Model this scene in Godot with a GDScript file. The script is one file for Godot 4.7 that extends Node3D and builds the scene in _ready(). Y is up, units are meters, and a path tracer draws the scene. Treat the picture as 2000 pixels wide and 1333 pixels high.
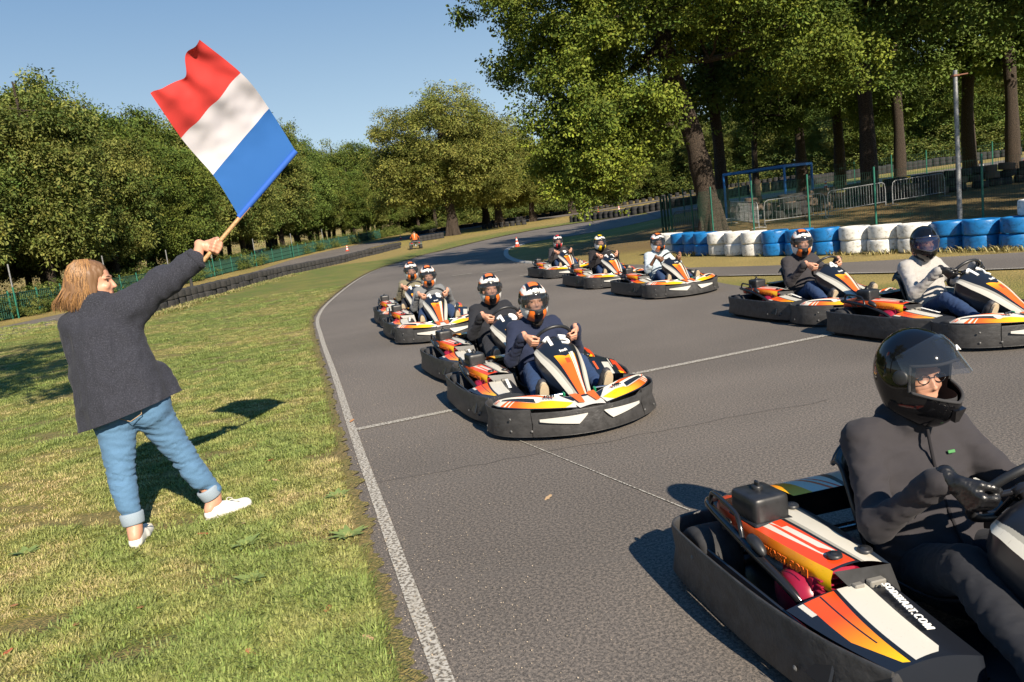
extends Node3D
# Karting start: ten karts leave a line past a woman who waves a tricolour flag.
# Camera at the origin, 1.62 m up, looks along -z. Karts face +z (local), their engine on local -x.

var mats := {}
var names_used := {}
var noise := FastNoiseLite.new()
var noise2 := FastNoiseLite.new()
var rng := RandomNumberGenerator.new()
const SUN := Vector3(-0.58, -1.0, -1.45)

func _ready() -> void:
	noise.seed = 11
	noise.frequency = 1.0
	noise.fractal_octaves = 4
	noise2.seed = 5
	noise2.frequency = 1.0
	noise2.fractal_octaves = 2
	rng.seed = 4242
	setup_view()
	setup_materials()
	build_ground()
	build_trees()
	build_fences()
	build_tyres()
	build_props()
	build_karts()
	build_marshal()
	build_small()

func setup_view() -> void:
	var cam := Camera3D.new()
	cam.name = "camera"
	cam.fov = 2.0 * rad_to_deg(atan(666.5 / 1550.0))
	cam.near = 0.05
	cam.far = 1200.0
	cam.position = Vector3(0, 1.62, 0)
	cam.basis = Basis(Vector3.RIGHT, deg_to_rad(-8.7)) * Basis(Vector3.BACK, deg_to_rad(-6.9))
	add_child(cam)
	cam.current = true
	var env := Environment.new()
	var sky := Sky.new()
	var sm := ProceduralSkyMaterial.new()
	sm.sky_top_color = Color(0.19, 0.41, 0.63)
	sm.sky_horizon_color = Color(0.78, 0.87, 0.90)
	sm.sky_curve = 0.15
	sm.ground_bottom_color = Color(0.25, 0.22, 0.17)
	sm.ground_horizon_color = Color(0.55, 0.58, 0.56)
	sm.sun_angle_max = 12.0
	sky.sky_material = sm
	env.background_mode = Environment.BG_SKY
	env.sky = sky
	env.background_energy_multiplier = 0.70
	env.tonemap_mode = Environment.TONE_MAPPER_LINEAR
	env.tonemap_exposure = 1.95
	env.sdfgi_enabled = true
	env.ssao_enabled = true
	env.ssil_enabled = true
	var we := WorldEnvironment.new()
	we.name = "environment"
	we.environment = env
	add_child(we)
	var sun := DirectionalLight3D.new()
	sun.name = "sun"
	sun.light_energy = 1.55
	sun.light_color = Color(1.0, 0.945, 0.86)
	sun.light_angular_distance = 0.5
	sun.shadow_enabled = true
	add_child(sun)
	sun.look_at_from_position(Vector3.ZERO, SUN, Vector3.UP)

# ------------------------------------------------------------------ terrain
func terrain(x: float, z: float) -> float:
	var r := sqrt(x * x + z * z)
	var az := rad_to_deg(atan2(x, -z))
	var w := smoothstep(4.0, 20.0, az) if z < 0.0 or x > 0.0 else 0.0
	var f := 0.035 * clampf(r - 18.0, 0.0, 27.0) + 0.02 * maxf(0.0, r - 45.0)
	var g := 0.022 * maxf(0.0, r - 55.0)
	return g * (1.0 - w) + f * w

func on_ground(x: float, z: float, up := 0.0) -> Vector3:
	return Vector3(x, terrain(x, z) + up, z)

# ------------------------------------------------------------------ materials
func lin(r: float, g: float, b: float) -> Color:
	return Color(r, g, b).linear_to_srgb()

func mat(key: String, c: Color, rough := 0.8, metal := 0.0) -> StandardMaterial3D:
	if mats.has(key):
		return mats[key]
	var m := StandardMaterial3D.new()
	m.resource_name = key
	m.albedo_color = c
	m.roughness = rough
	m.metallic = metal
	mats[key] = m
	return m

func noise_tex(size: int, freq: float, colors: Array, stops: Array, sd := 1, kind := FastNoiseLite.TYPE_SIMPLEX_SMOOTH, oct := 4, normal := false, bump := 4.0, gain := 0.6) -> NoiseTexture2D:
	var n := FastNoiseLite.new()
	n.seed = sd
	n.noise_type = kind
	n.frequency = freq
	n.fractal_octaves = oct
	n.fractal_gain = gain
	var t := NoiseTexture2D.new()
	t.width = size
	t.height = size
	t.seamless = true
	t.noise = n
	if normal:
		t.as_normal_map = true
		t.bump_strength = bump
	else:
		var g := Gradient.new()
		g.offsets = PackedFloat32Array(stops)
		g.colors = PackedColorArray(colors)
		t.color_ramp = g
	return t

func tri_map(m: StandardMaterial3D, scale: float, world := true) -> void:
	m.uv1_triplanar = true
	m.uv1_world_triplanar = world
	m.uv1_scale = Vector3.ONE * scale

func grainy(key: String, c: Color, rough: float, scale: float, tex: Texture2D, nrm: Texture2D = null, nscale := 1.0, world := true) -> StandardMaterial3D:
	var m := mat(key, c, rough)
	m.albedo_texture = tex
	if nrm:
		m.normal_enabled = true
		m.normal_texture = nrm
		m.normal_scale = nscale
	tri_map(m, scale, world)
	return m

func setup_materials() -> void:
	var grey := func(v: float) -> Color: return Color(v, v, v)
	var speck := noise_tex(1024, 0.055, [grey.call(0.38), grey.call(0.60), grey.call(0.72), Color(0.95, 0.91, 0.86)], [0.18, 0.42, 0.60, 0.84], 3, FastNoiseLite.TYPE_SIMPLEX, 4, false, 4.0, 1.0)
	var speck_n := noise_tex(1024, 0.16, [], [], 3, FastNoiseLite.TYPE_SIMPLEX, 3, true, 3.0)
	var turf := noise_tex(1024, 0.05, [Color(0.55, 0.62, 0.4), Color(0.78, 0.8, 0.62), Color(1, 0.96, 0.8)], [0.1, 0.5, 0.9], 9, FastNoiseLite.TYPE_SIMPLEX, 5)
	var turf_n := noise_tex(1024, 0.09, [], [], 9, FastNoiseLite.TYPE_SIMPLEX, 4, true, 6.0)
	var weave := noise_tex(512, 0.35, [grey.call(0.62), grey.call(0.86), grey.call(1.0)], [0.15, 0.5, 0.85], 21, FastNoiseLite.TYPE_SIMPLEX, 2)
	var soft := noise_tex(512, 0.02, [grey.call(0.7), grey.call(0.88), grey.call(1.0)], [0.2, 0.5, 0.8], 33, FastNoiseLite.TYPE_SIMPLEX_SMOOTH, 5)
	var scuff := noise_tex(512, 0.012, [grey.call(0.78), grey.call(0.88), grey.call(0.94), grey.call(1.0)], [0.2, 0.45, 0.55, 0.9], 8, FastNoiseLite.TYPE_SIMPLEX, 5)
	var chipped := noise_tex(512, 0.018, [Color(0.50, 0.48, 0.45), Color(0.80, 0.78, 0.75), Color(0.93, 0.92, 0.90), Color(1, 1, 1)], [0.14, 0.22, 0.34, 0.75], 41, FastNoiseLite.TYPE_SIMPLEX, 5)
	var bark := noise_tex(512, 0.04, [Color(0.30, 0.28, 0.27), Color(0.62, 0.58, 0.54), Color(1, 0.97, 0.92)], [0.25, 0.5, 0.8], 14, FastNoiseLite.TYPE_SIMPLEX, 4)
	var bark_n := noise_tex(512, 0.04, [], [], 14, FastNoiseLite.TYPE_SIMPLEX, 4, true, 12.0)
	var rubber_n := noise_tex(256, 0.06, [], [], 5, FastNoiseLite.TYPE_SIMPLEX, 3, true, 3.0)
	var m := grainy("asphalt", lin(0.375, 0.330, 0.290), 0.95, 0.7, speck, speck_n, 0.12)
	m.vertex_color_use_as_albedo = true
	m = grainy("lawn", Color.WHITE, 1.0, 0.5, turf, turf_n, 1.2)
	m.vertex_color_use_as_albedo = true
	m = grainy("earth", Color.WHITE, 1.0, 0.35, turf, turf_n, 1.0)
	m.vertex_color_use_as_albedo = true
	m = mat("blade", Color.WHITE, 0.7)
	m.vertex_color_use_as_albedo = true
	m.backlight_enabled = true
	m.backlight = Color(0.25, 0.28, 0.08)
	m = mat("leaf", Color.WHITE, 0.8)
	m.metallic_specular = 0.3
	m.vertex_color_use_as_albedo = true
	m.backlight_enabled = true
	m.backlight = Color(0.46, 0.50, 0.10)
	m = grainy("line_paint", lin(0.46, 0.44, 0.40), 0.9, 0.8, noise_tex(512, 0.09, [Color(0.50, 0.48, 0.46), Color(0.70, 0.68, 0.65), Color(0.90, 0.89, 0.86), Color(1, 1, 1)], [0.28, 0.40, 0.5, 0.8], 17, FastNoiseLite.TYPE_SIMPLEX, 4))
	grainy("bark", lin(0.115, 0.092, 0.075), 0.95, 0.9, bark, bark_n, 1.4)
	grainy("black_plastic", lin(0.022, 0.023, 0.026), 0.42, 2.2, scuff, null, 1.0, false)
	grainy("bumper_plastic", lin(0.052, 0.051, 0.052), 0.46, 1.6, scuff, rubber_n, 0.25, false)
	grainy("tyre_rubber", lin(0.028, 0.028, 0.030), 0.8, 3.0, scuff, rubber_n, 0.3, false)
	grainy("wall_rubber", lin(0.036, 0.035, 0.035), 0.85, 1.2, soft, rubber_n, 0.4)
	grainy("blue_paint", lin(0.008, 0.150, 0.42), 0.42, 0.8, chipped, rubber_n, 0.2)
	grainy("white_paint", lin(0.70, 0.70, 0.68), 0.5, 0.8, chipped, rubber_n, 0.2)
	mat("pod_black", lin(0.016, 0.019, 0.026), 0.28)
	mat("seat_shell", lin(0.014, 0.015, 0.018), 0.25)
	mat("steel", lin(0.55, 0.55, 0.54), 0.25, 1.0)
	grainy("galvanised", lin(0.36, 0.37, 0.38), 0.5, 1.5, soft).metallic = 0.5
	mat("guard_tube", lin(0.012, 0.012, 0.014), 0.18)
	mat("engine_red", lin(0.26, 0.010, 0.035), 0.3)
	mat("pedal_green", lin(0.01, 0.19, 0.09), 0.35)
	mat("lettering_white", lin(0.78, 0.78, 0.76), 0.45)
	mat("lettering_black", lin(0.012, 0.012, 0.014), 0.4)
	mat("lettering_orange", lin(0.62, 0.12, 0.01), 0.45)
	mat("fence_green", lin(0.012, 0.125, 0.085), 0.5)
	mat("fence_dark", lin(0.008, 0.055, 0.035), 0.6)
	mat("frame_blue", lin(0.02, 0.17, 0.50), 0.45)
	mat("cone_red", lin(0.62, 0.055, 0.02), 0.5)
	mat("plastic_yellow", lin(0.68, 0.46, 0.01), 0.4)
	mat("skin", lin(0.52, 0.265, 0.175), 0.48)
	mat("skin_dark", lin(0.22, 0.105, 0.06), 0.5)
	mat("lining", lin(0.03, 0.03, 0.033), 0.9)
	mat("hair_dark", lin(0.014, 0.009, 0.007), 0.7)
	mat("sole", lin(0.46, 0.37, 0.25), 0.7)
	mat("shoe_white", lin(0.72, 0.70, 0.65), 0.6)
	mat("shoe_dark", lin(0.03, 0.03, 0.035), 0.6)
	grainy("glove", lin(0.016, 0.016, 0.018), 0.35, 9.0, weave, null, 1.0, false)
	cloth("cloth_navy", lin(0.013, 0.022, 0.062), weave)
	cloth("cloth_dark", lin(0.014, 0.016, 0.024), weave)
	cloth("cloth_charcoal", lin(0.040, 0.036, 0.042), weave)
	cloth("cloth_grey", lin(0.20, 0.21, 0.225), weave)
	cloth("cloth_light", lin(0.50, 0.48, 0.46), weave)
	cloth("cloth_pale", lin(0.52, 0.61, 0.68), weave)
	cloth("cloth_olive", lin(0.22, 0.20, 0.135), weave)
	cloth("cloth_black", lin(0.012, 0.010, 0.014), weave)
	cloth("cloth_orange", lin(0.70, 0.14, 0.015), weave)
	cloth("denim_dark", lin(0.018, 0.05, 0.14), weave)
	cloth("denim_black", lin(0.016, 0.018, 0.026), weave)
	cloth("denim_light", lin(0.115, 0.245, 0.42), weave)
	cloth("denim_cuff", lin(0.36, 0.44, 0.52), weave)
	cloth("knit", lin(0.066, 0.071, 0.094), noise_tex(512, 0.20, [Color(0.42, 0.42, 0.46), Color(0.50, 0.51, 0.56), Color(0.62, 0.62, 0.65), Color(1.0, 1.0, 1.0)], [0.2, 0.5, 0.66, 0.80], 77, FastNoiseLite.TYPE_SIMPLEX, 3))
	mats["knit"].uv1_scale = Vector3.ONE * 1.1
	m = mat("visor", Color(0.20, 0.22, 0.25, 0.34), 0.04)
	m.transparency = BaseMaterial3D.TRANSPARENCY_ALPHA
	m = mat("visor_blue", Color(0.10, 0.16, 0.30, 0.62), 0.05)
	m.transparency = BaseMaterial3D.TRANSPARENCY_ALPHA
	m = mat("printed", Color.WHITE, 0.34)
	m.vertex_color_use_as_albedo = true
	m.clearcoat_enabled = true
	m.clearcoat = 0.3
	m.clearcoat_roughness = 0.2
	m = mat("gloss_black", lin(0.005, 0.005, 0.006), 0.06)
	m = mat("flag_cloth", Color.WHITE, 0.85)
	m.vertex_color_use_as_albedo = true
	m.backlight_enabled = true
	m.backlight = Color(0.28, 0.28, 0.28)
	grainy("wood", lin(0.56, 0.33, 0.15), 0.55, 6.0, soft, null, 1.0, false)

func cloth(key: String, c: Color, tex: Texture2D) -> void:
	var m := grainy(key, c, 0.92, 7.0, tex, null, 1.0, false)
	m.rim_enabled = true
	m.rim = 0.25
	m.rim_tint = 0.6

# ------------------------------------------------------------------ nodes
func numbered(called: String) -> String:
	var k: int = names_used.get(called, 0)
	names_used[called] = k + 1
	return called if k == 0 else "%s_%03d" % [called, k]

func thing(called: String, label: String, category: String, at := Vector3.ZERO, turn := 0.0, group := "") -> Node3D:
	var o := Node3D.new()
	o.name = numbered(called)
	add_child(o)
	o.position = at
	o.rotation.y = turn
	tag(o, label, category, group)
	return o

func tag(o: Node, label: String, category: String, group := "") -> void:
	o.set_meta("label", label)
	o.set_meta("category", category)
	if group != "":
		o.set_meta("group", group)

func part(parent: Node, called: String, mesh: Mesh, material: Material, label := "") -> MeshInstance3D:
	var o := MeshInstance3D.new()
	o.name = called if parent != self else numbered(called)
	o.mesh = mesh
	o.material_override = material
	parent.add_child(o, true)
	if label != "":
		o.set_meta("label", label)
	return o

func structure(called: String, mesh: Mesh, material: Material) -> MeshInstance3D:
	var o := part(self, called, mesh, material)
	o.set_meta("kind", "structure")
	return o

func copy_of(src: Node3D, label: String, group := "") -> Node3D:
	var c: Node3D = src.duplicate()
	c.name = numbered(String(src.name))
	add_child(c)
	c.set_meta("label", label)
	if group != "":
		c.set_meta("group", group)
	return c

# ------------------------------------------------------------------ shapes
class MB:
	var st := SurfaceTool.new()
	func _init() -> void:
		st.begin(Mesh.PRIMITIVE_TRIANGLES)
	func smooth(on: bool) -> void:
		st.set_smooth_group(0 if on else 4294967295)
	func v(p: Vector3, uv := Vector2.ZERO, c := Color.WHITE) -> void:
		st.set_color(c)
		st.set_uv(uv)
		st.add_vertex(p)
	func tri(a: Vector3, b: Vector3, c: Vector3) -> void:
		v(a); v(c); v(b)
	func quad(a: Vector3, b: Vector3, c: Vector3, d: Vector3) -> void:
		v(a); v(c); v(b)
		v(a); v(d); v(c)
	func face(pts: Array, mid: Vector3) -> void:   # convex piece, turned away from mid
		var n: Vector3 = (pts[1] - pts[0]).cross(pts[2] - pts[0])
		var cen := Vector3.ZERO
		for p in pts:
			cen += p
		cen /= pts.size()
		var q: Array = pts.duplicate()
		if n.dot(cen - mid) < 0.0:
			q.reverse()
		for i in range(1, q.size() - 1):
			tri(q[0], q[i], q[i + 1])
	func box(c: Vector3, s: Vector3, b := Basis(), bev := 0.0) -> void:
		smooth(false)
		var h := s * 0.5
		bev = minf(bev, minf(h.x, minf(h.y, h.z)) * 0.95)
		if bev <= 0.0:
			for ax in 3:
				for sg in [-1.0, 1.0]:
					var n := Vector3.ZERO
					n[ax] = sg * h[ax]
					var u := Vector3.ZERO
					u[(ax + 1) % 3] = h[(ax + 1) % 3]
					var w := Vector3.ZERO
					w[(ax + 2) % 3] = h[(ax + 2) % 3]
					face([c + b * (n - u - w), c + b * (n + u - w), c + b * (n + u + w), c + b * (n - u + w)], c)
			return
		var P := func(sx: float, sy: float, sz: float, ax: int) -> Vector3:
			var p := Vector3(sx * (h.x - bev), sy * (h.y - bev), sz * (h.z - bev))
			p[ax] = [sx, sy, sz][ax] * h[ax]
			return c + b * p
		for sg in [-1.0, 1.0]:
			face([P.call(sg, -1, -1, 0), P.call(sg, 1, -1, 0), P.call(sg, 1, 1, 0), P.call(sg, -1, 1, 0)], c)
			face([P.call(-1, sg, -1, 1), P.call(1, sg, -1, 1), P.call(1, sg, 1, 1), P.call(-1, sg, 1, 1)], c)
			face([P.call(-1, -1, sg, 2), P.call(1, -1, sg, 2), P.call(1, 1, sg, 2), P.call(-1, 1, sg, 2)], c)
			for s2 in [-1.0, 1.0]:
				face([P.call(sg, s2, -1, 0), P.call(sg, s2, -1, 1), P.call(sg, s2, 1, 1), P.call(sg, s2, 1, 0)], c)
				face([P.call(-1, sg, s2, 1), P.call(-1, sg, s2, 2), P.call(1, sg, s2, 2), P.call(1, sg, s2, 1)], c)
				face([P.call(sg, -1, s2, 0), P.call(sg, -1, s2, 2), P.call(sg, 1, s2, 2), P.call(sg, 1, s2, 0)], c)
				for s3 in [-1.0, 1.0]:
					face([P.call(sg, s2, s3, 0), P.call(sg, s2, s3, 1), P.call(sg, s2, s3, 2)], c)
	func rbox(c: Vector3, s: Vector3, r: float, b := Basis(), n := 8) -> void:   # box with rounded edges
		smooth(true)
		var h := s * 0.5
		var inn := h - Vector3.ONE * r
		for ax in 3:
			for sg in [-1.0, 1.0]:
				var pt := func(i: int, j: int) -> Vector3:
					var q := Vector3.ZERO
					q[ax] = sg * h[ax]
					q[(ax + 1) % 3] = lerpf(-h[(ax + 1) % 3], h[(ax + 1) % 3], 0.5 - 0.5 * cos(PI * i / n))
					q[(ax + 2) % 3] = lerpf(-h[(ax + 2) % 3], h[(ax + 2) % 3], 0.5 - 0.5 * cos(PI * j / n)) * sg
					var e := q.clamp(-inn, inn)
					return c + b * (e + (q - e).normalized() * r)
				for i in n:
					for j in n:
						quad(pt.call(i, j), pt.call(i + 1, j), pt.call(i + 1, j + 1), pt.call(i, j + 1))
	func tube(pts: Array, rad: Variant, sides := 8, caps := true) -> void:
		var rings := []
		var up := Vector3(0.0, 1.0, 0.0)
		var t0: Vector3 = (pts[1] - pts[0]).normalized()
		if absf(t0.dot(up)) > 0.9:
			up = Vector3(1, 0, 0)
		var nx := t0.cross(up).normalized()
		for i in pts.size():
			var t: Vector3 = (pts[mini(i + 1, pts.size() - 1)] - pts[maxi(i - 1, 0)]).normalized()
			nx = (nx - t * nx.dot(t)).normalized()
			var ny := t.cross(nx)
			var r: float = rad if rad is float else rad[i]
			var ring := PackedVector3Array()
			for k in sides:
				var a := TAU * k / sides
				ring.append(pts[i] + (nx * cos(a) + ny * sin(a)) * r)
			rings.append(ring)
		loft(rings, true, caps)
	func loft(rings: Array, closed := true, caps := false, flip := false) -> void:
		smooth(true)
		var n: int = rings[0].size()
		for i in rings.size() - 1:
			for k in (n if closed else n - 1):
				var k2 := (k + 1) % n
				if flip:
					quad(rings[i][k2], rings[i][k], rings[i + 1][k], rings[i + 1][k2])
				else:
					quad(rings[i][k], rings[i][k2], rings[i + 1][k2], rings[i + 1][k])
		if caps:
			smooth(false)
			for e in [0, rings.size() - 1]:
				var mid := Vector3.ZERO
				for p in rings[e]:
					mid += p
				mid /= n
				for k in n:
					var a: Vector3 = rings[e][k]
					var b: Vector3 = rings[e][(k + 1) % n]
					if (e == 0) != flip:
						tri(mid, b, a)
					else:
						tri(mid, a, b)
	func lathe(profile: Array, segs := 24, xf := Transform3D()) -> void:   # profile of (radius, height), axis y
		var rings := []
		for p in profile:
			var ring := PackedVector3Array()
			for k in segs:
				var a := TAU * k / segs
				ring.append(xf * Vector3(p.x * cos(a), p.y, -p.x * sin(a)))
			rings.append(ring)
		loft(rings, true, false)
	func patch(f: Callable, nu: int, nv: int, flip := false, col = null) -> void:
		smooth(true)
		for j in nv:
			for i in nu:
				var q := []
				for d in [[0, 0], [1, 0], [1, 1], [0, 1]]:
					var uv := Vector2(float(i + d[0]) / nu, float(j + d[1]) / nv)
					q.append([f.call(uv.x, uv.y), uv, col.call(uv.x, uv.y) if col != null else Color.WHITE])
				for k in ([0, 1, 2, 0, 2, 3] if flip else [0, 2, 1, 0, 3, 2]):
					v(q[k][0], q[k][1], q[k][2])
	func prism(poly: PackedVector2Array, d0: float, d1: float, xf := Transform3D()) -> void:   # outline in xy, from z d0 to d1
		smooth(false)
		var p := poly
		if Geometry2D.is_polygon_clockwise(p):
			p = p.duplicate()
			p.reverse()
		var t := Geometry2D.triangulate_polygon(p)
		for i in range(0, t.size(), 3):
			var a := p[t[i]]
			var b := p[t[i + 1]]
			var c := p[t[i + 2]]
			if (b - a).cross(c - a) < 0.0:
				var s := b
				b = c
				c = s
			tri(xf * Vector3(a.x, a.y, d1), xf * Vector3(b.x, b.y, d1), xf * Vector3(c.x, c.y, d1))
			tri(xf * Vector3(a.x, a.y, d0), xf * Vector3(c.x, c.y, d0), xf * Vector3(b.x, b.y, d0))
		for i in p.size():
			var a2 := p[i]
			var b2 := p[(i + 1) % p.size()]
			quad(xf * Vector3(a2.x, a2.y, d0), xf * Vector3(b2.x, b2.y, d0), xf * Vector3(b2.x, b2.y, d1), xf * Vector3(a2.x, a2.y, d1))
	func done() -> ArrayMesh:
		st.generate_normals()
		st.index()
		return st.commit()

func spline(pts: Array, per: int) -> Array:   # Catmull-Rom through the points, any vector type
	var out := []
	for i in pts.size() - 1:
		var p0 = pts[maxi(i - 1, 0)]
		var p1 = pts[i]
		var p2 = pts[i + 1]
		var p3 = pts[mini(i + 2, pts.size() - 1)]
		for k in per:
			var t := float(k) / per
			out.append(0.5 * (2.0 * p1 + (p2 - p0) * t + (2.0 * p0 - 5.0 * p1 + 4.0 * p2 - p3) * t * t + (3.0 * p1 - p0 - 3.0 * p2 + p3) * t * t * t))
	out.append(pts[-1])
	return out

func text_mesh(s: String, height: float, depth := 0.004, narrow := 1.0) -> Mesh:
	var t := TextMesh.new()
	var f := SystemFont.new()
	f.font_names = PackedStringArray(["Droid Sans"])
	f.font_weight = 700
	t.font = f
	t.text = s
	t.font_size = 64
	t.pixel_size = height / 46.0
	t.depth = depth
	t.curve_step = 2.0
	return t

# ------------------------------------------------------------------ ground
var edge_left: Array = []      # the painted left edge of the start track, near to far
const EDGE := [Vector2(1.30, 5.0), Vector2(0.85, 2.5), Vector2(0.25, -0.1), Vector2(-0.12, -1.6), Vector2(-0.39, -2.66), Vector2(-0.61, -3.46), Vector2(-0.96, -4.78), Vector2(-1.41, -6.48), Vector2(-2.14, -9.32), Vector2(-3.25, -13.57), Vector2(-4.16, -17.4), Vector2(-4.84, -22.25), Vector2(-5.63, -30.9), Vector2(-5.86, -37.85), Vector2(-5.3, -44.2), Vector2(-4.1, -54.3), Vector2(1.08, -67.8), Vector2(6.4, -73.7), Vector2(11.5, -71.0)]

func lift(x: float, z: float, k: float) -> float:
	return k * (0.004 + 0.0003 * sqrt(x * x + z * z))

func offset_line(line: Array, d: float) -> Array:   # to the left of travel when d > 0 (x left, -z away)
	var out := []
	for i in line.size():
		var t: Vector2 = (line[mini(i + 1, line.size() - 1)] - line[maxi(i - 1, 0)]).normalized()
		out.append(line[i] + Vector2(t.y, -t.x) * d)
	return out

func strip(a: Array, b: Array, across: int, k: float, col: Callable) -> ArrayMesh:
	var mb := MB.new()
	mb.smooth(true)
	for i in a.size() - 1:
		for j in across:
			var q := []
			for d in [[0, 0], [1, 0], [1, 1], [0, 1]]:
				var p: Vector2 = a[i + d[0]].lerp(b[i + d[0]], float(j + d[1]) / across)
				q.append([Vector3(p.x, terrain(p.x, p.y) + lift(p.x, p.y, k), p.y), col.call(p.x, p.y, float(j + d[1]) / across)])
			var up: float = (q[1][0] - q[0][0]).cross(q[2][0] - q[0][0]).y + (q[2][0] - q[0][0]).cross(q[3][0] - q[0][0]).y
			for n in ([0, 2, 1, 0, 3, 2] if up > 0.0 else [0, 1, 2, 0, 2, 3]):
				mb.v(q[n][0], Vector2.ZERO, q[n][1])
	return mb.done()

func mixc(a: Color, b: Color, t: float) -> Color:
	return a.lerp(b, clampf(t, 0.0, 1.0))

const DRY := Color(0.47, 0.335, 0.170)
const GREEN := Color(0.275, 0.275, 0.078)
const LUSH := Color(0.185, 0.240, 0.052)
const LITTER := Color(0.235, 0.145, 0.082)
const BARE := Color(0.30, 0.215, 0.14)

func dryness(x: float, z: float) -> float:   # 0 lush, 1 straw, patchy
	var n := noise.get_noise_2d(x * 0.35, z * 0.35) * 0.9 + noise2.get_noise_2d(x * 1.7 + 40.0, z * 1.7) * 0.55 + 0.28
	return clampf(n, 0.0, 1.0)

func bareness(x: float, z: float) -> float:
	var n := noise2.get_noise_2d(x * 0.9 - 70.0, z * 2.0 + 13.0)
	return smoothstep(0.22, 0.50, n)

func base_colour(x: float, z: float) -> Color:
	var r := sqrt(x * x + z * z)
	var n := noise.get_noise_2d(x * 0.12, z * 0.12)
	var n2 := noise2.get_noise_2d(x * 0.8, z * 0.8)
	var c := mixc(DRY, GREEN, 0.25 + n * 0.9)
	if x < -11.0:
		c = mixc(DRY, GREEN, 0.05 + n * 0.7)
	var s := (x - 7.0) * 0.89 + (z + 17.5) * -0.455
	if x > 3.0 and z < 2.0:
		if r < 40.0:
			c = mixc(DRY, GREEN, 0.06 + n * 0.4)
		c = mixc(c, LITTER, smoothstep(0.3, 2.4, s) * (0.85 + 0.3 * n2))
		if z > -16.0:
			c = mixc(c, mixc(GREEN, DRY, 0.25 + n2), 1.0 - smoothstep(-5.0, -2.2, s))
		c = mixc(c, mixc(GREEN, DRY, 0.15 + n), smoothstep(38.0, 43.0, r))
		c = mixc(c, DRY, smoothstep(70.0, 80.0, r))
	elif x > -2.0 and z < -17.0 and r < 56.0:
		c = mixc(DRY, GREEN, smoothstep(-30.0, -46.0, z) * 0.7 + n * 0.3)
		c = mixc(c, LITTER, smoothstep(0.0, 5.0, x) * smoothstep(-21.0, -28.0, z) * 0.5)
	return c * (1.0 + 0.22 * n2)

func lawn_colour(x: float, z: float, t: float) -> Color:
	var d := dryness(x, z)
	var c := mixc(LUSH, GREEN, d * 1.8)
	c = mixc(c, Color(0.36, 0.30, 0.10), (d - 0.45) * 1.5)
	c = mixc(c, BARE, bareness(x, z) * 0.75)
	c = mixc(c, BARE, smoothstep(0.05, 0.0, t + 0.03 * noise2.get_noise_2d(x * 4.0, z * 4.0)) * 0.8)
	if z < -50.0:
		c = mixc(c, DRY, smoothstep(0.25, 0.6, t))
	return c

func asphalt_colour(x: float, z: float, _t: float) -> Color:
	var n := noise.get_noise_2d(x * 0.22, z * 0.22) * 0.30 + noise2.get_noise_2d(x * 1.1, z * 1.1) * 0.10
	var g := 0.80 * (1.0 + n)
	return Color(g, g, g)

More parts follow.
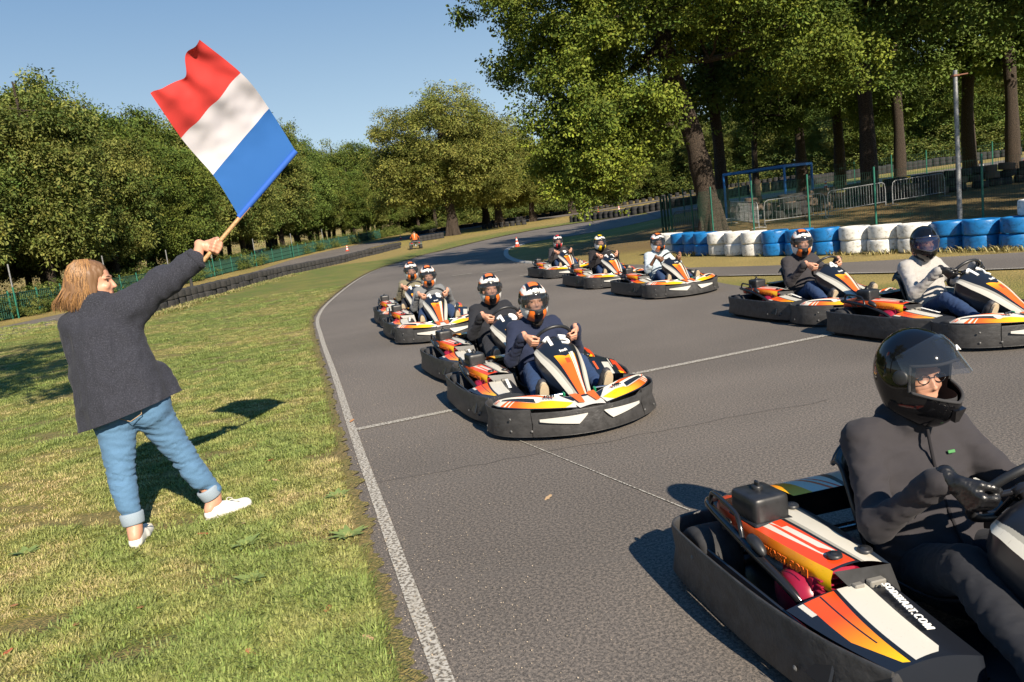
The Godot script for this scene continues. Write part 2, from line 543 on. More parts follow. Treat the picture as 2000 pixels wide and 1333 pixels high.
func build_ground() -> void:
	var mb := MB.new()
	mb.smooth(true)
	var radii := [0.02]
	var r := 0.6
	while r < 460.0:
		radii.append(r)
		r *= 1.035 if r < 120.0 else 1.12
	var pts := []
	for i in radii.size():
		var row := []
		for k in 240:
			var a := TAU * k / 240.0
			var p := Vector2(sin(a), -cos(a)) * float(radii[i])
			row.append([on_ground(p.x, p.y), base_colour(p.x, p.y)])
		pts.append(row)
	for i in radii.size() - 1:
		for k in 240:
			var q := [pts[i][k], pts[i][(k + 1) % 240], pts[i + 1][(k + 1) % 240], pts[i + 1][k]]
			for n in [0, 1, 2, 0, 2, 3]:
				mb.v(q[n][0], Vector2.ZERO, q[n][1])
	structure("ground", mb.done(), mats.earth)

	# the start track and the far track that it turns into
	edge_left = spline(EDGE, 10)
	var right := spline([Vector2(9.5, 5.0), Vector2(8.6, 2.5), Vector2(7.4, -0.1), Vector2(6.9, -1.6), Vector2(6.5, -2.66), Vector2(6.3, -3.5), Vector2(5.9, -4.8), Vector2(5.4, -6.6), Vector2(4.95, -9.3), Vector2(3.95, -14.4), Vector2(4.25, -18.6), Vector2(3.0, -22.3), Vector2(0.9, -28.4), Vector2(0.22, -37.5), Vector2(0.42, -44.2), Vector2(2.76, -51.9), Vector2(5.92, -53.1), Vector2(11.4, -52.0), Vector2(14.0, -50.0)], 10)
	structure("track", strip(offset_line(edge_left, 0.17), right, 14, 1.0, asphalt_colour), mats.asphalt)
	var far_low := spline([Vector2(10.8, -53.6), Vector2(13.29, -48.5), Vector2(15.48, -45.7), Vector2(19.74, -46.0), Vector2(27.8, -49.4), Vector2(33.8, -52.7), Vector2(48.0, -58.0)], 8)
	var far_up := spline([Vector2(12.8, -69.0), Vector2(16.5, -60.1), Vector2(18.1, -54.0), Vector2(23.6, -55.1), Vector2(32.3, -57.2), Vector2(39.6, -61.7), Vector2(54.0, -67.0)], 8)
	structure("far_track", strip(far_up, far_low, 6, 2.0, asphalt_colour), mats.asphalt)
	# the lane that forks off to the right
	var lane_up := spline([Vector2(3.6, -18.9), Vector2(4.73, -17.67), Vector2(6.25, -15.73), Vector2(8.88, -13.49), Vector2(13.0, -10.5), Vector2(19.0, -6.0)], 8)
	var lane_low := spline([Vector2(3.2, -16.2), Vector2(4.15, -15.75), Vector2(6.29, -12.89), Vector2(7.56, -11.5), Vector2(11.0, -8.2), Vector2(16.5, -3.5)], 8)
	structure("side_lane", strip(lane_up, lane_low, 6, 2.0, asphalt_colour), mats.asphalt)
	# the outer track behind the black tyre wall
	var out_near := spline([Vector2(-12.0, 4.0), Vector2(-13.3, -10.0), Vector2(-13.75, -21.4), Vector2(-13.5, -28.0), Vector2(-13.6, -36.0), Vector2(-13.5, -46.0), Vector2(-12.7, -58.0), Vector2(-12.6, -70.0), Vector2(-11.6, -80.0), Vector2(-9.5, -89.0), Vector2(-5.0, -97.0), Vector2(3.0, -103.0), Vector2(30.0, -106.0)], 8)
	var out_far := spline([Vector2(-16.2, 4.0), Vector2(-17.2, -10.0), Vector2(-17.7, -21.4), Vector2(-17.9, -28.0), Vector2(-17.8, -36.0), Vector2(-17.4, -46.0), Vector2(-17.6, -58.0), Vector2(-18.2, -70.0), Vector2(-17.2, -82.0), Vector2(-15.3, -91.0), Vector2(-9.0, -104.0), Vector2(2.0, -112.0), Vector2(32.0, -113.0)], 8)
	structure("outer_track", strip(out_far, out_near, 6, 1.0, asphalt_colour), mats.asphalt)

	# lawn: ragged along the asphalt
	var ragged := []
	var inner := offset_line(spline(EDGE, 60), 0.0)
	for i in inner.size():
		var p: Vector2 = inner[i]
		var j := 0.085 + 0.04 * noise2.get_noise_2d(p.x * 3.0, p.y * 3.0) + 0.045 * noise2.get_noise_2d(p.x * 14.0, p.y * 14.0)
		ragged.append(j)
	var a := []
	var tline := offset_line(inner, 1.0)
	for i in inner.size():
		a.append(inner[i] + (tline[i] - inner[i]) * float(ragged[i]))
	var b := spline([Vector2(-11.9, 5.0), Vector2(-12.4, 2.5), Vector2(-12.7, -0.1), Vector2(-12.8, -1.6), Vector2(-12.9, -2.66), Vector2(-13.0, -3.5), Vector2(-13.1, -4.8), Vector2(-13.2, -6.5), Vector2(-13.3, -9.3), Vector2(-13.4, -15.0), Vector2(-13.5, -20.5), Vector2(-11.9, -26.0), Vector2(-11.9, -36.0), Vector2(-11.9, -43.0), Vector2(-11.3, -50.0), Vector2(-9.6, -60.0), Vector2(-7.0, -74.0), Vector2(6.0, -84.0), Vector2(15.0, -80.0)], 60)
	structure("lawn", strip(a, b, 70, 3.0, lawn_colour), mats.lawn)

	# paint
	var one := func(_x: float, _z: float, _t: float) -> Color: return Color.WHITE
	var seg := edge_left.slice(0, 150)
	structure("edge_line", strip(offset_line(seg, 0.036), offset_line(seg, -0.034), 1, 2.0, one), mats.line_paint)
	paint_line("start_line", Vector2(-1.41, -6.62), Vector2(5.2, -8.92), 0.085)
	paint_line("old_line", Vector2(-0.35, -6.3), Vector2(0.82, -3.96), 0.010)
	for d in [[-1.35, -26.0], [-0.35, -25.6], [0.75, -22.4], [-1.6, -33.0], [-1.4, -37.0], [-1.2, -41.0]]:
		var c := Vector2(d[0], d[1])
		paint_line("lane_dash", c - Vector2(0.32, -0.1), c + Vector2(0.32, -0.1), 0.14)
	var lane_mark := spline([Vector2(-15.6, -14.0), Vector2(-15.75, -21.4), Vector2(-16.1, -26.0), Vector2(-16.9, -32.0)], 10)
	for i in range(0, lane_mark.size() - 2, 3):
		paint_line("lane_dash", lane_mark[i], lane_mark[i].lerp(lane_mark[i + 1], 0.9), 0.12, 2.0)
	var low_line := offset_line(lane_low.slice(9), -0.03)
	structure("lane_edge_line", strip(low_line, offset_line(lane_low.slice(9), 0.05), 1, 3.0, one), mats.line_paint)
	# pale kerb round the infield corner
	var kerb_line := spline([Vector2(1.4, -48.8), Vector2(0.42, -44.2), Vector2(0.22, -37.5), Vector2(0.42, -32.0), Vector2(0.9, -28.4), Vector2(1.9, -25.6)], 8)
	structure("kerb", kerb_mesh(kerb_line, 0.24, 0.06), mat("kerb_concrete", lin(0.34, 0.33, 0.31), 0.9))
	# cracks in the asphalt
	var crack_mat := mat("crack", lin(0.105, 0.092, 0.080), 1.0)
	for cr in [[Vector2(-1.08, -5.05), Vector2(2.3, -5.75)], [Vector2(-2.2, -11.5), Vector2(4.0, -12.3)]]:
		var line := []
		for i in 26:
			var p: Vector2 = cr[0].lerp(cr[1], i / 25.0)
			line.append(p + Vector2(0.0, noise2.get_noise_2d(p.x * 5.0, p.y * 5.0) * 0.05))
		structure("crack", strip(offset_line(line, 0.003), offset_line(line, -0.003), 1, 2.0, one), crack_mat)
	grow_grass()
	strew_grit()

func kerb_mesh(line: Array, w: float, h: float) -> ArrayMesh:
	var mb := MB.new()
	var l := offset_line(line, w * 0.5)
	var q := offset_line(line, -w * 0.5)
	var rings := []
	for i in line.size():
		var ring := PackedVector3Array()
		for e in [[l[i], 0.0], [l[i].lerp(q[i], 0.12), h], [l[i].lerp(q[i], 0.88), h], [q[i], 0.0]]:
			ring.append(on_ground(e[0].x, e[0].y, e[1] + 0.002))
		rings.append(ring)
	mb.loft(rings, false, false)
	return mb.done()

func paint_line(called: String, p: Vector2, q: Vector2, w: float, k := 2.0) -> void:
	var line := []
	for i in 13:
		line.append(p.lerp(q, i / 12.0))
	structure(called, strip(offset_line(line, w * 0.5), offset_line(line, -w * 0.5), 1, k, func(_x: float, _z: float, _t: float) -> Color: return Color.WHITE), mats.line_paint)

func edge_x(z: float) -> float:   # where the lawn ends at that depth, near part
	for i in edge_left.size() - 1:
		if edge_left[i + 1].y < z:
			var t: float = (z - edge_left[i].y) / (edge_left[i + 1].y - edge_left[i].y)
			return lerpf(edge_left[i].x, edge_left[i + 1].x, t)
	return -5.0

func tuft(blades: int, h: float, spread: float, sd: int) -> ArrayMesh:
	var g := RandomNumberGenerator.new()
	g.seed = sd
	var mb := MB.new()
	mb.smooth(false)
	for i in blades:
		var a := g.randf() * TAU
		var root := Vector3(cos(a), 0, sin(a)) * g.randf() * spread
		var lean := Vector3(cos(a + g.randf_range(-1, 1)), 0, sin(a + g.randf_range(-1, 1)))
		var hh := h * g.randf_range(0.45, 1.0)
		var side := Vector3(-lean.z, 0, lean.x) * 0.0022
		var m := root + lean * hh * 0.3 + Vector3(0, hh * 0.6, 0)
		var tip := root + lean * hh * g.randf_range(0.5, 1.1) + Vector3(0, hh * g.randf_range(0.7, 1.0), 0)
		var c := Color(1, 1, 1) * g.randf_range(0.8, 1.15)
		for v in [root - side, root + side, m + side, root - side, m + side, m - side, m - side, m + side, tip]:
			mb.v(v, Vector2.ZERO, c)
	return mb.done()

func scatter(parent: Node, called: String, mesh: Mesh, material: Material, xf: Array, cols: Array) -> MultiMeshInstance3D:
	var mm := MultiMesh.new()
	mm.transform_format = MultiMesh.TRANSFORM_3D
	mm.use_colors = true
	mm.mesh = mesh
	mm.instance_count = xf.size()
	for i in xf.size():
		mm.set_instance_transform(i, xf[i])
		mm.set_instance_color(i, cols[i])
	var o := MultiMeshInstance3D.new()
	o.name = called if parent != self else numbered(called)
	o.multimesh = mm
	o.material_override = material
	parent.add_child(o, true)
	return o

func strew_grit() -> void:   # small stones and crumbs along the edges of the asphalt
	var mb := MB.new()
	mb.smooth(false)
	var c := Vector3(0, 0.3, 0)
	var q := [Vector3(1, 0, 0), Vector3(-0.2, 0.1, 1.0), Vector3(-0.9, 0, -0.3), Vector3(0.2, 0.0, -0.9)]
	for i in 4:
		mb.face([q[i], q[(i + 1) % 4], Vector3(0.1, 0.9, 0.0)], c)
	var xf := []
	var cols := []
	var g := RandomNumberGenerator.new()
	g.seed = 515
	for i in 2600:
		var k := g.randi_range(20, 120)
		var p: Vector2 = edge_left[k].lerp(edge_left[k + 1], g.randf())
		var off := absf(g.randfn()) * 0.30
		if g.randf() < 0.35:
			off = -g.randf_range(0.0, 0.1)
		var s := g.randf_range(0.0015, 0.0045)
		xf.append(Transform3D(Basis(Vector3.UP, g.randf() * TAU).scaled(Vector3.ONE * s), Vector3(p.x + off, lift(p.x, p.y, 2.2), p.y)))
		cols.append(Color(0.34, 0.28, 0.21) * g.randf_range(0.4, 1.4))
	var o := scatter(self, "grit", mb.done(), mats.blade, xf, cols)
	tag(o, "fine stone grit strewn along the edge of the asphalt", "grit")
	o.set_meta("kind", "stuff")

func grow_grass() -> void:
	var xf := []
	var cols := []
	var g := RandomNumberGenerator.new()
	g.seed = 99
	var tries := 0
	while xf.size() < 60000 and tries < 260000:
		tries += 1
		# near the camera denser
		var z := -1.6 - pow(g.randf(), 2.0) * 26.0
		var ex := edge_x(z) - 0.19
		var x := ex - pow(g.randf(), 1.25) * (0.75 * -z + 0.6)
		if x < z * 0.78 - 0.5:
			continue
		var d := dryness(x, z)
		var b := bareness(x, z)
		if g.randf() < b * 0.85 + maxf(0.0, d - 0.65) * 0.8:
			continue
		var s := g.randf_range(0.55, 1.15) * (1.0 - 0.25 * d) * (1.0 + 0.035 * absf(z))
		var bs := Basis(Vector3.UP, g.randf() * TAU).scaled(Vector3(s, s * g.randf_range(0.7, 1.2), s))
		xf.append(Transform3D(bs, Vector3(x, 0.01, z)))
		var c := mixc(Color(0.150, 0.205, 0.042), Color(0.265, 0.265, 0.072), d * 1.5)
		c = mixc(c, Color(0.42, 0.33, 0.16), (maxf(0.0, d - 0.3) * 1.4 + 0.12) if g.randf() > 0.35 else 0.0)
		cols.append(c * g.randf_range(0.75, 1.3))
	# taller dry tufts along the tyre walls and on the infield edge
	for e in [[Vector2(4.5, -22.6), Vector2(9.6, -13.5), 420, 0.22], [Vector2(-10.45, -23.8), Vector2(-11.1, -30.0), 450, 0.22], [Vector2(-11.1, -30.0), Vector2(-11.3, -45.0), 420, 0.22]]:
		for i in int(e[2]):
			var t := g.randf()
			var q: Vector2 = e[0].lerp(e[1], t) + Vector2(g.randfn(), g.randfn()) * float(e[3])
			var s := g.randf_range(1.5, 4.5)
			xf.append(Transform3D(Basis(Vector3.UP, g.randf() * TAU).scaled(Vector3(s, s, s)), on_ground(q.x, q.y, 0.01)))
			cols.append(mixc(Color(0.36, 0.28, 0.13), Color(0.15, 0.20, 0.04), g.randf() * (0.6 if e[0].x > 0.0 else 1.1)))
	var o := scatter(self, "grass", tuft(12, 0.034, 0.048, 5), mats.blade, xf, cols)
	tag(o, "short green and straw coloured grass blades covering the lawn", "grass")
	o.set_meta("kind", "stuff")

# ------------------------------------------------------------------ karts
const C_BLACK := Color(0.10, 0.11, 0.14)
const C_ORANGE := Color(0.90, 0.36, 0.10)
const C_RED := Color(0.86, 0.26, 0.10)
const C_YELLOW := Color(0.95, 0.74, 0.06)
const C_WHITE := Color(0.80, 0.785, 0.74)
const C_GREY := Color(0.62, 0.61, 0.57)

func art(w: int, h: int, ground: Color, polys: Array) -> ImageTexture:   # stickers printed on a panel: polygons in 0..1, plain or two-tone [c0, c1, axis]
	var im := Image.create(w, h, false, Image.FORMAT_RGB8)
	im.fill(ground)
	for e in polys:
		var col = e[0]
		var pts: Array = e[1]
		var ylo := 1.0
		var yhi := 0.0
		for p in pts:
			ylo = minf(ylo, p[1])
			yhi = maxf(yhi, p[1])
		for y in range(maxi(0, int(ylo * h)), mini(h, int(ceil(yhi * h)))):
			var fy := (y + 0.5) / h
			var xs := []
			for i in pts.size():
				var a: Array = pts[i]
				var b: Array = pts[(i + 1) % pts.size()]
				if (a[1] <= fy) != (b[1] <= fy):
					xs.append(a[0] + (fy - a[1]) / (b[1] - a[1]) * (b[0] - a[0]))
			xs.sort()
			for k in range(0, xs.size() - 1, 2):
				var x0 := clampi(int(xs[k] * w), 0, w)
				var x1 := clampi(int(ceil(xs[k + 1] * w)), 0, w)
				if col is Color:
					im.fill_rect(Rect2i(x0, y, x1 - x0, 1), col)
				else:
					for x in range(x0, x1):
						var t: float = (float(x) / w if col[2] == 0 else fy)
						t = clampf((t - col[3]) / (col[4] - col[3]), 0.0, 1.0)
						im.set_pixel(x, y, col[0].lerp(col[1], t))
	# scuffs and dirt specks
	var g := RandomNumberGenerator.new()
	g.seed = w * 7 + h + polys.size()
	for i in 260:
		var x := g.randi_range(2, w - 14)
		var y := g.randi_range(2, h - 4)
		var c := im.get_pixel(x, y)
		var d := Color(0.30, 0.26, 0.20)
		im.fill_rect(Rect2i(x, y, g.randi_range(1, 9), 1), c.lerp(d, g.randf_range(0.1, 0.4)))
	return ImageTexture.create_from_image(im)

func printed(key: String, tex: Texture2D) -> StandardMaterial3D:
	var m := mat(key, Color.WHITE, 0.36)
	m.albedo_texture = tex
	m.texture_repeat = false
	m.clearcoat_enabled = true
	m.clearcoat = 0.25
	m.clearcoat_roughness = 0.25
	return m

func rail(path: Array, ylo: float, yhi: float, bulge: float, th: float) -> ArrayMesh:   # a moulded bumper wall along a plan path; outside is on the right of travel
	var mb := MB.new()
	var rings := []
	var h := yhi - ylo
	for i in path.size():
		var t: Vector2 = (path[mini(i + 1, path.size() - 1)] - path[maxi(i - 1, 0)]).normalized()
		var n := Vector2(t.y, -t.x)
		var ring := PackedVector3Array()
		for s in [[-0.022, 0.0], [-0.004, 0.03], [bulge * 0.8, 0.22], [bulge, 0.45], [bulge * 0.7, 0.72], [0.0, 0.94], [-0.004, 0.985], [-0.012, 1.0], [-th, 0.985], [-th - 0.003, 0.93], [-th + bulge * 0.5, 0.5], [-th - 0.012, 0.03], [-th - 0.008, 0.0]]:
			var p: Vector2 = path[i] + n * s[0]
			ring.append(Vector3(p.x, ylo + h * s[1], p.y))
		rings.append(ring)
	mb.loft(rings, true, true, true)
	return mb.done()

func mirror_path(path: Array) -> Array:
	var out := []
	for p in path:
		out.append(Vector2(-p.x, p.y))
	out.reverse()
	return out

func wheel_node(parent: Node3D, at: Vector3, r: float, w: float) -> void:
	var t := Node3D.new()
	t.name = "wheel"
	parent.add_child(t, true)
	t.position = at
	var xf := Transform3D(Basis(Vector3.BACK, PI / 2), Vector3.ZERO)
	var mb := MB.new()
	var hw := w * 0.5
	mb.lathe([Vector2(r * 0.56, -hw * 0.8), Vector2(r * 0.62, -hw * 0.95), Vector2(r * 0.8, -hw), Vector2(r * 0.93, -hw * 0.93), Vector2(r * 0.985, -hw * 0.75), Vector2(r, -hw * 0.4), Vector2(r, hw * 0.4), Vector2(r * 0.985, hw * 0.75), Vector2(r * 0.93, hw * 0.93), Vector2(r * 0.8, hw), Vector2(r * 0.62, hw * 0.95), Vector2(r * 0.56, hw * 0.8)], 32, xf)
	part(t, "tyre", mb.done(), mats.tyre_rubber)
	mb = MB.new()
	mb.lathe([Vector2(0.01, -hw * 0.5), Vector2(r * 0.25, -hw * 0.5), Vector2(r * 0.3, -hw * 0.3), Vector2(r * 0.5, -hw * 0.35), Vector2(r * 0.57, -hw * 0.85), Vector2(r * 0.57, hw * 0.85), Vector2(r * 0.5, hw * 0.35), Vector2(r * 0.3, hw * 0.3), Vector2(r * 0.25, hw * 0.5), Vector2(0.01, hw * 0.5)], 24, xf)
	part(t, "rim", mb.done(), mat("rim_dark", lin(0.05, 0.05, 0.055), 0.35, 0.7))

func nose_centre(v: float) -> Vector3:
	var pts := [Vector3(0.02, 0.565, 0.12), Vector3(0.02, 0.615, 0.16), Vector3(0.02, 0.630, 0.23), Vector3(0.018, 0.570, 0.365), Vector3(0.015, 0.480, 0.52), Vector3(0.008, 0.368, 0.67), Vector3(0.0, 0.265, 0.82)]
	var f := v * (pts.size() - 1)
	var i := mini(int(f), pts.size() - 2)
	var t := f - i
	var p0: Vector3 = pts[maxi(i - 1, 0)]
	var p1: Vector3 = pts[i]
	var p2: Vector3 = pts[i + 1]
	var p3: Vector3 = pts[mini(i + 2, pts.size() - 1)]
	return 0.5 * (2.0 * p1 + (p2 - p0) * t + (2.0 * p0 - 5.0 * p1 + 4.0 * p2 - p3) * t * t + (3.0 * p1 - p0 - 3.0 * p2 + p3) * t * t * t)

func nose_width(v: float) -> float:
	var w := [0.055, 0.115, 0.15, 0.178, 0.180, 0.172, 0.155, 0.135, 0.112, 0.09, 0.064]
	var f := v * 10.0
	var i := mini(int(f), 9)
	return lerpf(w[i], w[i + 1], f - i)

func nose_point(u: float, v: float) -> Vector3:   # u -1..1 across
	var w := nose_width(v)
	var c := nose_centre(v)
	var drop := 0.62 * w * pow(absf(u), 2.4)
	return c + Vector3(u * w, -drop * 0.9, -drop * 0.35)

func bi(a: Vector3, b: Vector3, c: Vector3, d: Vector3, u: float, v: float) -> Vector3:
	return a.lerp(b, u).lerp(d.lerp(c, u), v)

func kart_art() -> void:
	printed("nose_print", art(384, 768, C_BLACK, [
		[C_GREY, [[0.0, 0.08], [0.04, 0.14], [0.09, 0.42], [0.24, 0.93], [0.24, 1.0], [0.0, 1.0]]],
		[C_WHITE, [[0.0, 0.12], [0.03, 0.18], [0.06, 0.45], [0.16, 0.90], [0.0, 1.0]]],
		[C_GREY, [[1.0, 0.08], [0.96, 0.14], [0.91, 0.42], [0.76, 0.93], [0.76, 1.0], [1.0, 1.0]]],
		[C_WHITE, [[1.0, 0.12], [0.97, 0.18], [0.94, 0.45], [0.84, 0.90], [1.0, 1.0]]],
		[C_BLACK, [[0.12, 0.40], [0.2, 0.55], [0.28, 0.93], [0.34, 1.0], [0.66, 1.0], [0.72, 0.93], [0.8, 0.55], [0.88, 0.40]]],
		[[C_YELLOW, C_ORANGE, 1, 0.54, 0.68], [[0.24, 0.555], [0.50, 0.60], [0.76, 0.555], [0.68, 0.97], [0.32, 0.97]]],
		[C_WHITE, [[0.615, 0.56], [0.64, 0.555], [0.60, 0.97], [0.585, 0.97]]],
		[C_WHITE, [[0.66, 0.552], [0.74, 0.538], [0.66, 0.97], [0.62, 0.97]]],
		[C_RED, [[0.44, 0.62], [0.56, 0.62], [0.56, 0.67], [0.44, 0.67]]],
		[C_ORANGE, [[0.42, 0.055], [0.6, 0.055], [0.58, 0.085], [0.44, 0.085]]]]))
	printed("wing_print", art(768, 384, C_WHITE, [
		[C_BLACK, [[0.0, 0.35], [0.16, 0.55], [0.02, 0.6]]],
		[C_BLACK, [[0.02, 0.7], [0.18, 0.62], [0.08, 0.85]]],
		[C_ORANGE, [[0.10, 0.80], [0.30, 0.99], [0.66, 0.99], [0.85, 0.80], [0.55, 0.80]]],
		[C_ORANGE, [[0.05, 0.15], [0.085, 0.15], [0.24, 0.62], [0.21, 0.62]]],
		[C_ORANGE, [[0.12, 0.15], [0.17, 0.15], [0.28, 0.5], [0.25, 0.5]]],
		[C_BLACK, [[0.20, 0.40], [0.25, 0.74], [0.66, 0.74], [0.69, 0.50], [0.40, 0.48], [0.36, 0.36]]],
		[[C_ORANGE, C_YELLOW, 0, 0.52, 0.82], [[0.30, 0.05], [0.42, 0.42], [0.72, 0.47], [0.80, 0.62], [0.98, 0.48], [0.9, 0.05]]],
		[C_WHITE, [[0.36, 0.05], [0.39, 0.05], [0.46, 0.40], [0.44, 0.40]]],
		[C_WHITE, [[0.43, 0.05], [0.445, 0.05], [0.50, 0.40], [0.49, 0.40]]],
		[C_BLACK, [[0.0, 0.0], [1.0, 0.0], [1.0, 0.06], [0.0, 0.06]]],
		[C_BLACK, [[0.86, 0.99], [0.98, 0.6], [1.0, 0.6], [1.0, 0.99]]]]))
	printed("pod_print", art(512, 768, C_BLACK, [
		[C_WHITE, [[0.10, 0.02], [0.15, 0.02], [0.14, 0.20], [0.09, 0.20]]],
		[[C_RED.lerp(C_ORANGE, 0.4), C_YELLOW, 1, 0.30, 0.92], [[0.16, 0.02], [0.46, 0.01], [0.23, 0.97], [0.17, 0.95], [0.08, 0.60], [0.14, 0.22]]],
		[C_BLACK, [[0.31, 0.02], [0.325, 0.02], [0.235, 0.70], [0.22, 0.70]]],
		[C_WHITE, [[0.50, 0.0], [0.78, 0.0], [0.77, 0.10], [0.66, 0.88], [0.58, 0.94], [0.29, 0.97]]]]))
	printed("cover_print", art(512, 768, Color(0.13, 0.14, 0.16), [
		[C_RED, [[0.0, 0.10], [0.36, 0.24], [0.44, 0.98], [0.0, 0.98]]],
		[C_WHITE, [[0.06, 0.42], [0.20, 0.38], [0.26, 0.62], [0.34, 0.62], [0.42, 0.90], [0.20, 0.86]]],
		[C_RED, [[0.20, 0.56], [0.245, 0.60], [0.28, 0.80], [0.36, 0.84], [0.34, 0.90], [0.22, 0.84]]],
		[Color(0.1, 0.1, 0.12), [[0.36, 0.0], [0.39, 0.0], [0.50, 1.0], [0.46, 1.0]]],
		[C_GREY, [[0.39, 0.0], [0.50, 0.0], [0.60, 1.0], [0.50, 1.0]]],
		[C_WHITE, [[0.46, 0.0], [0.80, 0.0], [0.82, 0.3], [0.86, 1.0], [0.56, 1.0]]],
		[Color(0.16, 0.2, 0.26), [[0.8, 0.0], [1.0, 0.0], [1.0, 1.0], [0.87, 1.0]]]]))
	printed("cover_side_print", art(512, 128, C_RED, [
		[[C_RED, C_YELLOW, 0, 0.45, 0.95], [[0.0, 0.0], [1.0, 0.0], [1.0, 1.0], [0.0, 1.0]]],
		[C_BLACK, [[0.0, 0.88], [1.0, 0.88], [1.0, 1.0], [0.0, 1.0]]]]))
	printed("left_pod_print", art(384, 768, C_BLACK, [
		[C_WHITE, [[0.30, 0.30], [0.52, 0.30], [0.62, 0.98], [0.40, 0.98]]],
		[C_RED, [[0.0, 0.10], [0.16, 0.05], [0.22, 0.45], [0.12, 0.40], [0.16, 0.75], [0.05, 0.98], [0.0, 0.98]]],
		[C_YELLOW, [[0.06, 0.88], [0.2, 0.80], [0.2, 0.97], [0.08, 0.98]]],
		[C_WHITE, [[0.22, 0.05], [0.25, 0.05], [0.31, 0.6], [0.28, 0.6]]],
		[C_ORANGE, [[0.70, 0.2], [0.76, 0.2], [0.8, 0.6], [0.74, 0.6]]]]))
	printed("tail_print", art(512, 256, Color(0.12, 0.14, 0.18), [
		[[C_ORANGE, C_YELLOW, 1, 0.0, 1.0], [[0.0, 0.0], [0.22, 0.0], [0.24, 1.0], [0.0, 1.0]]],
		[C_WHITE, [[0.10, 0.0], [0.40, 0.0], [0.42, 1.0], [0.16, 1.0]]],
		[C_ORANGE, [[0.14, 0.0], [0.16, 0.0], [0.34, 1.0], [0.31, 1.0]]],
		[C_RED, [[0.2, 0.0], [0.215, 0.0], [0.40, 1.0], [0.38, 1.0]]],
		[C_GREY, [[0.48, 0.1], [0.75, 0.3], [0.78, 1.0], [0.46, 1.0]]],
		[C_RED, [[0.80, 0.0], [1.0, 0.0], [1.0, 0.5]]]]))

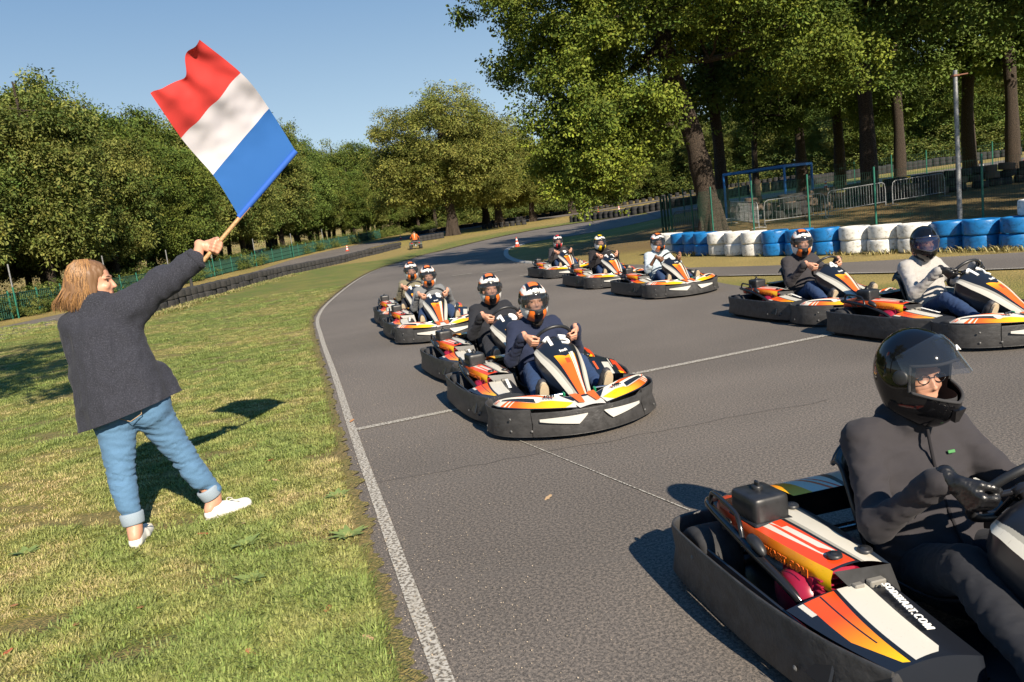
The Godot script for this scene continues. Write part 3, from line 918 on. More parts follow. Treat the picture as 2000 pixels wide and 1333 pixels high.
func make_kart() -> Node3D:
	kart_art()
	var k := Node3D.new()
	k.name = "kart"
	var bp: Material = mats.bumper_plastic
	# walls all round
	var corner := spline([Vector2(-0.56, 0.27), Vector2(-0.615, 0.315), Vector2(-0.655, 0.44), Vector2(-0.65, 0.58), Vector2(-0.597, 0.70), Vector2(-0.515, 0.79), Vector2(-0.435, 0.85)], 6)
	var front := spline([Vector2(-0.432, 0.853), Vector2(-0.33, 0.918), Vector2(-0.17, 0.982), Vector2(0, 1.005), Vector2(0.17, 0.982), Vector2(0.33, 0.918), Vector2(0.432, 0.853)], 6)
	var side := spline([Vector2(-0.48, -1.028), Vector2(-0.60, -1.022), Vector2(-0.665, -0.985), Vector2(-0.69, -0.90), Vector2(-0.70, -0.60), Vector2(-0.695, -0.25), Vector2(-0.66, 0.06), Vector2(-0.595, 0.285)], 6)
	var rear := [Vector2(0.477, -1.03), Vector2(0.2, -1.035), Vector2(-0.2, -1.035), Vector2(-0.477, -1.03)]
	part(k, "front_bumper", rail(mirror_path(front), 0.045, 0.225, 0.022, 0.012), bp)
	part(k, "bumper_corner", rail(mirror_path(mirror_path(corner)), 0.045, 0.25, 0.022, 0.012), bp)
	part(k, "bumper_corner", rail(mirror_path(corner), 0.045, 0.25, 0.022, 0.012), bp)
	part(k, "side_bumper", rail(side, 0.05, 0.265, 0.012, 0.014), bp)
	part(k, "side_bumper", rail(mirror_path(side), 0.05, 0.265, 0.012, 0.014), bp)
	part(k, "rear_bumper", rail(rear, 0.12, 0.25, 0.012, 0.014), bp)
	# white flashes stuck on the front wall
	for sg in [-1.0, 1.0]:
		var mb := MB.new()
		mb.patch(func(u: float, v: float) -> Vector3:
			var f := (0.22 + 0.62 * u) * 12.0 + 2.0 if sg < 0.0 else 0.0
			var i := clampi(int((0.10 + 0.34 * u) * (front.size() - 1)), 0, front.size() - 2)
			var tt := (0.10 + 0.34 * u) * (front.size() - 1) - i
			var p: Vector2 = front[i].lerp(front[i + 1], tt)
			var t: Vector2 = (front[i + 1] - front[i]).normalized()
			var n := Vector2(-t.y, t.x)
			p += n * 0.026
			var lo := lerpf(0.158, 0.122, u / 0.82) if u < 0.82 else lerpf(0.122, 0.185, (u - 0.82) / 0.18)
			return Vector3(p.x * -sg * -1.0, lerpf(lo, 0.178 + 0.014 * u, v), p.y)
		, 16, 2, sg > 0.0)
		part(k, "bumper_flash", mb.done(), mat("flash_white", lin(0.50, 0.49, 0.46), 0.4))
	# bolts
	var bolt := MB.new()
	bolt.lathe([Vector2(0.0, 0.004), Vector2(0.004, 0.004), Vector2(0.005, 0.002), Vector2(0.009, 0.0015), Vector2(0.010, -0.001)], 12, Transform3D())
	var bolt_mesh := bolt.done()
	for b in [[-0.706, 0.11, -0.42, -1, 0], [-0.70, 0.11, -0.05, -1, 0.1], [-0.707, 0.2, -0.75, -1, 0], [-0.655, 0.12, 0.16, -1, 0.25], [-0.678, 0.09, 0.47, -1, 0], [-0.575, 0.09, 0.765, -0.75, 0.6], [-0.575, 0.18, 0.765, -0.75, 0.6], [-0.45, 0.09, 0.872, -0.5, 0.85], [0.45, 0.09, 0.872, 0.5, 0.85], [0.575, 0.09, 0.765, 0.75, 0.6]]:
		var o := part(k, "bolt", bolt_mesh, mat("bolt_dark", lin(0.10, 0.10, 0.10), 0.5))
		var n := Vector3(b[3], 0, b[4]).normalized()
		o.transform = Transform3D(Basis(Quaternion(Vector3.UP, n)), Vector3(b[0], b[1], b[2]) + n * 0.003)
	# floor and frame
	var mb2 := MB.new()
	mb2.box(Vector3(0, 0.045, 0.38), Vector3(0.62, 0.006, 1.0))
	part(k, "floor_tray", mb2.done(), mats.pod_black)
	mb2 = MB.new()
	for i in 9:
		mb2.box(Vector3(-0.24, 0.052, 0.10 + i * 0.045), Vector3(0.16, 0.008, 0.016))
	part(k, "floor_ribs", mb2.done(), mats.pod_black)
	for sg in [-1.0, 1.0]:
		mb2 = MB.new()
		mb2.tube(spline([Vector3(0.30 * sg, 0.07, -0.98), Vector3(0.31 * sg, 0.07, -0.4), Vector3(0.30 * sg, 0.06, 0.3), Vector3(0.24 * sg, 0.06, 0.9)], 4), 0.016, 8)
		part(k, "frame_tube", mb2.done(), mats.guard_tube)
		mb2 = MB.new()
		mb2.box(Vector3(0.49 * sg, 0.10, -0.40), Vector3(0.36, 0.012, 1.1), Basis(), 0.004)
		mb2.box(Vector3(0.665 * sg, 0.17, -0.35), Vector3(0.012, 0.13, 0.9), Basis(Vector3.BACK, 0.3 * sg), 0.004)
		part(k, "side_tray", mb2.done(), mats.pod_black)
	mb2 = MB.new()
	mb2.tube([Vector3(-0.56, 0.14, -0.83), Vector3(0.56, 0.14, -0.83)], 0.02, 10)
	part(k, "rear_axle", mb2.done(), mats.steel)
	for sg in [-1.0, 1.0]:
		wheel_node(k, Vector3(0.585 * sg, 0.14, -0.83), 0.14, 0.17)
		wheel_node(k, Vector3(0.525 * sg, 0.13, 0.43), 0.13, 0.13)
	# nose fairing
	var nose := MB.new()
	nose.patch(func(u: float, v: float) -> Vector3: return nose_point(u * 2.0 - 1.0, v), 22, 44, true)
	var nose_part := part(k, "nose_fairing", nose.done(), mats.nose_print)
	for sg in [-1.0, 1.0]:
		nose = MB.new()
		nose.patch(func(u: float, v: float) -> Vector3:
			var e := nose_point(sg * 1.0, 0.04 + v * 0.94)
			var low := Vector3(e.x - sg * 0.03, e.y - lerpf(0.05, 0.16, v * (1.0 - v) * 4.0) - 0.02, e.z - 0.05 * (1.0 - v))
			var mid := e.lerp(low, 0.5) + Vector3(sg * 0.012, 0, 0)
			return e.lerp(mid, u * 2.0) if u < 0.5 else mid.lerp(low, u * 2.0 - 1.0), 6, 24, sg < 0.0)
		part(nose_part, "fairing_flank", nose.done(), mats.pod_black)
	var script := part(nose_part, "maker_script", text_mesh("Sodi", 0.024, 0.004), mats.lettering_white)
	script.transform = Transform3D(Basis(Vector3(1, 0, 0), Vector3(0, 0.53, -0.85), Vector3(0, 0.85, 0.53)).rotated(Vector3(0, 0.85, 0.53).normalized(), 0.12), nose_centre(0.535) + Vector3(0, 0.0045, 0.003))
	# centre plate between the wings
	nose = MB.new()
	nose.patch(func(u: float, v: float) -> Vector3: return bi(Vector3(-0.13, 0.262, 0.77), Vector3(0.13, 0.262, 0.77), Vector3(0.10, 0.226, 0.98), Vector3(-0.10, 0.226, 0.98), u, v) + Vector3(0, 0.012 * sin(PI * u), 0), 8, 6, true)
	part(k, "nose_plate", nose.done(), mat("plate_white", lin(0.60, 0.58, 0.54), 0.4))
	for sg in [-1.0, 1.0]:
		nose = MB.new()
		nose.prism(PackedVector2Array([Vector2(0.02, -0.02), Vector2(0.10, -0.02), Vector2(0.085, 0.14), Vector2(0.045, 0.16)]), 0.0, 0.004, Transform3D(Basis(Vector3(sg, 0, 0), Vector3(0, -0.17, 0.98), Vector3(0, 0.98, 0.17) * 1.0), Vector3(0, 0.278, 0.78)))
		part(k, "plate_flash", nose.done(), mat("flash_orange", lin(0.60, 0.13, 0.025), 0.4))
	nose = MB.new()
	nose.box(Vector3(0, 0.200, 0.965), Vector3(0.30, 0.03, 0.08), Basis(Vector3.RIGHT, 0.2), 0.008)
	part(k, "front_lip", nose.done(), bp)
	# wings left and right of the nose
	for sg in [-1.0, 1.0]:
		var fr := spline([Vector3(0.628, 0.249, 0.51), Vector3(0.60, 0.248, 0.65), Vector3(0.44, 0.243, 0.825), Vector3(0.12, 0.227, 0.965)], 6)
		var bk := spline([Vector3(0.618, 0.262, 0.50), Vector3(0.52, 0.296, 0.575), Vector3(0.33, 0.308, 0.69), Vector3(0.09, 0.275, 0.81)], 6)
		var wg := MB.new()
		wg.patch(func(u: float, v: float) -> Vector3:
			var f := u * (fr.size() - 1)
			var i := mini(int(f), fr.size() - 2)
			var a: Vector3 = fr[i].lerp(fr[i + 1], f - i)
			var b: Vector3 = bk[i].lerp(bk[i + 1], f - i)
			var p := a.lerp(b, v) + Vector3(0, 0.028 * sin(PI * v) * sin(PI * minf(1.0, u * 1.2 + 0.05)), 0)
			if v > 0.36 and v < 0.74 and u > 0.22 and u < 0.70:
				p.y -= 0.016
			return Vector3(p.x * sg, p.y, p.z), 30, 14, sg > 0.0)
		var wing := part(k, "wing_panel", wg.done(), mats.wing_print)
		wg = MB.new()
		wg.patch(func(u: float, v: float) -> Vector3:
			var f := u * (bk.size() - 1)
			var i := mini(int(f), bk.size() - 2)
			var a: Vector3 = bk[i].lerp(bk[i + 1], f - i)
			return Vector3(a.x * sg, lerpf(a.y, 0.10, v), a.z - 0.03 * v), 16, 4, sg < 0.0)
		part(wing, "wing_back", wg.done(), mats.pod_black)
		var logo := part(wing, "wing_lettering", text_mesh("SODI", 0.026, 0.006), mats.lettering_black)
		logo.transform = wing_text(sg)
	# right side: panel, engine, cover, tank, guard
	var pod := MB.new()
	pod.patch(func(u: float, v: float) -> Vector3: return bi(Vector3(-0.672, 0.262, -0.13), Vector3(-0.30, 0.285, -0.12), Vector3(-0.31, 0.240, 0.29), Vector3(-0.59, 0.252, 0.275), u, v) + Vector3(-0.012 * sin(PI * v) * (1.0 - u), 0.022 * sin(PI * u), 0), 12, 12, true)
	var podp := part(k, "side_panel", pod.done(), mats.pod_print)
	pod = MB.new()
	pod.patch(func(u: float, v: float) -> Vector3: return bi(Vector3(-0.30, 0.285, -0.12), Vector3(-0.29, 0.06, -0.12), Vector3(-0.30, 0.06, 0.32), Vector3(-0.31, 0.240, 0.29), u, v), 4, 4, true)
	pod.patch(func(u: float, v: float) -> Vector3: return bi(Vector3(-0.59, 0.252, 0.275), Vector3(-0.31, 0.240, 0.29), Vector3(-0.30, 0.06, 0.32), Vector3(-0.57, 0.08, 0.30), u, v) + Vector3(0, 0.022 * sin(PI * u) * (1.0 - v), 0), 12, 4, true)
	part(podp, "panel_edge", pod.done(), mats.pod_black)
	var word := part(podp, "panel_lettering", text_mesh("SODIKART.COM", 0.025, 0.003), mats.lettering_white)
	word.transform = Transform3D(Basis(Vector3(-0.16, -0.09, 1).normalized(), Vector3(1, -0.05, 0.16).normalized(), Vector3.UP).orthonormalized(), Vector3(-0.370, 0.300, 0.06))
	var en := MB.new()
	en.box(Vector3(-0.43, 0.22, -0.30), Vector3(0.18, 0.20, 0.22), Basis(), 0.02)
	en.lathe([Vector2(0.0, 0.06), Vector2(0.05, 0.06), Vector2(0.09, 0.045), Vector2(0.105, 0.0), Vector2(0.10, -0.04)], 24, Transform3D(Basis(Vector3.BACK, PI / 2), Vector3(-0.515, 0.20, -0.30)))
	for i in 7:
		en.box(Vector3(-0.43, 0.175 + 0.022 * i, -0.195), Vector3(0.17, 0.006, 0.05), Basis(), 0.001)
	part(k, "engine", en.done(), mats.engine_red)
	en = MB.new()
	en.tube(spline([Vector3(-0.40, 0.20, -0.42), Vector3(-0.42, 0.16, -0.6), Vector3(-0.4, 0.15, -0.85)], 4), 0.024, 10)
	part(k, "exhaust", en.done(), mats.galvanised)
	cover(k, -1.0, true)
	cover(k, 1.0, false)
	var tail := MB.new()
	tail.patch(func(u: float, v: float) -> Vector3: return bi(Vector3(-0.33, 0.355, -0.985), Vector3(0.33, 0.355, -0.985), Vector3(0.27, 0.388, -0.70), Vector3(-0.27, 0.388, -0.70), u, v) + Vector3(0, 0.02 * sin(PI * v) - 0.05 * pow(1.0 - v, 4.0), 0), 14, 10, true)
	var tailp := part(k, "tail_panel", tail.done(), mats.tail_print)
	tail = MB.new()
	tail.patch(func(u: float, v: float) -> Vector3: return bi(Vector3(-0.33, 0.322, -0.985), Vector3(0.33, 0.322, -0.985), Vector3(0.33, 0.14, -1.0), Vector3(-0.33, 0.14, -1.0), u, v), 6, 3, false)
	part(tailp, "tail_skirt", tail.done(), mats.pod_black)
	tank_and_guard(k)
	# left side panel
	pod = MB.new()
	pod.patch(func(u: float, v: float) -> Vector3: return bi(Vector3(0.665, 0.30, -0.14), Vector3(0.36, 0.35, -0.14), Vector3(0.33, 0.240, 0.29), Vector3(0.59, 0.252, 0.275), u, v) + Vector3(0, 0.025 * sin(PI * u), 0), 12, 12, false)
	podp = part(k, "side_panel", pod.done(), mats.left_pod_print)
	pod = MB.new()
	pod.patch(func(u: float, v: float) -> Vector3: return bi(Vector3(0.36, 0.35, -0.14), Vector3(0.33, 0.06, -0.14), Vector3(0.32, 0.06, 0.32), Vector3(0.33, 0.240, 0.29), u, v), 4, 4, false)
	part(podp, "panel_edge", pod.done(), mats.pod_black)
	seat(k)
	steering(k)
	for sg in [-1.0, 1.0]:
		pedal(k, sg)
	return k

func wing_text(sg: float) -> Transform3D:
	var x := Vector3(1, -0.03 * sg, -0.50 * sg).normalized()
	var z := Vector3(0, 0.96, 0.28)
	z = (z - x * z.dot(x)).normalized()
	return Transform3D(Basis(x, z.cross(x), z), Vector3(0.27 * sg, 0.307, 0.80))

func cover(k: Node3D, sg: float, right: bool) -> void:
	# a moulded box over the rear wheel: top with print, outer strip, front with sockets
	var st := [[-0.99, 0.325, 0.44], [-0.92, 0.348, 0.49], [-0.80, 0.366, 0.545], [-0.6, 0.378, 0.56], [-0.4, 0.376, 0.545], [-0.24, 0.364, 0.515], [-0.14, 0.352, 0.485]]
	var top := MB.new()
	var at := func(v: float) -> Array:
		var f := v * (st.size() - 1)
		var i := mini(int(f), st.size() - 2)
		var o := []
		for n in 3:
			o.append(lerpf(st[i][n], st[i + 1][n], f - i))
		return o
	top.patch(func(u: float, v: float) -> Vector3:
		var s: Array = at.call(v)
		return Vector3(sg * lerpf(s[2], 0.27, u), s[1] + 0.016 * sin(PI * u) - 0.02 * u * u, s[0]), 10, 18, sg < 0.0)
	var c := part(k, "engine_cover" if right else "rear_cover", top.done(), mats.cover_print if right else mats.left_pod_print)
	var side := MB.new()
	side.patch(func(u: float, v: float) -> Vector3:
		var s: Array = at.call(u)
		return Vector3(sg * (s[2] + 0.012 * sin(PI * v)), s[1] - 0.07 * v - (0.02 * v if u > 0.9 else 0.0), s[0]), 18, 3, sg > 0.0)
	part(c, "cover_strip", side.done(), mats.cover_side_print)
	side = MB.new()
	side.patch(func(u: float, v: float) -> Vector3: return bi(Vector3(sg * 0.485, 0.350, -0.138), Vector3(sg * 0.27, 0.333, -0.138), Vector3(sg * 0.24, 0.13, -0.07), Vector3(sg * 0.40, 0.24, -0.10), u, v), 5, 5, sg > 0.0)
	side.patch(func(u: float, v: float) -> Vector3:
		var s: Array = at.call(u)
		return Vector3(sg * lerpf(0.27, 0.235, v), lerpf(s[1] - 0.02, 0.10, v), s[0] + 0.05 * v), 12, 3, sg < 0.0)
	part(c, "cover_skirt", side.done(), mats.black_plastic)
	var bolt := MB.new()
	bolt.lathe([Vector2(0.0, 0.010), Vector2(0.010, 0.010), Vector2(0.014, 0.004), Vector2(0.022, 0.008), Vector2(0.026, 0.004), Vector2(0.027, -0.004)], 16, Transform3D())
	var bm := bolt.done()
	for p in [[0.44, 0.370, -0.195], [0.32, 0.362, -0.20], [0.33, 0.380, -0.62], [0.34, 0.372, -0.84]]:
		var o := part(c, "cap_screw", bm, mats.black_plastic)
		o.position = Vector3(sg * p[0], p[1] + 0.006, p[2])
	if right:
		side = MB.new()
		side.box(Vector3(-0.35, 0.285, -0.107), Vector3(0.06, 0.05, 0.03), Basis(), 0.004)
		side.box(Vector3(-0.415, 0.29, -0.112), Vector3(0.035, 0.03, 0.025), Basis(), 0.003)
		part(c, "socket", side.done(), mat("socket_grey", lin(0.20, 0.19, 0.17), 0.5))
		side = MB.new()
		side.tube(spline([Vector3(-0.40, 0.27, -0.10), Vector3(-0.39, 0.24, -0.075), Vector3(-0.35, 0.235, -0.08), Vector3(-0.34, 0.26, -0.09)], 4), 0.005, 6)
		part(c, "cable", side.done(), mat("cable_red", lin(0.4, 0.03, 0.02), 0.5))
		var w := part(c, "cover_lettering", text_mesh("SODIKART.COM", 0.030, 0.003), mats.lettering_orange)
		w.transform = Transform3D(Basis(Vector3(0.15, -0.05, 1).normalized(), Vector3(0, 1, 0.05).normalized(), Vector3(-1, 0, 0.15)).orthonormalized(), Vector3(-0.5575, 0.330, -0.36))
		w = part(c, "model_lettering", text_mesh("SR", 0.06, 0.003), mats.lettering_black)
		w.transform = Transform3D(Basis(Vector3(-0.02, 0.06, 1).normalized(), Vector3(0, 1, -0.06).normalized(), Vector3(-1, 0, 0)).orthonormalized(), Vector3(-0.5715, 0.328, -0.70))

func tank_and_guard(k: Node3D) -> void:
	var t := MB.new()
	t.rbox(Vector3(-0.475, 0.430, -0.605), Vector3(0.152, 0.112, 0.175), 0.022, Basis(Vector3.UP, 0.06))
	t.box(Vector3(-0.475, 0.382, -0.605), Vector3(0.165, 0.016, 0.19), Basis(Vector3.UP, 0.06), 0.006)
	var tank := part(k, "fuel_tank", t.done(), mats.black_plastic)
	t = MB.new()
	t.lathe([Vector2(0.0, 0.016), Vector2(0.018, 0.016), Vector2(0.021, 0.010), Vector2(0.021, 0.0)], 16, Transform3D(Basis(), Vector3(-0.475, 0.485, -0.615)))
	t.box(Vector3(-0.475, 0.508, -0.615), Vector3(0.012, 0.022, 0.03), Basis(), 0.004)
	part(tank, "tank_cap", t.done(), mats.black_plastic)
	var g := MB.new()
	g.tube(spline([Vector3(-0.46, 0.33, -0.98), Vector3(-0.545, 0.358, -0.90), Vector3(-0.578, 0.36, -0.80), Vector3(-0.605, 0.345, -0.55), Vector3(-0.605, 0.32, -0.42), Vector3(-0.585, 0.27, -0.28), Vector3(-0.55, 0.20, -0.215), Vector3(-0.535, 0.12, -0.20)], 6), 0.0165, 10)
	part(k, "engine_guard", g.done(), mats.guard_tube)
	g = MB.new()
	g.tube(spline([Vector3(-0.57, 0.36, -0.83), Vector3(-0.572, 0.415, -0.815), Vector3(-0.575, 0.432, -0.77), Vector3(-0.588, 0.424, -0.60), Vector3(-0.598, 0.40, -0.545), Vector3(-0.605, 0.345, -0.515)], 6), 0.010, 8)
	part(k, "guard_hoop", g.done(), mats.guard_tube)
	g = MB.new()
	g.tube(spline([Vector3(-0.607, 0.378, -0.46), Vector3(-0.605, 0.366, -0.41), Vector3(-0.60, 0.338, -0.37)], 4), [0.008, 0.019, 0.021, 0.022, 0.021, 0.020, 0.018, 0.014, 0.006], 10)
	part(k, "guard_pad", g.done(), mats.black_plastic)

func seat(k: Node3D) -> void:
	var prof := spline([Vector3(0.165, 0.13, 0.02), Vector3(0.19, 0.085, -0.10), Vector3(0.20, 0.075, -0.28), Vector3(0.205, 0.10, -0.42), Vector3(0.22, 0.22, -0.53), Vector3(0.24, 0.42, -0.60), Vector3(0.225, 0.575, -0.64), Vector3(0.21, 0.61, -0.655)], 4)   # half width, y, z
	var f := func(u: float, v: float, out: float) -> Vector3:
		var t := v * (prof.size() - 1)
		var i := mini(int(t), prof.size() - 2)
		var p: Vector3 = prof[i].lerp(prof[i + 1], t - i)
		var s := u * 2.0 - 1.0
		var back := smoothstep(0.35, 0.65, v)
		var r := pow(absf(s), 2.5)
		return Vector3(0.06 + s * (p.x + out), p.y + r * lerpf(0.11, 0.02, back) - out * (1.0 - back) - 0.10 * r * smoothstep(0.75, 1.0, v), p.z + r * 0.15 * back * (1.0 - 0.6 * smoothstep(0.7, 1.0, v)) - out * back)
	var mb := MB.new()
	mb.patch(func(u: float, v: float) -> Vector3: return f.call(u, v, 0.0), 16, 28, true)
	mb.patch(func(u: float, v: float) -> Vector3: return f.call(u, v, 0.008), 16, 28, false)
	var s := part(k, "seat", mb.done(), mats.seat_shell)
	mb = MB.new()
	var rim := []
	for i in 25:
		rim.append(f.call(0.0, i / 24.0, 0.004))
	for i in range(1, 16):
		rim.append(f.call(i / 16.0, 1.0, 0.004))
	for i in 25:
		rim.append(f.call(1.0, 1.0 - i / 24.0, 0.004))
	mb.tube(rim, 0.009, 8)
	part(s, "seat_rim", mb.done(), mats.black_plastic)

const WHEEL_C := Vector3(0.05, 0.595, 0.07)
const WHEEL_U := Vector3(0, 0.77, 0.638)
const WHEEL_R := 0.162

func rim_point(a: float) -> Vector3:   # angle from the driver's left (+x) upwards
	return WHEEL_C + (Vector3.RIGHT * cos(a) + WHEEL_U * sin(a)) * WHEEL_R

func steering(k: Node3D) -> void:
	var mb := MB.new()
	var ring := []
	for i in 41:
		ring.append(rim_point(TAU * i / 40.0))
	mb.tube(ring, 0.0145, 10, false)
	var sw := part(k, "steering_wheel", mb.done(), mats.black_plastic)
	mb = MB.new()
	for a in [0.0, PI, -PI / 2]:
		mb.tube([WHEEL_C, rim_point(a)], [0.012, 0.008], 8)
	mb.lathe([Vector2(0.0, 0.012), Vector2(0.035, 0.01), Vector2(0.04, 0.0), Vector2(0.035, -0.02)], 16, Transform3D(Basis(Quaternion(Vector3.UP, Vector3(0, 0.638, -0.77))), WHEEL_C))
	part(sw, "spokes", mb.done(), mats.guard_tube)
	mb = MB.new()
	mb.tube([WHEEL_C, Vector3(0.03, 0.35, 0.28), Vector3(0.02, 0.12, 0.52)], 0.014, 10)
	part(k, "steering_column", mb.done(), mats.guard_tube)

func pedal(k: Node3D, sg: float) -> void:
	var mb := MB.new()
	mb.tube([Vector3(0.13 * sg, 0.285, 0.705), Vector3(0.37 * sg, 0.272, 0.69)], 0.0115, 10)
	var p := part(k, "pedal", mb.done(), mats.steel)
	mb = MB.new()
	mb.box(Vector3(0.38 * sg, 0.24, 0.69), Vector3(0.03, 0.085, 0.035), Basis(Vector3.RIGHT, 0.2), 0.006)
	mb.tube([Vector3(0.35 * sg, 0.273, 0.69), Vector3(0.395 * sg, 0.271, 0.688)], 0.017, 10)
	part(p, "pedal_bracket", mb.done(), mats.pedal_green)
	mb = MB.new()
	mb.box(Vector3(0.125 * sg, 0.20, 0.705), Vector3(0.016, 0.20, 0.03), Basis(Vector3.RIGHT, 0.15), 0.004)
	part(p, "pedal_arm", mb.done(), mats.pedal_green)

# ------------------------------------------------------------------ figures: smooth-joined tapered bones, meshed as surface nets
class Nets:
	var verts := PackedVector3Array()
	var norms := PackedVector3Array()
	var idx := PackedInt32Array()
	static func dist(b: Array, p: Vector3) -> float:
		if b[0] == 0:
			var pa: Vector3 = p - b[1]
			var ab: Vector3 = b[2]
			var t := clampf(pa.dot(ab) * b[3], 0.0, 1.0)
			return (pa - ab * t).length() - (b[4] + b[5] * t)
		var q: Vector3 = b[2] * (p - b[1])
		var r: Vector3 = b[3]
		var qr := q / r
		var k0 := qr.length()
		if k0 < 0.05:
			return -minf(r.x, minf(r.y, r.z))
		return k0 * (k0 - 1.0) / (qr / r).length()
	static func bone(a: Vector3, b: Vector3, ra: float, rb: float) -> Array:
		var ab := b - a
		return [0, a, ab, 1.0 / maxf(ab.length_squared(), 1e-9), ra, rb - ra]
	static func ball(c: Vector3, r: Vector3, basis := Basis()) -> Array:
		return [1, c, basis.inverse(), r]
	func add(bones: Array, cell: float, k: float, disp = null) -> void:
		var lo := Vector3.ONE * 1e9
		var hi := -lo
		for b in bones:
			var r: float = maxf(b[4], b[4] + b[5]) if b[0] == 0 else maxf(b[3].x, maxf(b[3].y, b[3].z))
			var e: Vector3 = b[1] + b[2] if b[0] == 0 else b[1]
			lo = lo.min(b[1].min(e) - Vector3.ONE * r)
			hi = hi.max(b[1].max(e) + Vector3.ONE * r)
		lo -= Vector3.ONE * cell * 3.0
		hi += Vector3.ONE * cell * 3.0
		var bx := int(ceil((hi.x - lo.x) / cell / 4.0))
		var by := int(ceil((hi.y - lo.y) / cell / 4.0))
		var bz := int(ceil((hi.z - lo.z) / cell / 4.0))
		var nx := bx * 4
		var ny := by * 4
		var nz := bz * 4
		var sy := nx
		var sz := nx * ny
		var field := PackedFloat32Array()
		field.resize(nx * ny * nz)
		field.fill(1e6)
		var half := cell * 4.0 * 0.8661
		var blocks := []
		for z in bz:
			for y in by:
				for x in bx:
					var c := lo + Vector3(x * 4 + 1.5, y * 4 + 1.5, z * 4 + 1.5) * cell
					var ds := []
					var dmin := 1e9
					for b in bones:
						var d := dist(b, c)
						ds.append(d)
						dmin = minf(dmin, d)
					if dmin > half * 1.25 + cell + k * 0.3:
						continue
					var base := x * 4 + y * 4 * sy + z * 4 * sz
					if dmin < -half * 1.3 - cell:
						for kk in 4:
							for jj in 4:
								for ii in 4:
									field[base + ii + jj * sy + kk * sz] = -1.0
						continue
					var act := []
					for i in bones.size():
						if ds[i] < dmin + half * 2.2 + k:
							act.append(bones[i])
					blocks.append(base)
					for kk in 4:
						for jj in 4:
							for ii in 4:
								var p := lo + Vector3(x * 4 + ii, y * 4 + jj, z * 4 + kk) * cell
								var m := 1e6
								for b in act:
									var d: float
									if b[0] == 0:
										var pa: Vector3 = p - b[1]
										var ab: Vector3 = b[2]
										var t := clampf(pa.dot(ab) * b[3], 0.0, 1.0)
										d = (pa - ab * t).length() - (b[4] + b[5] * t)
									else:
										d = dist(b, p)
									var h := maxf(k - absf(m - d), 0.0) / k
									m = minf(m, d) - h * h * k * 0.25
								field[base + ii + jj * sy + kk * sz] = m
		var first := verts.size()
		var vid := {}
		var offs := [0, 1, sy, sy + 1, sz, sz + 1, sz + sy, sz + sy + 1]
		var pos := [Vector3(0, 0, 0), Vector3(1, 0, 0), Vector3(0, 1, 0), Vector3(1, 1, 0), Vector3(0, 0, 1), Vector3(1, 0, 1), Vector3(0, 1, 1), Vector3(1, 1, 1)]
		var edges := [[0, 1], [2, 3], [4, 5], [6, 7], [0, 2], [1, 3], [4, 6], [5, 7], [0, 4], [1, 5], [2, 6], [3, 7]]
		for base in blocks:
			for kk in 4:
				for jj in 4:
					for ii in 4:
						var at: int = base + ii + jj * sy + kk * sz
						var x := at % nx
						var y := (at / nx) % ny
						var z := at / sz
						if x >= nx - 1 or y >= ny - 1 or z >= nz - 1:
							continue
						var neg := 0
						for o in offs:
							if field[at + o] < 0.0:
								neg += 1
						if neg == 0 or neg == 8:
							continue
						var sum := Vector3.ZERO
						var cnt := 0
						for e in edges:
							var f0 := field[at + offs[e[0]]]
							var f1 := field[at + offs[e[1]]]
							if (f0 < 0.0) != (f1 < 0.0):
								var t := clampf(f0 / (f0 - f1), 0.0, 1.0)
								sum += pos[e[0]].lerp(pos[e[1]], t)
								cnt += 1
						vid[at] = verts.size()
						verts.append(lo + (Vector3(x, y, z) + sum / cnt) * cell)
		norms.resize(verts.size())
		for at in vid:
			for ax in 3:
				var step: int = [1, sy, sz][ax]
				var u: int = [sy, sz, 1][ax]
				var w: int = [sz, 1, sy][ax]
				var f0 := field[at]
				var f1 := field[at + step]
				if (f0 < 0.0) == (f1 < 0.0):
					continue
				var a: int = vid.get(at, -1)
				var b: int = vid.get(at - u, -1)
				var c: int = vid.get(at - u - w, -1)
				var d: int = vid.get(at - w, -1)
				if a < 0 or b < 0 or c < 0 or d < 0:
					continue
				var tris := [a, b, c, a, c, d] if f0 < 0.0 else [a, c, b, a, d, c]
				# winding above is counter-clockwise seen from outside; emit clockwise
				for t in [0, 3]:
					var i0: int = tris[t]
					var i1: int = tris[t + 1]
					var i2: int = tris[t + 2]
					var n := (verts[i1] - verts[i0]).cross(verts[i2] - verts[i0])
					norms[i0] += n
					norms[i1] += n
					norms[i2] += n
					idx.append(i0)
					idx.append(i2)
					idx.append(i1)
		for i in range(first, verts.size()):
			norms[i] = norms[i].normalized()
		if disp != null:
			for i in range(first, verts.size()):
				verts[i] += norms[i] * float(disp.call(verts[i]))
			for i in range(first, verts.size()):
				norms[i] = Vector3.ZERO
			for t in range(0, idx.size(), 3):
				if idx[t] < first:
					continue
				var n := (verts[idx[t + 2]] - verts[idx[t]]).cross(verts[idx[t + 1]] - verts[idx[t]])
				norms[idx[t]] += n
				norms[idx[t + 1]] += n
				norms[idx[t + 2]] += n
			for i in range(first, verts.size()):
				norms[i] = norms[i].normalized()
	func mesh(col = null) -> ArrayMesh:
		var arr := []
		arr.resize(Mesh.ARRAY_MAX)
		arr[Mesh.ARRAY_VERTEX] = verts
		arr[Mesh.ARRAY_NORMAL] = norms
		arr[Mesh.ARRAY_INDEX] = idx
		if col != null:
			var cs := PackedColorArray()
			for v in verts:
				cs.append(col.call(v))
			arr[Mesh.ARRAY_COLOR] = cs
		var m := ArrayMesh.new()
		m.add_surface_from_arrays(Mesh.PRIMITIVE_TRIANGLES, arr)
		return m

func B(a: Vector3, b: Vector3, ra: float, rb: float) -> Array:
	return Nets.bone(a, b, ra, rb)

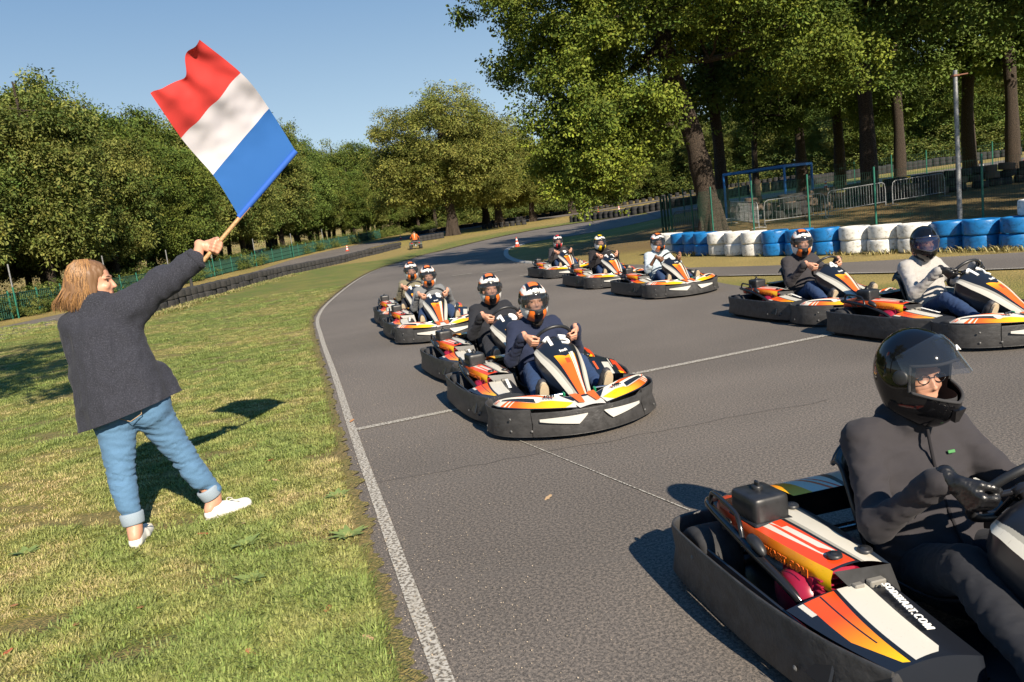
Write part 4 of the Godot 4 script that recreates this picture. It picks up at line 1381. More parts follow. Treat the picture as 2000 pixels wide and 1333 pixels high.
# a hand closed round a bar; local frame: bar along z through the origin, palm on -x, wrist towards -y, thumb on the -z side
func hand_bones(xf: Transform3D, fat := 0.0, bar := 0.014) -> Array:
	var out := []
	var o := bar - 0.014
	for i in 4:
		var z := -0.030 + 0.0198 * i
		var l: float = [0.95, 1.05, 1.0, 0.85][i]
		var r: float = [0.0088, 0.0092, 0.0088, 0.0078][i] + fat
		var mcp := Vector3(-0.036 - o, 0.020 - 0.004 * absf(i - 1.2), z)
		var pip := Vector3(0.004 + o * 0.5, 0.036 * l + o, z * 0.98)
		var dip := Vector3((0.030 + o) * l, 0.010, z * 0.96)
		var tip := Vector3(0.016 + o * 0.6, -0.014 - o, z * 0.94)
		out.append(B(xf * mcp, xf * pip, r * 1.12, r))
		out.append(B(xf * pip, xf * dip, r, r * 0.95))
		out.append(B(xf * dip, xf * tip, r * 0.95, r * 0.82))
		out.append(B(xf * mcp, xf * Vector3(-0.045 - o, -0.062, z * 0.62), r * 1.25, r * 1.45))
	out.append(B(xf * Vector3(-0.043 - o, -0.055, -0.020), xf * Vector3(-0.022 - o, -0.016, -0.045), 0.017 + fat, 0.012 + fat))
	out.append(B(xf * Vector3(-0.022 - o, -0.016, -0.045), xf * Vector3(0.004 + o * 0.4, 0.006 - o, -0.050), 0.0115 + fat, 0.010 + fat))
	out.append(B(xf * Vector3(0.004 + o * 0.4, 0.006 - o, -0.050), xf * Vector3(0.022 + o, 0.022, -0.044), 0.010 + fat, 0.008 + fat))
	out.append(B(xf * Vector3(-0.045 - o, -0.060, 0.0), xf * Vector3(-0.043 - o, -0.105, 0.0), 0.023 + fat, 0.025 + fat))
	return out

func grip_frame(at: Vector3, inward: Vector3, down: Vector3, to_elbow: Vector3, mirrored: bool) -> Transform3D:
	var z := down.normalized()
	var y := -(to_elbow - z * to_elbow.dot(z)).normalized()
	var x := y.cross(z)
	if x.dot(inward) < 0.0:
		x = -x
	return Transform3D(Basis(x, y, z), at)

func folds(scale: float, amp: float, stretch := Vector3.ONE) -> Callable:
	return func(p: Vector3) -> float:
		var q := p * stretch * scale
		var n := noise2.get_noise_3dv(q)
		var n2 := noise2.get_noise_3dv(q * 2.3 + Vector3(7, 3, 1))
		return amp * ((0.45 - absf(n) * 1.6) + 0.4 * n2)

# head with face, looking along +z, centre of the skull at the origin
func head_bones(xf: Transform3D) -> Array:
	var b := xf.basis
	var E := func(c: Vector3, r: Vector3) -> Array: return Nets.ball(xf * c, r, b)
	var L := func(p: Vector3, q: Vector3, r: float, s: float) -> Array: return B(xf * p, xf * q, r, s)
	return [E.call(Vector3(0, 0.03, -0.015), Vector3(0.074, 0.088, 0.094)), E.call(Vector3(0, -0.035, 0.02), Vector3(0.062, 0.075, 0.070)),
		L.call(Vector3(0, -0.098, 0.055), Vector3(0, -0.092, 0.062), 0.020, 0.018), L.call(Vector3(-0.045, -0.075, 0.01), Vector3(0, -0.100, 0.055), 0.02, 0.018), L.call(Vector3(0.045, -0.075, 0.01), Vector3(0, -0.100, 0.055), 0.02, 0.018),
		L.call(Vector3(0, 0.012, 0.080), Vector3(0, -0.030, 0.101), 0.008, 0.011), L.call(Vector3(-0.014, -0.034, 0.086), Vector3(0.014, -0.034, 0.086), 0.008, 0.008),
		L.call(Vector3(-0.020, -0.064, 0.078), Vector3(0.020, -0.064, 0.078), 0.006, 0.006), L.call(Vector3(-0.017, -0.075, 0.076), Vector3(0.017, -0.075, 0.076), 0.0065, 0.0065),
		L.call(Vector3(-0.048, 0.020, 0.066), Vector3(-0.012, 0.022, 0.079), 0.008, 0.009), L.call(Vector3(0.048, 0.020, 0.066), Vector3(0.012, 0.022, 0.079), 0.008, 0.009),
		L.call(Vector3(-0.040, -0.028, 0.064), Vector3(-0.03, -0.02, 0.07), 0.016, 0.014), L.call(Vector3(0.040, -0.028, 0.064), Vector3(0.03, -0.02, 0.07), 0.016, 0.014),
		L.call(Vector3(-0.078, -0.012, -0.012), Vector3(-0.076, -0.045, -0.006), 0.012, 0.009), L.call(Vector3(0.078, -0.012, -0.012), Vector3(0.076, -0.045, -0.006), 0.012, 0.009)]

# ---- seated driver, in kart coordinates
const DX := 0.06
const HEAD := Vector3(0.065, 0.905, -0.395)
var drv := {}

func shoulder(s: float) -> Vector3: return Vector3(DX + s * 0.175, 0.655, -0.455)
func elbow(s: float) -> Vector3: return Vector3(DX + s * 0.30, 0.425, -0.235)
func knee(s: float) -> Vector3: return Vector3(DX + s * 0.205, 0.365, 0.055)
func ankle(s: float) -> Vector3: return Vector3(s * 0.255 + 0.01, 0.225, 0.455)
func hand_frame(s: float) -> Transform3D:
	var a := 0.14 if s > 0.0 else PI - 0.14
	var at := rim_point(a)
	var down := (WHEEL_C + (Vector3.RIGHT * cos(a - 0.1 * s) + WHEEL_U * sin(a - 0.1 * s)) * WHEEL_R) - at
	var n := Vector3(0, 0.638, -0.77)
	return grip_frame(at, WHEEL_C - at, down, n * 0.55 + (elbow(s) - at).normalized() * 0.75, s > 0.0)
func wrist(s: float) -> Vector3: return hand_frame(s) * Vector3(-0.043, -0.098, 0)

func make_driver_meshes() -> void:
	var sh := [-1.0, 1.0]
	# what shows of the body: hands, forearms, neck and face on a continuous frame
	var n := Nets.new()
	var core := [B(Vector3(DX, 0.24, -0.36), Vector3(DX, 0.58, -0.46), 0.07, 0.06), B(shoulder(-1), shoulder(1), 0.04, 0.04), B(Vector3(DX, 0.64, -0.465), HEAD + Vector3(0, -0.07, -0.02), 0.058, 0.052)]
	for s in sh:
		core.append(B(shoulder(s), elbow(s), 0.045, 0.038))
		core.append(B(elbow(s), wrist(s), 0.039, 0.024))
		core.append(B(Vector3(DX + s * 0.09, 0.19, -0.32), knee(s), 0.07, 0.048))
		core.append(B(knee(s), ankle(s), 0.046, 0.036))
	n.add(core, 0.016, 0.03)
	for s in sh:
		n.add(hand_bones(hand_frame(s)), 0.0045, 0.008)
	n.add(head_bones(Transform3D(Basis(), HEAD + Vector3(0, -0.02, 0.0))), 0.008, 0.012)
	drv.body = n.mesh()
	n = Nets.new()
	for s in sh:
		n.add(hand_bones(hand_frame(s), 0.0028), 0.0045, 0.009, folds(60.0, 0.0015))
		drv["glove%d" % s] = n.mesh()
		n = Nets.new()
	# pullover, long and pushed-up sleeves
	for v in 2:
		n = Nets.new()
		var top := [B(Vector3(DX - 0.085, 0.27, -0.345), Vector3(DX - 0.09, 0.56, -0.445), 0.125, 0.115), B(Vector3(DX + 0.085, 0.27, -0.345), Vector3(DX + 0.09, 0.56, -0.445), 0.125, 0.115), B(Vector3(DX, 0.28, -0.32), Vector3(DX, 0.50, -0.40), 0.135, 0.125), B(Vector3(DX - 0.06, 0.195, -0.32), Vector3(DX + 0.06, 0.195, -0.32), 0.135, 0.135),
			B(shoulder(-1), shoulder(1), 0.076, 0.076), B(Vector3(DX, 0.67, -0.455), Vector3(DX, 0.735, -0.43), 0.082, 0.070), B(Vector3(DX - 0.05, 0.715, -0.38), Vector3(DX + 0.05, 0.715, -0.38), 0.02, 0.02), B(Vector3(DX - 0.06, 0.735, -0.49), Vector3(DX + 0.06, 0.735, -0.49), 0.026, 0.026)]
		for s in sh:
			top.append(B(shoulder(s), elbow(s), 0.070, 0.056))
			var w := wrist(s)
			if v == 0:
				top.append(B(elbow(s), w.lerp(elbow(s), 0.05), 0.055, 0.037))
				top.append(B(w.lerp(elbow(s), 0.10), w.lerp(elbow(s), 0.22), 0.041, 0.042))
			else:
				top.append(B(elbow(s), w.lerp(elbow(s), 0.72), 0.057, 0.054))
		n.add(top, 0.013, 0.035, folds(6.0, 0.008, Vector3(1.0, 1.8, 1.0)))
		drv["top%d" % v] = n.mesh()
	n = Nets.new()
	var legs := [B(Vector3(DX - 0.07, 0.175, -0.33), Vector3(DX + 0.07, 0.175, -0.33), 0.115, 0.115)]
	for s in sh:
		legs.append(B(Vector3(DX + s * 0.09, 0.185, -0.30), knee(s), 0.098, 0.074))
		legs.append(B(knee(s), ankle(s), 0.072, 0.054))
		legs.append(B(knee(s).lerp(ankle(s), 0.3) + Vector3(0, -0.015, 0), knee(s).lerp(ankle(s), 0.5) + Vector3(0, -0.01, 0), 0.060, 0.055))
	n.add(legs, 0.013, 0.03, folds(8.0, 0.007, Vector3(1.0, 1.0, 1.8)))
	drv.legs = n.mesh()
	for s in sh:
		n = Nets.new()
		var heel := ankle(s) + Vector3(0, -0.05, 0.075)
		var toe := Vector3(s * 0.265 + 0.01, 0.375, 0.615)
		n.add([B(heel, toe, 0.040, 0.034), B(heel + Vector3(-0.012, 0.09, 0.03), toe + Vector3(-0.012, -0.04, -0.02), 0.04, 0.036), B(heel + Vector3(0.012, 0.09, 0.03), toe + Vector3(0.012, -0.04, -0.02), 0.04, 0.036), B(ankle(s), heel + Vector3(0, 0.05, 0.0), 0.045, 0.045)], 0.009, 0.02)
		drv["shoe%d" % s] = n.mesh()
		var mb := MB.new()
		var dir := (toe - heel).normalized()
		var outl := PackedVector2Array()
		for i in 28:
			var a := TAU * i / 28.0
			var y := sin(a) * 0.138
			var wd := 0.040 + 0.008 * sin(a) - 0.006 * cos(2.0 * a + 0.4)
			outl.append(Vector2(cos(a) * wd, y))
		var f := Vector3.RIGHT.cross(dir).normalized()
		var mid := (heel + toe) * 0.5 + f * 0.034
		mb.prism(outl, -0.002, 0.022, Transform3D(Basis(Vector3.RIGHT, dir, f), mid))
		drv["sole%d" % s] = mb.done()
	# beard
	n = Nets.new()
	n.add([Nets.ball(HEAD + Vector3(0, -0.17, 0.05), Vector3(0.058, 0.05, 0.05)), Nets.ball(HEAD + Vector3(0, -0.205, 0.055), Vector3(0.04, 0.035, 0.035))], 0.006, 0.02, folds(55.0, 0.010))
	drv.beard = n.mesh()

# ---- helmet: shell as a deformed ball with an eye port
func shell_point(az: float, el: float, grow := 0.0) -> Vector3:   # azimuth from +z towards +x, elevation
	var c := cos(el)
	var p := Vector3(sin(az) * c * (0.128 + grow), sin(el) * ((0.155 if el > 0.0 else 0.205) + grow), cos(az) * c * ((0.158 if cos(az) > 0.0 else 0.142) + grow))
	if el < 0.0:
		var fwd := maxf(0.0, cos(az))
		p.z += 0.045 * pow(fwd, 1.6) * smoothstep(0.0, 0.7, -el)
		p.x *= 1.0 + 0.10 * smoothstep(0.2, 0.9, -el)
		p.z -= 0.018 * maxf(0.0, -cos(az)) * smoothstep(0.1, 0.6, -el) * -1.0
		p.y = maxf(p.y, lerpf(-0.135, -0.192, smoothstep(-0.3, 0.9, cos(az))))
	return p

func helmet_mesh(style: int, accent: Color) -> ArrayMesh:
	var na := 84
	var ne := 60
	var lo := deg_to_rad(-72.0)
	var white := Color(0.76, 0.75, 0.72)
	var black := Color(0.010, 0.010, 0.014)
	var paint := func(p: Vector3) -> Color:
		if style == 1:
			return black
		var m := rad_to_deg(atan2(p.y, p.z))
		var x := absf(p.x)
		if m < -8.0:
			if m < -100.0:
				return black if p.y > -0.06 else white
			var cx := x - 0.012 * smoothstep(-20.0, -50.0, m)
			if cx < 0.020 + 0.0006 * (m + 60.0):
				return black
			if cx < 0.070:
				return accent
			if cx < 0.076:
				return black
			return white if p.y < -0.02 else black
		var w := 0.102 - 0.012 * smoothstep(60.0, 20.0, m)
		if x > w + 0.012:
			var band := sin(p.z * 34.0 + p.y * 14.0 + 0.6)
			if p.y < 0.015:
				return white if p.y < -0.02 else black
			return black if band > -0.25 else (accent if band > -0.55 else white)
		if x > w + 0.004:
			return accent
		if x < 0.040 and m > 58.0 and m < 118.0:
			return accent
		if x < 0.066 + 0.008 * smoothstep(90.0, 50.0, m) and m > 44.0 and m < 160.0:
			return black
		if x > 0.078 and x < 0.084 and m > 60.0:
			return accent
		return white
	var mb := MB.new()
	mb.smooth(true)
	var inner := MB.new()
	inner.smooth(true)
	for j in ne:
		for i in na:
			var e0 := lerpf(lo, PI / 2, float(j) / ne)
			var e1 := lerpf(lo, PI / 2, float(j + 1) / ne)
			var a0 := TAU * i / na - PI
			var a1 := TAU * (i + 1) / na - PI
			var am := absf(a0 + a1) * 0.5
			var em := (e0 + e1) * 0.5
			var top := deg_to_rad(24.0) - 0.10 * am
			var bot := deg_to_rad(-24.0) + 0.16 * am
			if am < deg_to_rad(66.0) and em < top and em > bot:
				continue
			var q := [shell_point(a0, e0), shell_point(a1, e0), shell_point(a1, e1), shell_point(a0, e1)]
			for k in [0, 2, 1, 0, 3, 2]:
				mb.v(q[k], Vector2.ZERO, paint.call(q[k]))
	return mb.done()

func helmet_parts() -> void:
	drv.shell0 = helmet_mesh(0, Color(0.72, 0.16, 0.02))
	drv.shell_red = helmet_mesh(0, Color(0.62, 0.03, 0.04))
	drv.shell_yellow = helmet_mesh(0, Color(0.78, 0.56, 0.01))
	drv.shell_black = helmet_mesh(1, Color.BLACK)
	var mb := MB.new()
	mb.patch(func(u: float, v: float) -> Vector3:
		var a := lerpf(-PI, PI, u)
		var e := lerpf(deg_to_rad(-70.0), PI / 2, v)
		var p := shell_point(a, e, -0.016)
		return p if not (absf(a) < deg_to_rad(64.0) and e < 0.36 and e > -0.37) else p * Vector3(1.03, 1, 1) + Vector3(0, 0, -0.004), 48, 30, true)
	# lining: cut the port out as well
	mb = MB.new()
	mb.smooth(true)
	for j in 30:
		for i in 48:
			var e0 := lerpf(deg_to_rad(-70.0), PI / 2, j / 30.0)
			var e1 := lerpf(deg_to_rad(-70.0), PI / 2, (j + 1) / 30.0)
			var a0 := TAU * i / 48.0 - PI
			var a1 := TAU * (i + 1) / 48.0 - PI
			var am := absf(a0 + a1) * 0.5
			var em := (e0 + e1) * 0.5
			if am < deg_to_rad(60.0) and em < 0.34 and em > -0.34:
				continue
			mb.quad(shell_point(a1, e0, -0.018), shell_point(a0, e0, -0.018), shell_point(a0, e1, -0.018), shell_point(a1, e1, -0.018))
	drv.lining = mb.done()
	mb = MB.new()
	mb.patch(func(u: float, v: float) -> Vector3:
		var a := lerpf(deg_to_rad(-72.0), deg_to_rad(72.0), u)
		var e := lerpf(deg_to_rad(-25.0) + 0.16 * absf(a), deg_to_rad(29.0) - 0.12 * absf(a), v)
		return shell_point(a, e, 0.005), 24, 8, false)
	drv.visor = mb.done()
	mb = MB.new()   # rubber round the port
	var ring := []
	for i in 61:
		var t := TAU * i / 60.0
		var a := deg_to_rad(67.0) * clampf(cos(t) * 1.25, -1.0, 1.0)
		var e := (deg_to_rad(24.0) - 0.10 * absf(a)) if sin(t) > 0.0 else (deg_to_rad(-24.0) + 0.16 * absf(a))
		e *= clampf(absf(sin(t)) * 2.2, 0.0, 1.0)
		ring.append(shell_point(a, e, 0.001))
	mb.tube(ring, 0.006, 8, false)
	drv.port_seal = mb.done()
	mb = MB.new()   # top vent and chin vent
	mb.box(Vector3(0, 0.112, 0.098), Vector3(0.075, 0.012, 0.045), Basis(Vector3.RIGHT, 0.86), 0.004)
	drv.top_vent = mb.done()
	mb = MB.new()
	mb.prism(PackedVector2Array([Vector2(-0.03, 0.02), Vector2(0.03, 0.02), Vector2(0.012, -0.03), Vector2(-0.012, -0.03)]), -0.01, 0.008, Transform3D(Basis(Vector3.RIGHT, 0.25), Vector3(0, -0.125, 0.172)))
	drv.chin_vent = mb.done()
	mb = MB.new()
	mb.lathe([Vector2(0.0, 0.006), Vector2(0.020, 0.006), Vector2(0.027, 0.003), Vector2(0.028, -0.006)], 20, Transform3D())
	drv.pivot = mb.done()
	mb = MB.new()
	mb.lathe([Vector2(0.0, 0.011), Vector2(0.006, 0.0095), Vector2(0.010, 0.005), Vector2(0.0115, 0.0)], 14, Transform3D())
	drv.eye = mb.done()

func add_helmet(p: Node3D, at: Vector3, turn: Vector3, kind: String, visor: String, raised := 0.0, with_face_dark := false) -> void:
	var h := Node3D.new()
	h.name = "helmet"
	p.add_child(h, true)
	h.transform = Transform3D(Basis.from_euler(turn), at)
	var black := kind == "shell_black"
	part(h, "shell", drv[kind], mats.gloss_black if black else mats.printed)
	part(h, "lining", drv.lining, mats.lining)
	part(h, "port_seal", drv.port_seal, mats.lining)
	var v := part(h, "visor", drv.visor, mats[visor])
	if raised != 0.0:
		v.transform = Transform3D(Basis(Vector3.RIGHT, -raised).scaled(Vector3(1.035, 1.0, 1.05)), Vector3(0, 0.0, 0.0))
	part(h, "top_vent", drv.top_vent, mats.gloss_black)
	part(h, "chin_vent", drv.chin_vent, mats.gloss_black)
	for s in [-1.0, 1.0]:
		var o := part(h, "visor_pivot", drv.pivot, mats.black_plastic)
		o.transform = Transform3D(Basis(Quaternion(Vector3.UP, Vector3(s, 0.05, 0.22).normalized())), shell_point(s * deg_to_rad(77.0), 0.02, 0.006))
	if not black:
		var t := part(h, "brow_lettering", text_mesh("BOXS", 0.020, 0.003), mats.lettering_black)
		t.transform = Transform3D(Basis(Vector3.RIGHT, -0.62), Vector3(0, 0.077, 0.1405))

func make_driver(kind: String, o: Dictionary) -> Node3D:
	var p := thing("person", o.label, "person", Vector3.ZERO, 0.0, "drivers seated in the karts")
	part(p, "body", drv.body, mats[o.get("skin", "skin")])
	for s in [-1.0, 1.0]:
		var fwd := Transform3D(Basis.from_euler(o.turn), HEAD)
		var eye := part(p, "eye", drv.eye, mats.hair_dark)
		eye.transform = Transform3D(Basis(Vector3.RIGHT, PI / 2).scaled(Vector3(1, 0.6, 0.6)), HEAD + Vector3(0.031 * s, -0.018, 0.070))
	part(p, "pullover", drv["top%d" % o.get("sleeve", 0)], mats[o.top])
	part(p, "trousers", drv.legs, mats[o.legs])
	for s in [-1, 1]:
		part(p, "shoe", drv["shoe%d" % s], mats[o.get("shoe", "shoe_dark")])
		part(p, "shoe_sole", drv["sole%d" % s], mats.sole)
		if o.has("glove"):
			part(p, "glove", drv["glove%d" % s], mats.glove)
	add_helmet(p, HEAD, o.turn, kind, o.get("visor", "visor"), o.get("raised", 0.0))
	if o.has("beard"):
		part(p, "beard", drv.beard, mats.hair_dark)
	return p

func build_karts() -> void:
	make_driver_meshes()
	helmet_parts()
	var proto := make_kart()
	var spec := [
		["15", 0.268, -6.535, 0.268, "shell0", {"top": "cloth_navy", "legs": "denim_dark", "turn": Vector3(0.05, -0.05, 0), "beard": true, "label": "bearded driver in navy hooded sweatshirt steering kart number 15"}, "kart number 15, nearest of the left file, crossing the white start line"],
		["19", -0.117, -8.40, 0.31, "shell0", {"top": "cloth_dark", "legs": "denim_black", "turn": Vector3(0.02, -0.15, 0), "label": "driver in dark sweatshirt steering kart number 19"}, "kart number 19 with black nose, close behind kart 15"],
		["18", -1.17, -12.225, 0.243, "shell0", {"top": "cloth_grey", "legs": "denim_dark", "turn": Vector3(0.05, -0.1, 0), "label": "driver in plain grey sweater steering kart number 18"}, "kart number 18 driven by the grey sweater, third of the left file"],
		["17", -1.703, -14.513, 0.21, "shell0", {"top": "cloth_olive", "legs": "denim_black", "turn": Vector3(0.0, 0.0, 0), "label": "driver in olive beige jacket steering kart number 17"}, "kart number 17, last of the left file, half hidden by kart 18"],
		["9", 1.55, -20.8, 0.23, "shell_red", {"top": "cloth_charcoal", "legs": "denim_dark", "turn": Vector3(0.0, -0.1, 0), "label": "driver with red and white helmet steering kart number 9"}, "kart number 9, farthest of the right file, driven by the red helmet"],
		["11", 2.17, -16.9, 0.22, "shell_yellow", {"top": "cloth_black", "legs": "denim_dark", "turn": Vector3(0.0, 0.1, 0), "label": "driver with yellow and white helmet steering kart number 11"}, "kart number 11 driven by the yellow helmet, second from the back on the right"],
		["8", 2.855, -14.005, 0.235, "shell0", {"top": "cloth_pale", "legs": "denim_dark", "sleeve": 1, "skin": "skin_dark", "turn": Vector3(0.0, 0.05, 0), "label": "driver in pale blue shirt with pushed up sleeves steering kart number 8"}, "kart number 8 driven by the pale blue shirt, in front of the grass corner"],
		["4", 3.824, -9.662, 0.24, "shell0", {"top": "cloth_charcoal", "legs": "denim_dark", "turn": Vector3(0.05, -0.35, 0), "label": "driver in black and grey top with orange helmet steering kart number 4"}, "kart number 4 in the right file, just behind kart 12"],
		["12", 4.307, -7.587, 0.32, "shell_black", {"top": "cloth_light", "legs": "denim_dark", "turn": Vector3(0.08, -0.45, 0), "glove": true, "visor": "visor_blue", "label": "driver in light grey printed hoodie with black helmet steering kart number 12"}, "kart number 12 before the blue tyres at the right edge"],
		["3", 1.465, -2.421, 0.213, "shell_black", {"top": "cloth_charcoal", "legs": "denim_black", "turn": Vector3(0.10, 0.28, 0), "glove": true, "raised": 0.62, "label": "driver in charcoal zip jacket with raised visor in the nearest kart"}, "nearest kart, seen from behind its engine and fuel tank, cut by the frame"]]
	for i in spec.size():
		var s: Array = spec[i]
		var k: Node3D = proto if i == 0 else proto.duplicate()
		k.name = numbered("kart")
		add_child(k)
		tag(k, s[6], "kart", "karts rolling over the start line")
		k.position = Vector3(s[1], 0, s[2])
		k.rotation.y = s[3]
	# numbers after all copies are made
	for i in spec.size():
		var s: Array = spec[i]
		var k: Node3D = get_node(NodePath("kart" if i == 0 else "kart_%03d" % i))
		if i < 9:
			var digits: String = s[0]
			for d in digits.length():
				var o := part(k, "number", text_mesh(digits[d], 0.125, 0.016), mats.lettering_white)
				var x: float = 0.0 if digits.length() == 1 else (d - 0.5) * 0.128
				var side := -x * 4.2
				o.transform = Transform3D(Basis(Vector3(1, 0, 0), Vector3(0, 0.44, -0.9).normalized(), Vector3(0, 0.9, 0.44).normalized()) * Basis(Vector3.UP, -side), nose_point(x / 0.175, 0.365) + Vector3(0, -0.001, 0))
		var p := make_driver(s[4], s[5])
		p.position = k.position
		p.rotation = k.rotation
		if i == 8:
			hoodie_print(p)
		if i == 9:
			near_driver(p)

func near_driver(p: Node3D) -> void:
	# spectacles, zip and a small green badge; a white mark on the visor
	var mb := MB.new()
	var eyes := HEAD + Vector3(0, -0.018, 0.092)
	for s in [-1.0, 1.0]:
		var ring := []
		for i in 21:
			var t := TAU * i / 20.0
			ring.append(eyes + Vector3(s * 0.032 + cos(t) * 0.024, sin(t) * 0.016, -0.004 * absf(cos(t))))
		mb.tube(ring, 0.0018, 6, false)
		mb.tube([eyes + Vector3(s * 0.056, 0.004, -0.004), eyes + Vector3(s * 0.074, 0.002, -0.08)], 0.002, 6)
	mb.tube([eyes + Vector3(-0.008, 0.004, 0), eyes + Vector3(0.008, 0.004, 0)], 0.0018, 6)
	part(p, "spectacles", mb.done(), mats.guard_tube)
	var mark := MB.new()
	for q in [[[-0.022, -0.008], [-0.008, -0.008], [0.010, 0.008], [0.002, 0.012]], [[0.004, 0.012], [0.014, 0.012], [0.022, -0.008], [0.011, -0.008]]]:
		var poly := PackedVector2Array()
		for e in q:
			poly.append(Vector2(e[0], e[1]))
		mark.prism(poly, 0.0, 0.002)
	var vis := p.get_node("helmet/visor")
	var logo := part(vis, "visor_mark", mark.done(), mats.lettering_white)
	var vn := (shell_point(0.30, 0.05, 0.02) - shell_point(0.30, 0.05, 0.0)).normalized()
	logo.transform = Transform3D(Basis(Quaternion(Vector3.BACK, vn)), shell_point(0.30, 0.05, 0.0075))
	mb = MB.new()
	var zip := []
	for i in 9:
		var t := i / 8.0
		zip.append(Vector3(DX - 0.012 * sin(t * 3.0), lerpf(0.70, 0.30, t), lerpf(-0.335, -0.172, t) - 0.012 * sin(PI * t)))
	mb.tube(spline(zip, 3), 0.006, 6)
	part(p, "zip", mb.done(), mats.cloth_black)
	mb = MB.new()
	mb.box(Vector3.ZERO, Vector3(0.030, 0.012, 0.004), Basis(), 0.002)
	var badge := part(p, "badge", mb.done(), mat("badge_green", lin(0.05, 0.20, 0.06), 0.7))
	badge.transform = Transform3D(Basis(Vector3.RIGHT, -0.35), Vector3(DX + 0.085, 0.60, -0.318))

func hoodie_print(p: Node3D) -> void:
	for e in [["1989", 0.034, 0.565], ["EAST SMITH", 0.020, 0.535]]:
		var t := part(p, "hoodie_lettering", text_mesh(e[0], e[1], 0.006), mats.cloth_dark)
		t.transform = Transform3D(Basis(Vector3.UP, 0.25) * Basis(Vector3.RIGHT, -0.36), Vector3(DX + 0.075, e[2], -0.305 + (0.565 - e[2]) * 0.4))

# ------------------------------------------------------------------ trees
var sprigs := []
var sprigs_far := []

func sprig(leaves: int, size: float, spread: float, sd: int, fine: bool) -> ArrayMesh:
	var g := RandomNumberGenerator.new()
	g.seed = sd
	var mb := MB.new()
	mb.smooth(false)
	for i in leaves:
		var d := Vector3(g.randfn(), g.randfn() * 0.6, g.randfn()).normalized()
		var at := d * spread * pow(g.randf(), 0.6) * Vector3(1, 0.65, 1)
		var ax := (d + Vector3(g.randfn(), g.randfn() * 0.7 - 0.25, g.randfn()) * 0.7).normalized()
		var up := Vector3(g.randfn() * 0.6, 1.0, g.randfn() * 0.6)
		var side := ax.cross(up).normalized()
		var nrm := side.cross(ax)
		var l := size * g.randf_range(0.7, 1.25)
		var w := l * 0.30
		var c := Color(1, 1, 1) * g.randf_range(0.75, 1.2)
		c.b *= g.randf_range(0.7, 1.1)
		c.r *= g.randf_range(0.85, 1.2)
		var tip := at + ax * l - nrm * l * 0.12
		var m0 := at + ax * l * 0.35 + side * w * 0.8 - nrm * l * 0.05
		var m1 := at + ax * l * 0.35 - side * w * 0.8 - nrm * l * 0.05
		if fine:
			var q0 := at + ax * l * 0.70 + side * w - nrm * l * 0.09
			var q1 := at + ax * l * 0.70 - side * w - nrm * l * 0.09
			var mid := at + ax * l * 0.5 + nrm * l * 0.03
			for t in [[at, m0, mid], [at, mid, m1], [m0, q0, mid], [m1, mid, q1], [q0, tip, mid], [q1, mid, tip]]:
				for v in t:
					mb.v(v, Vector2.ZERO, c)
		else:
			for t in [[at, m0, tip], [at, tip, m1]]:
				for v in t:
					mb.v(v, Vector2.ZERO, c)
	return mb.done()

func limb(mb: MB, a: Vector3, b: Vector3, r0: float, r1: float, g: RandomNumberGenerator, sag := 0.0, sides := 7) -> Array:
	var pts := []
	var rad := []
	var n := 6
	var len_ := a.distance_to(b)
	var wob := Vector3(g.randfn(), g.randfn() * 0.5, g.randfn()) * len_ * 0.06
	for i in n + 1:
		var t := float(i) / n
		pts.append(a.lerp(b, t) + wob * sin(PI * t) + Vector3(0, sag * sin(PI * t) * len_, 0) + Vector3(g.randfn(), g.randfn(), g.randfn()) * len_ * 0.012 * sin(PI * t))
		rad.append(lerpf(r0, r1, pow(t, 0.8)))
	mb.tube(pts, rad, sides, true)
	return pts

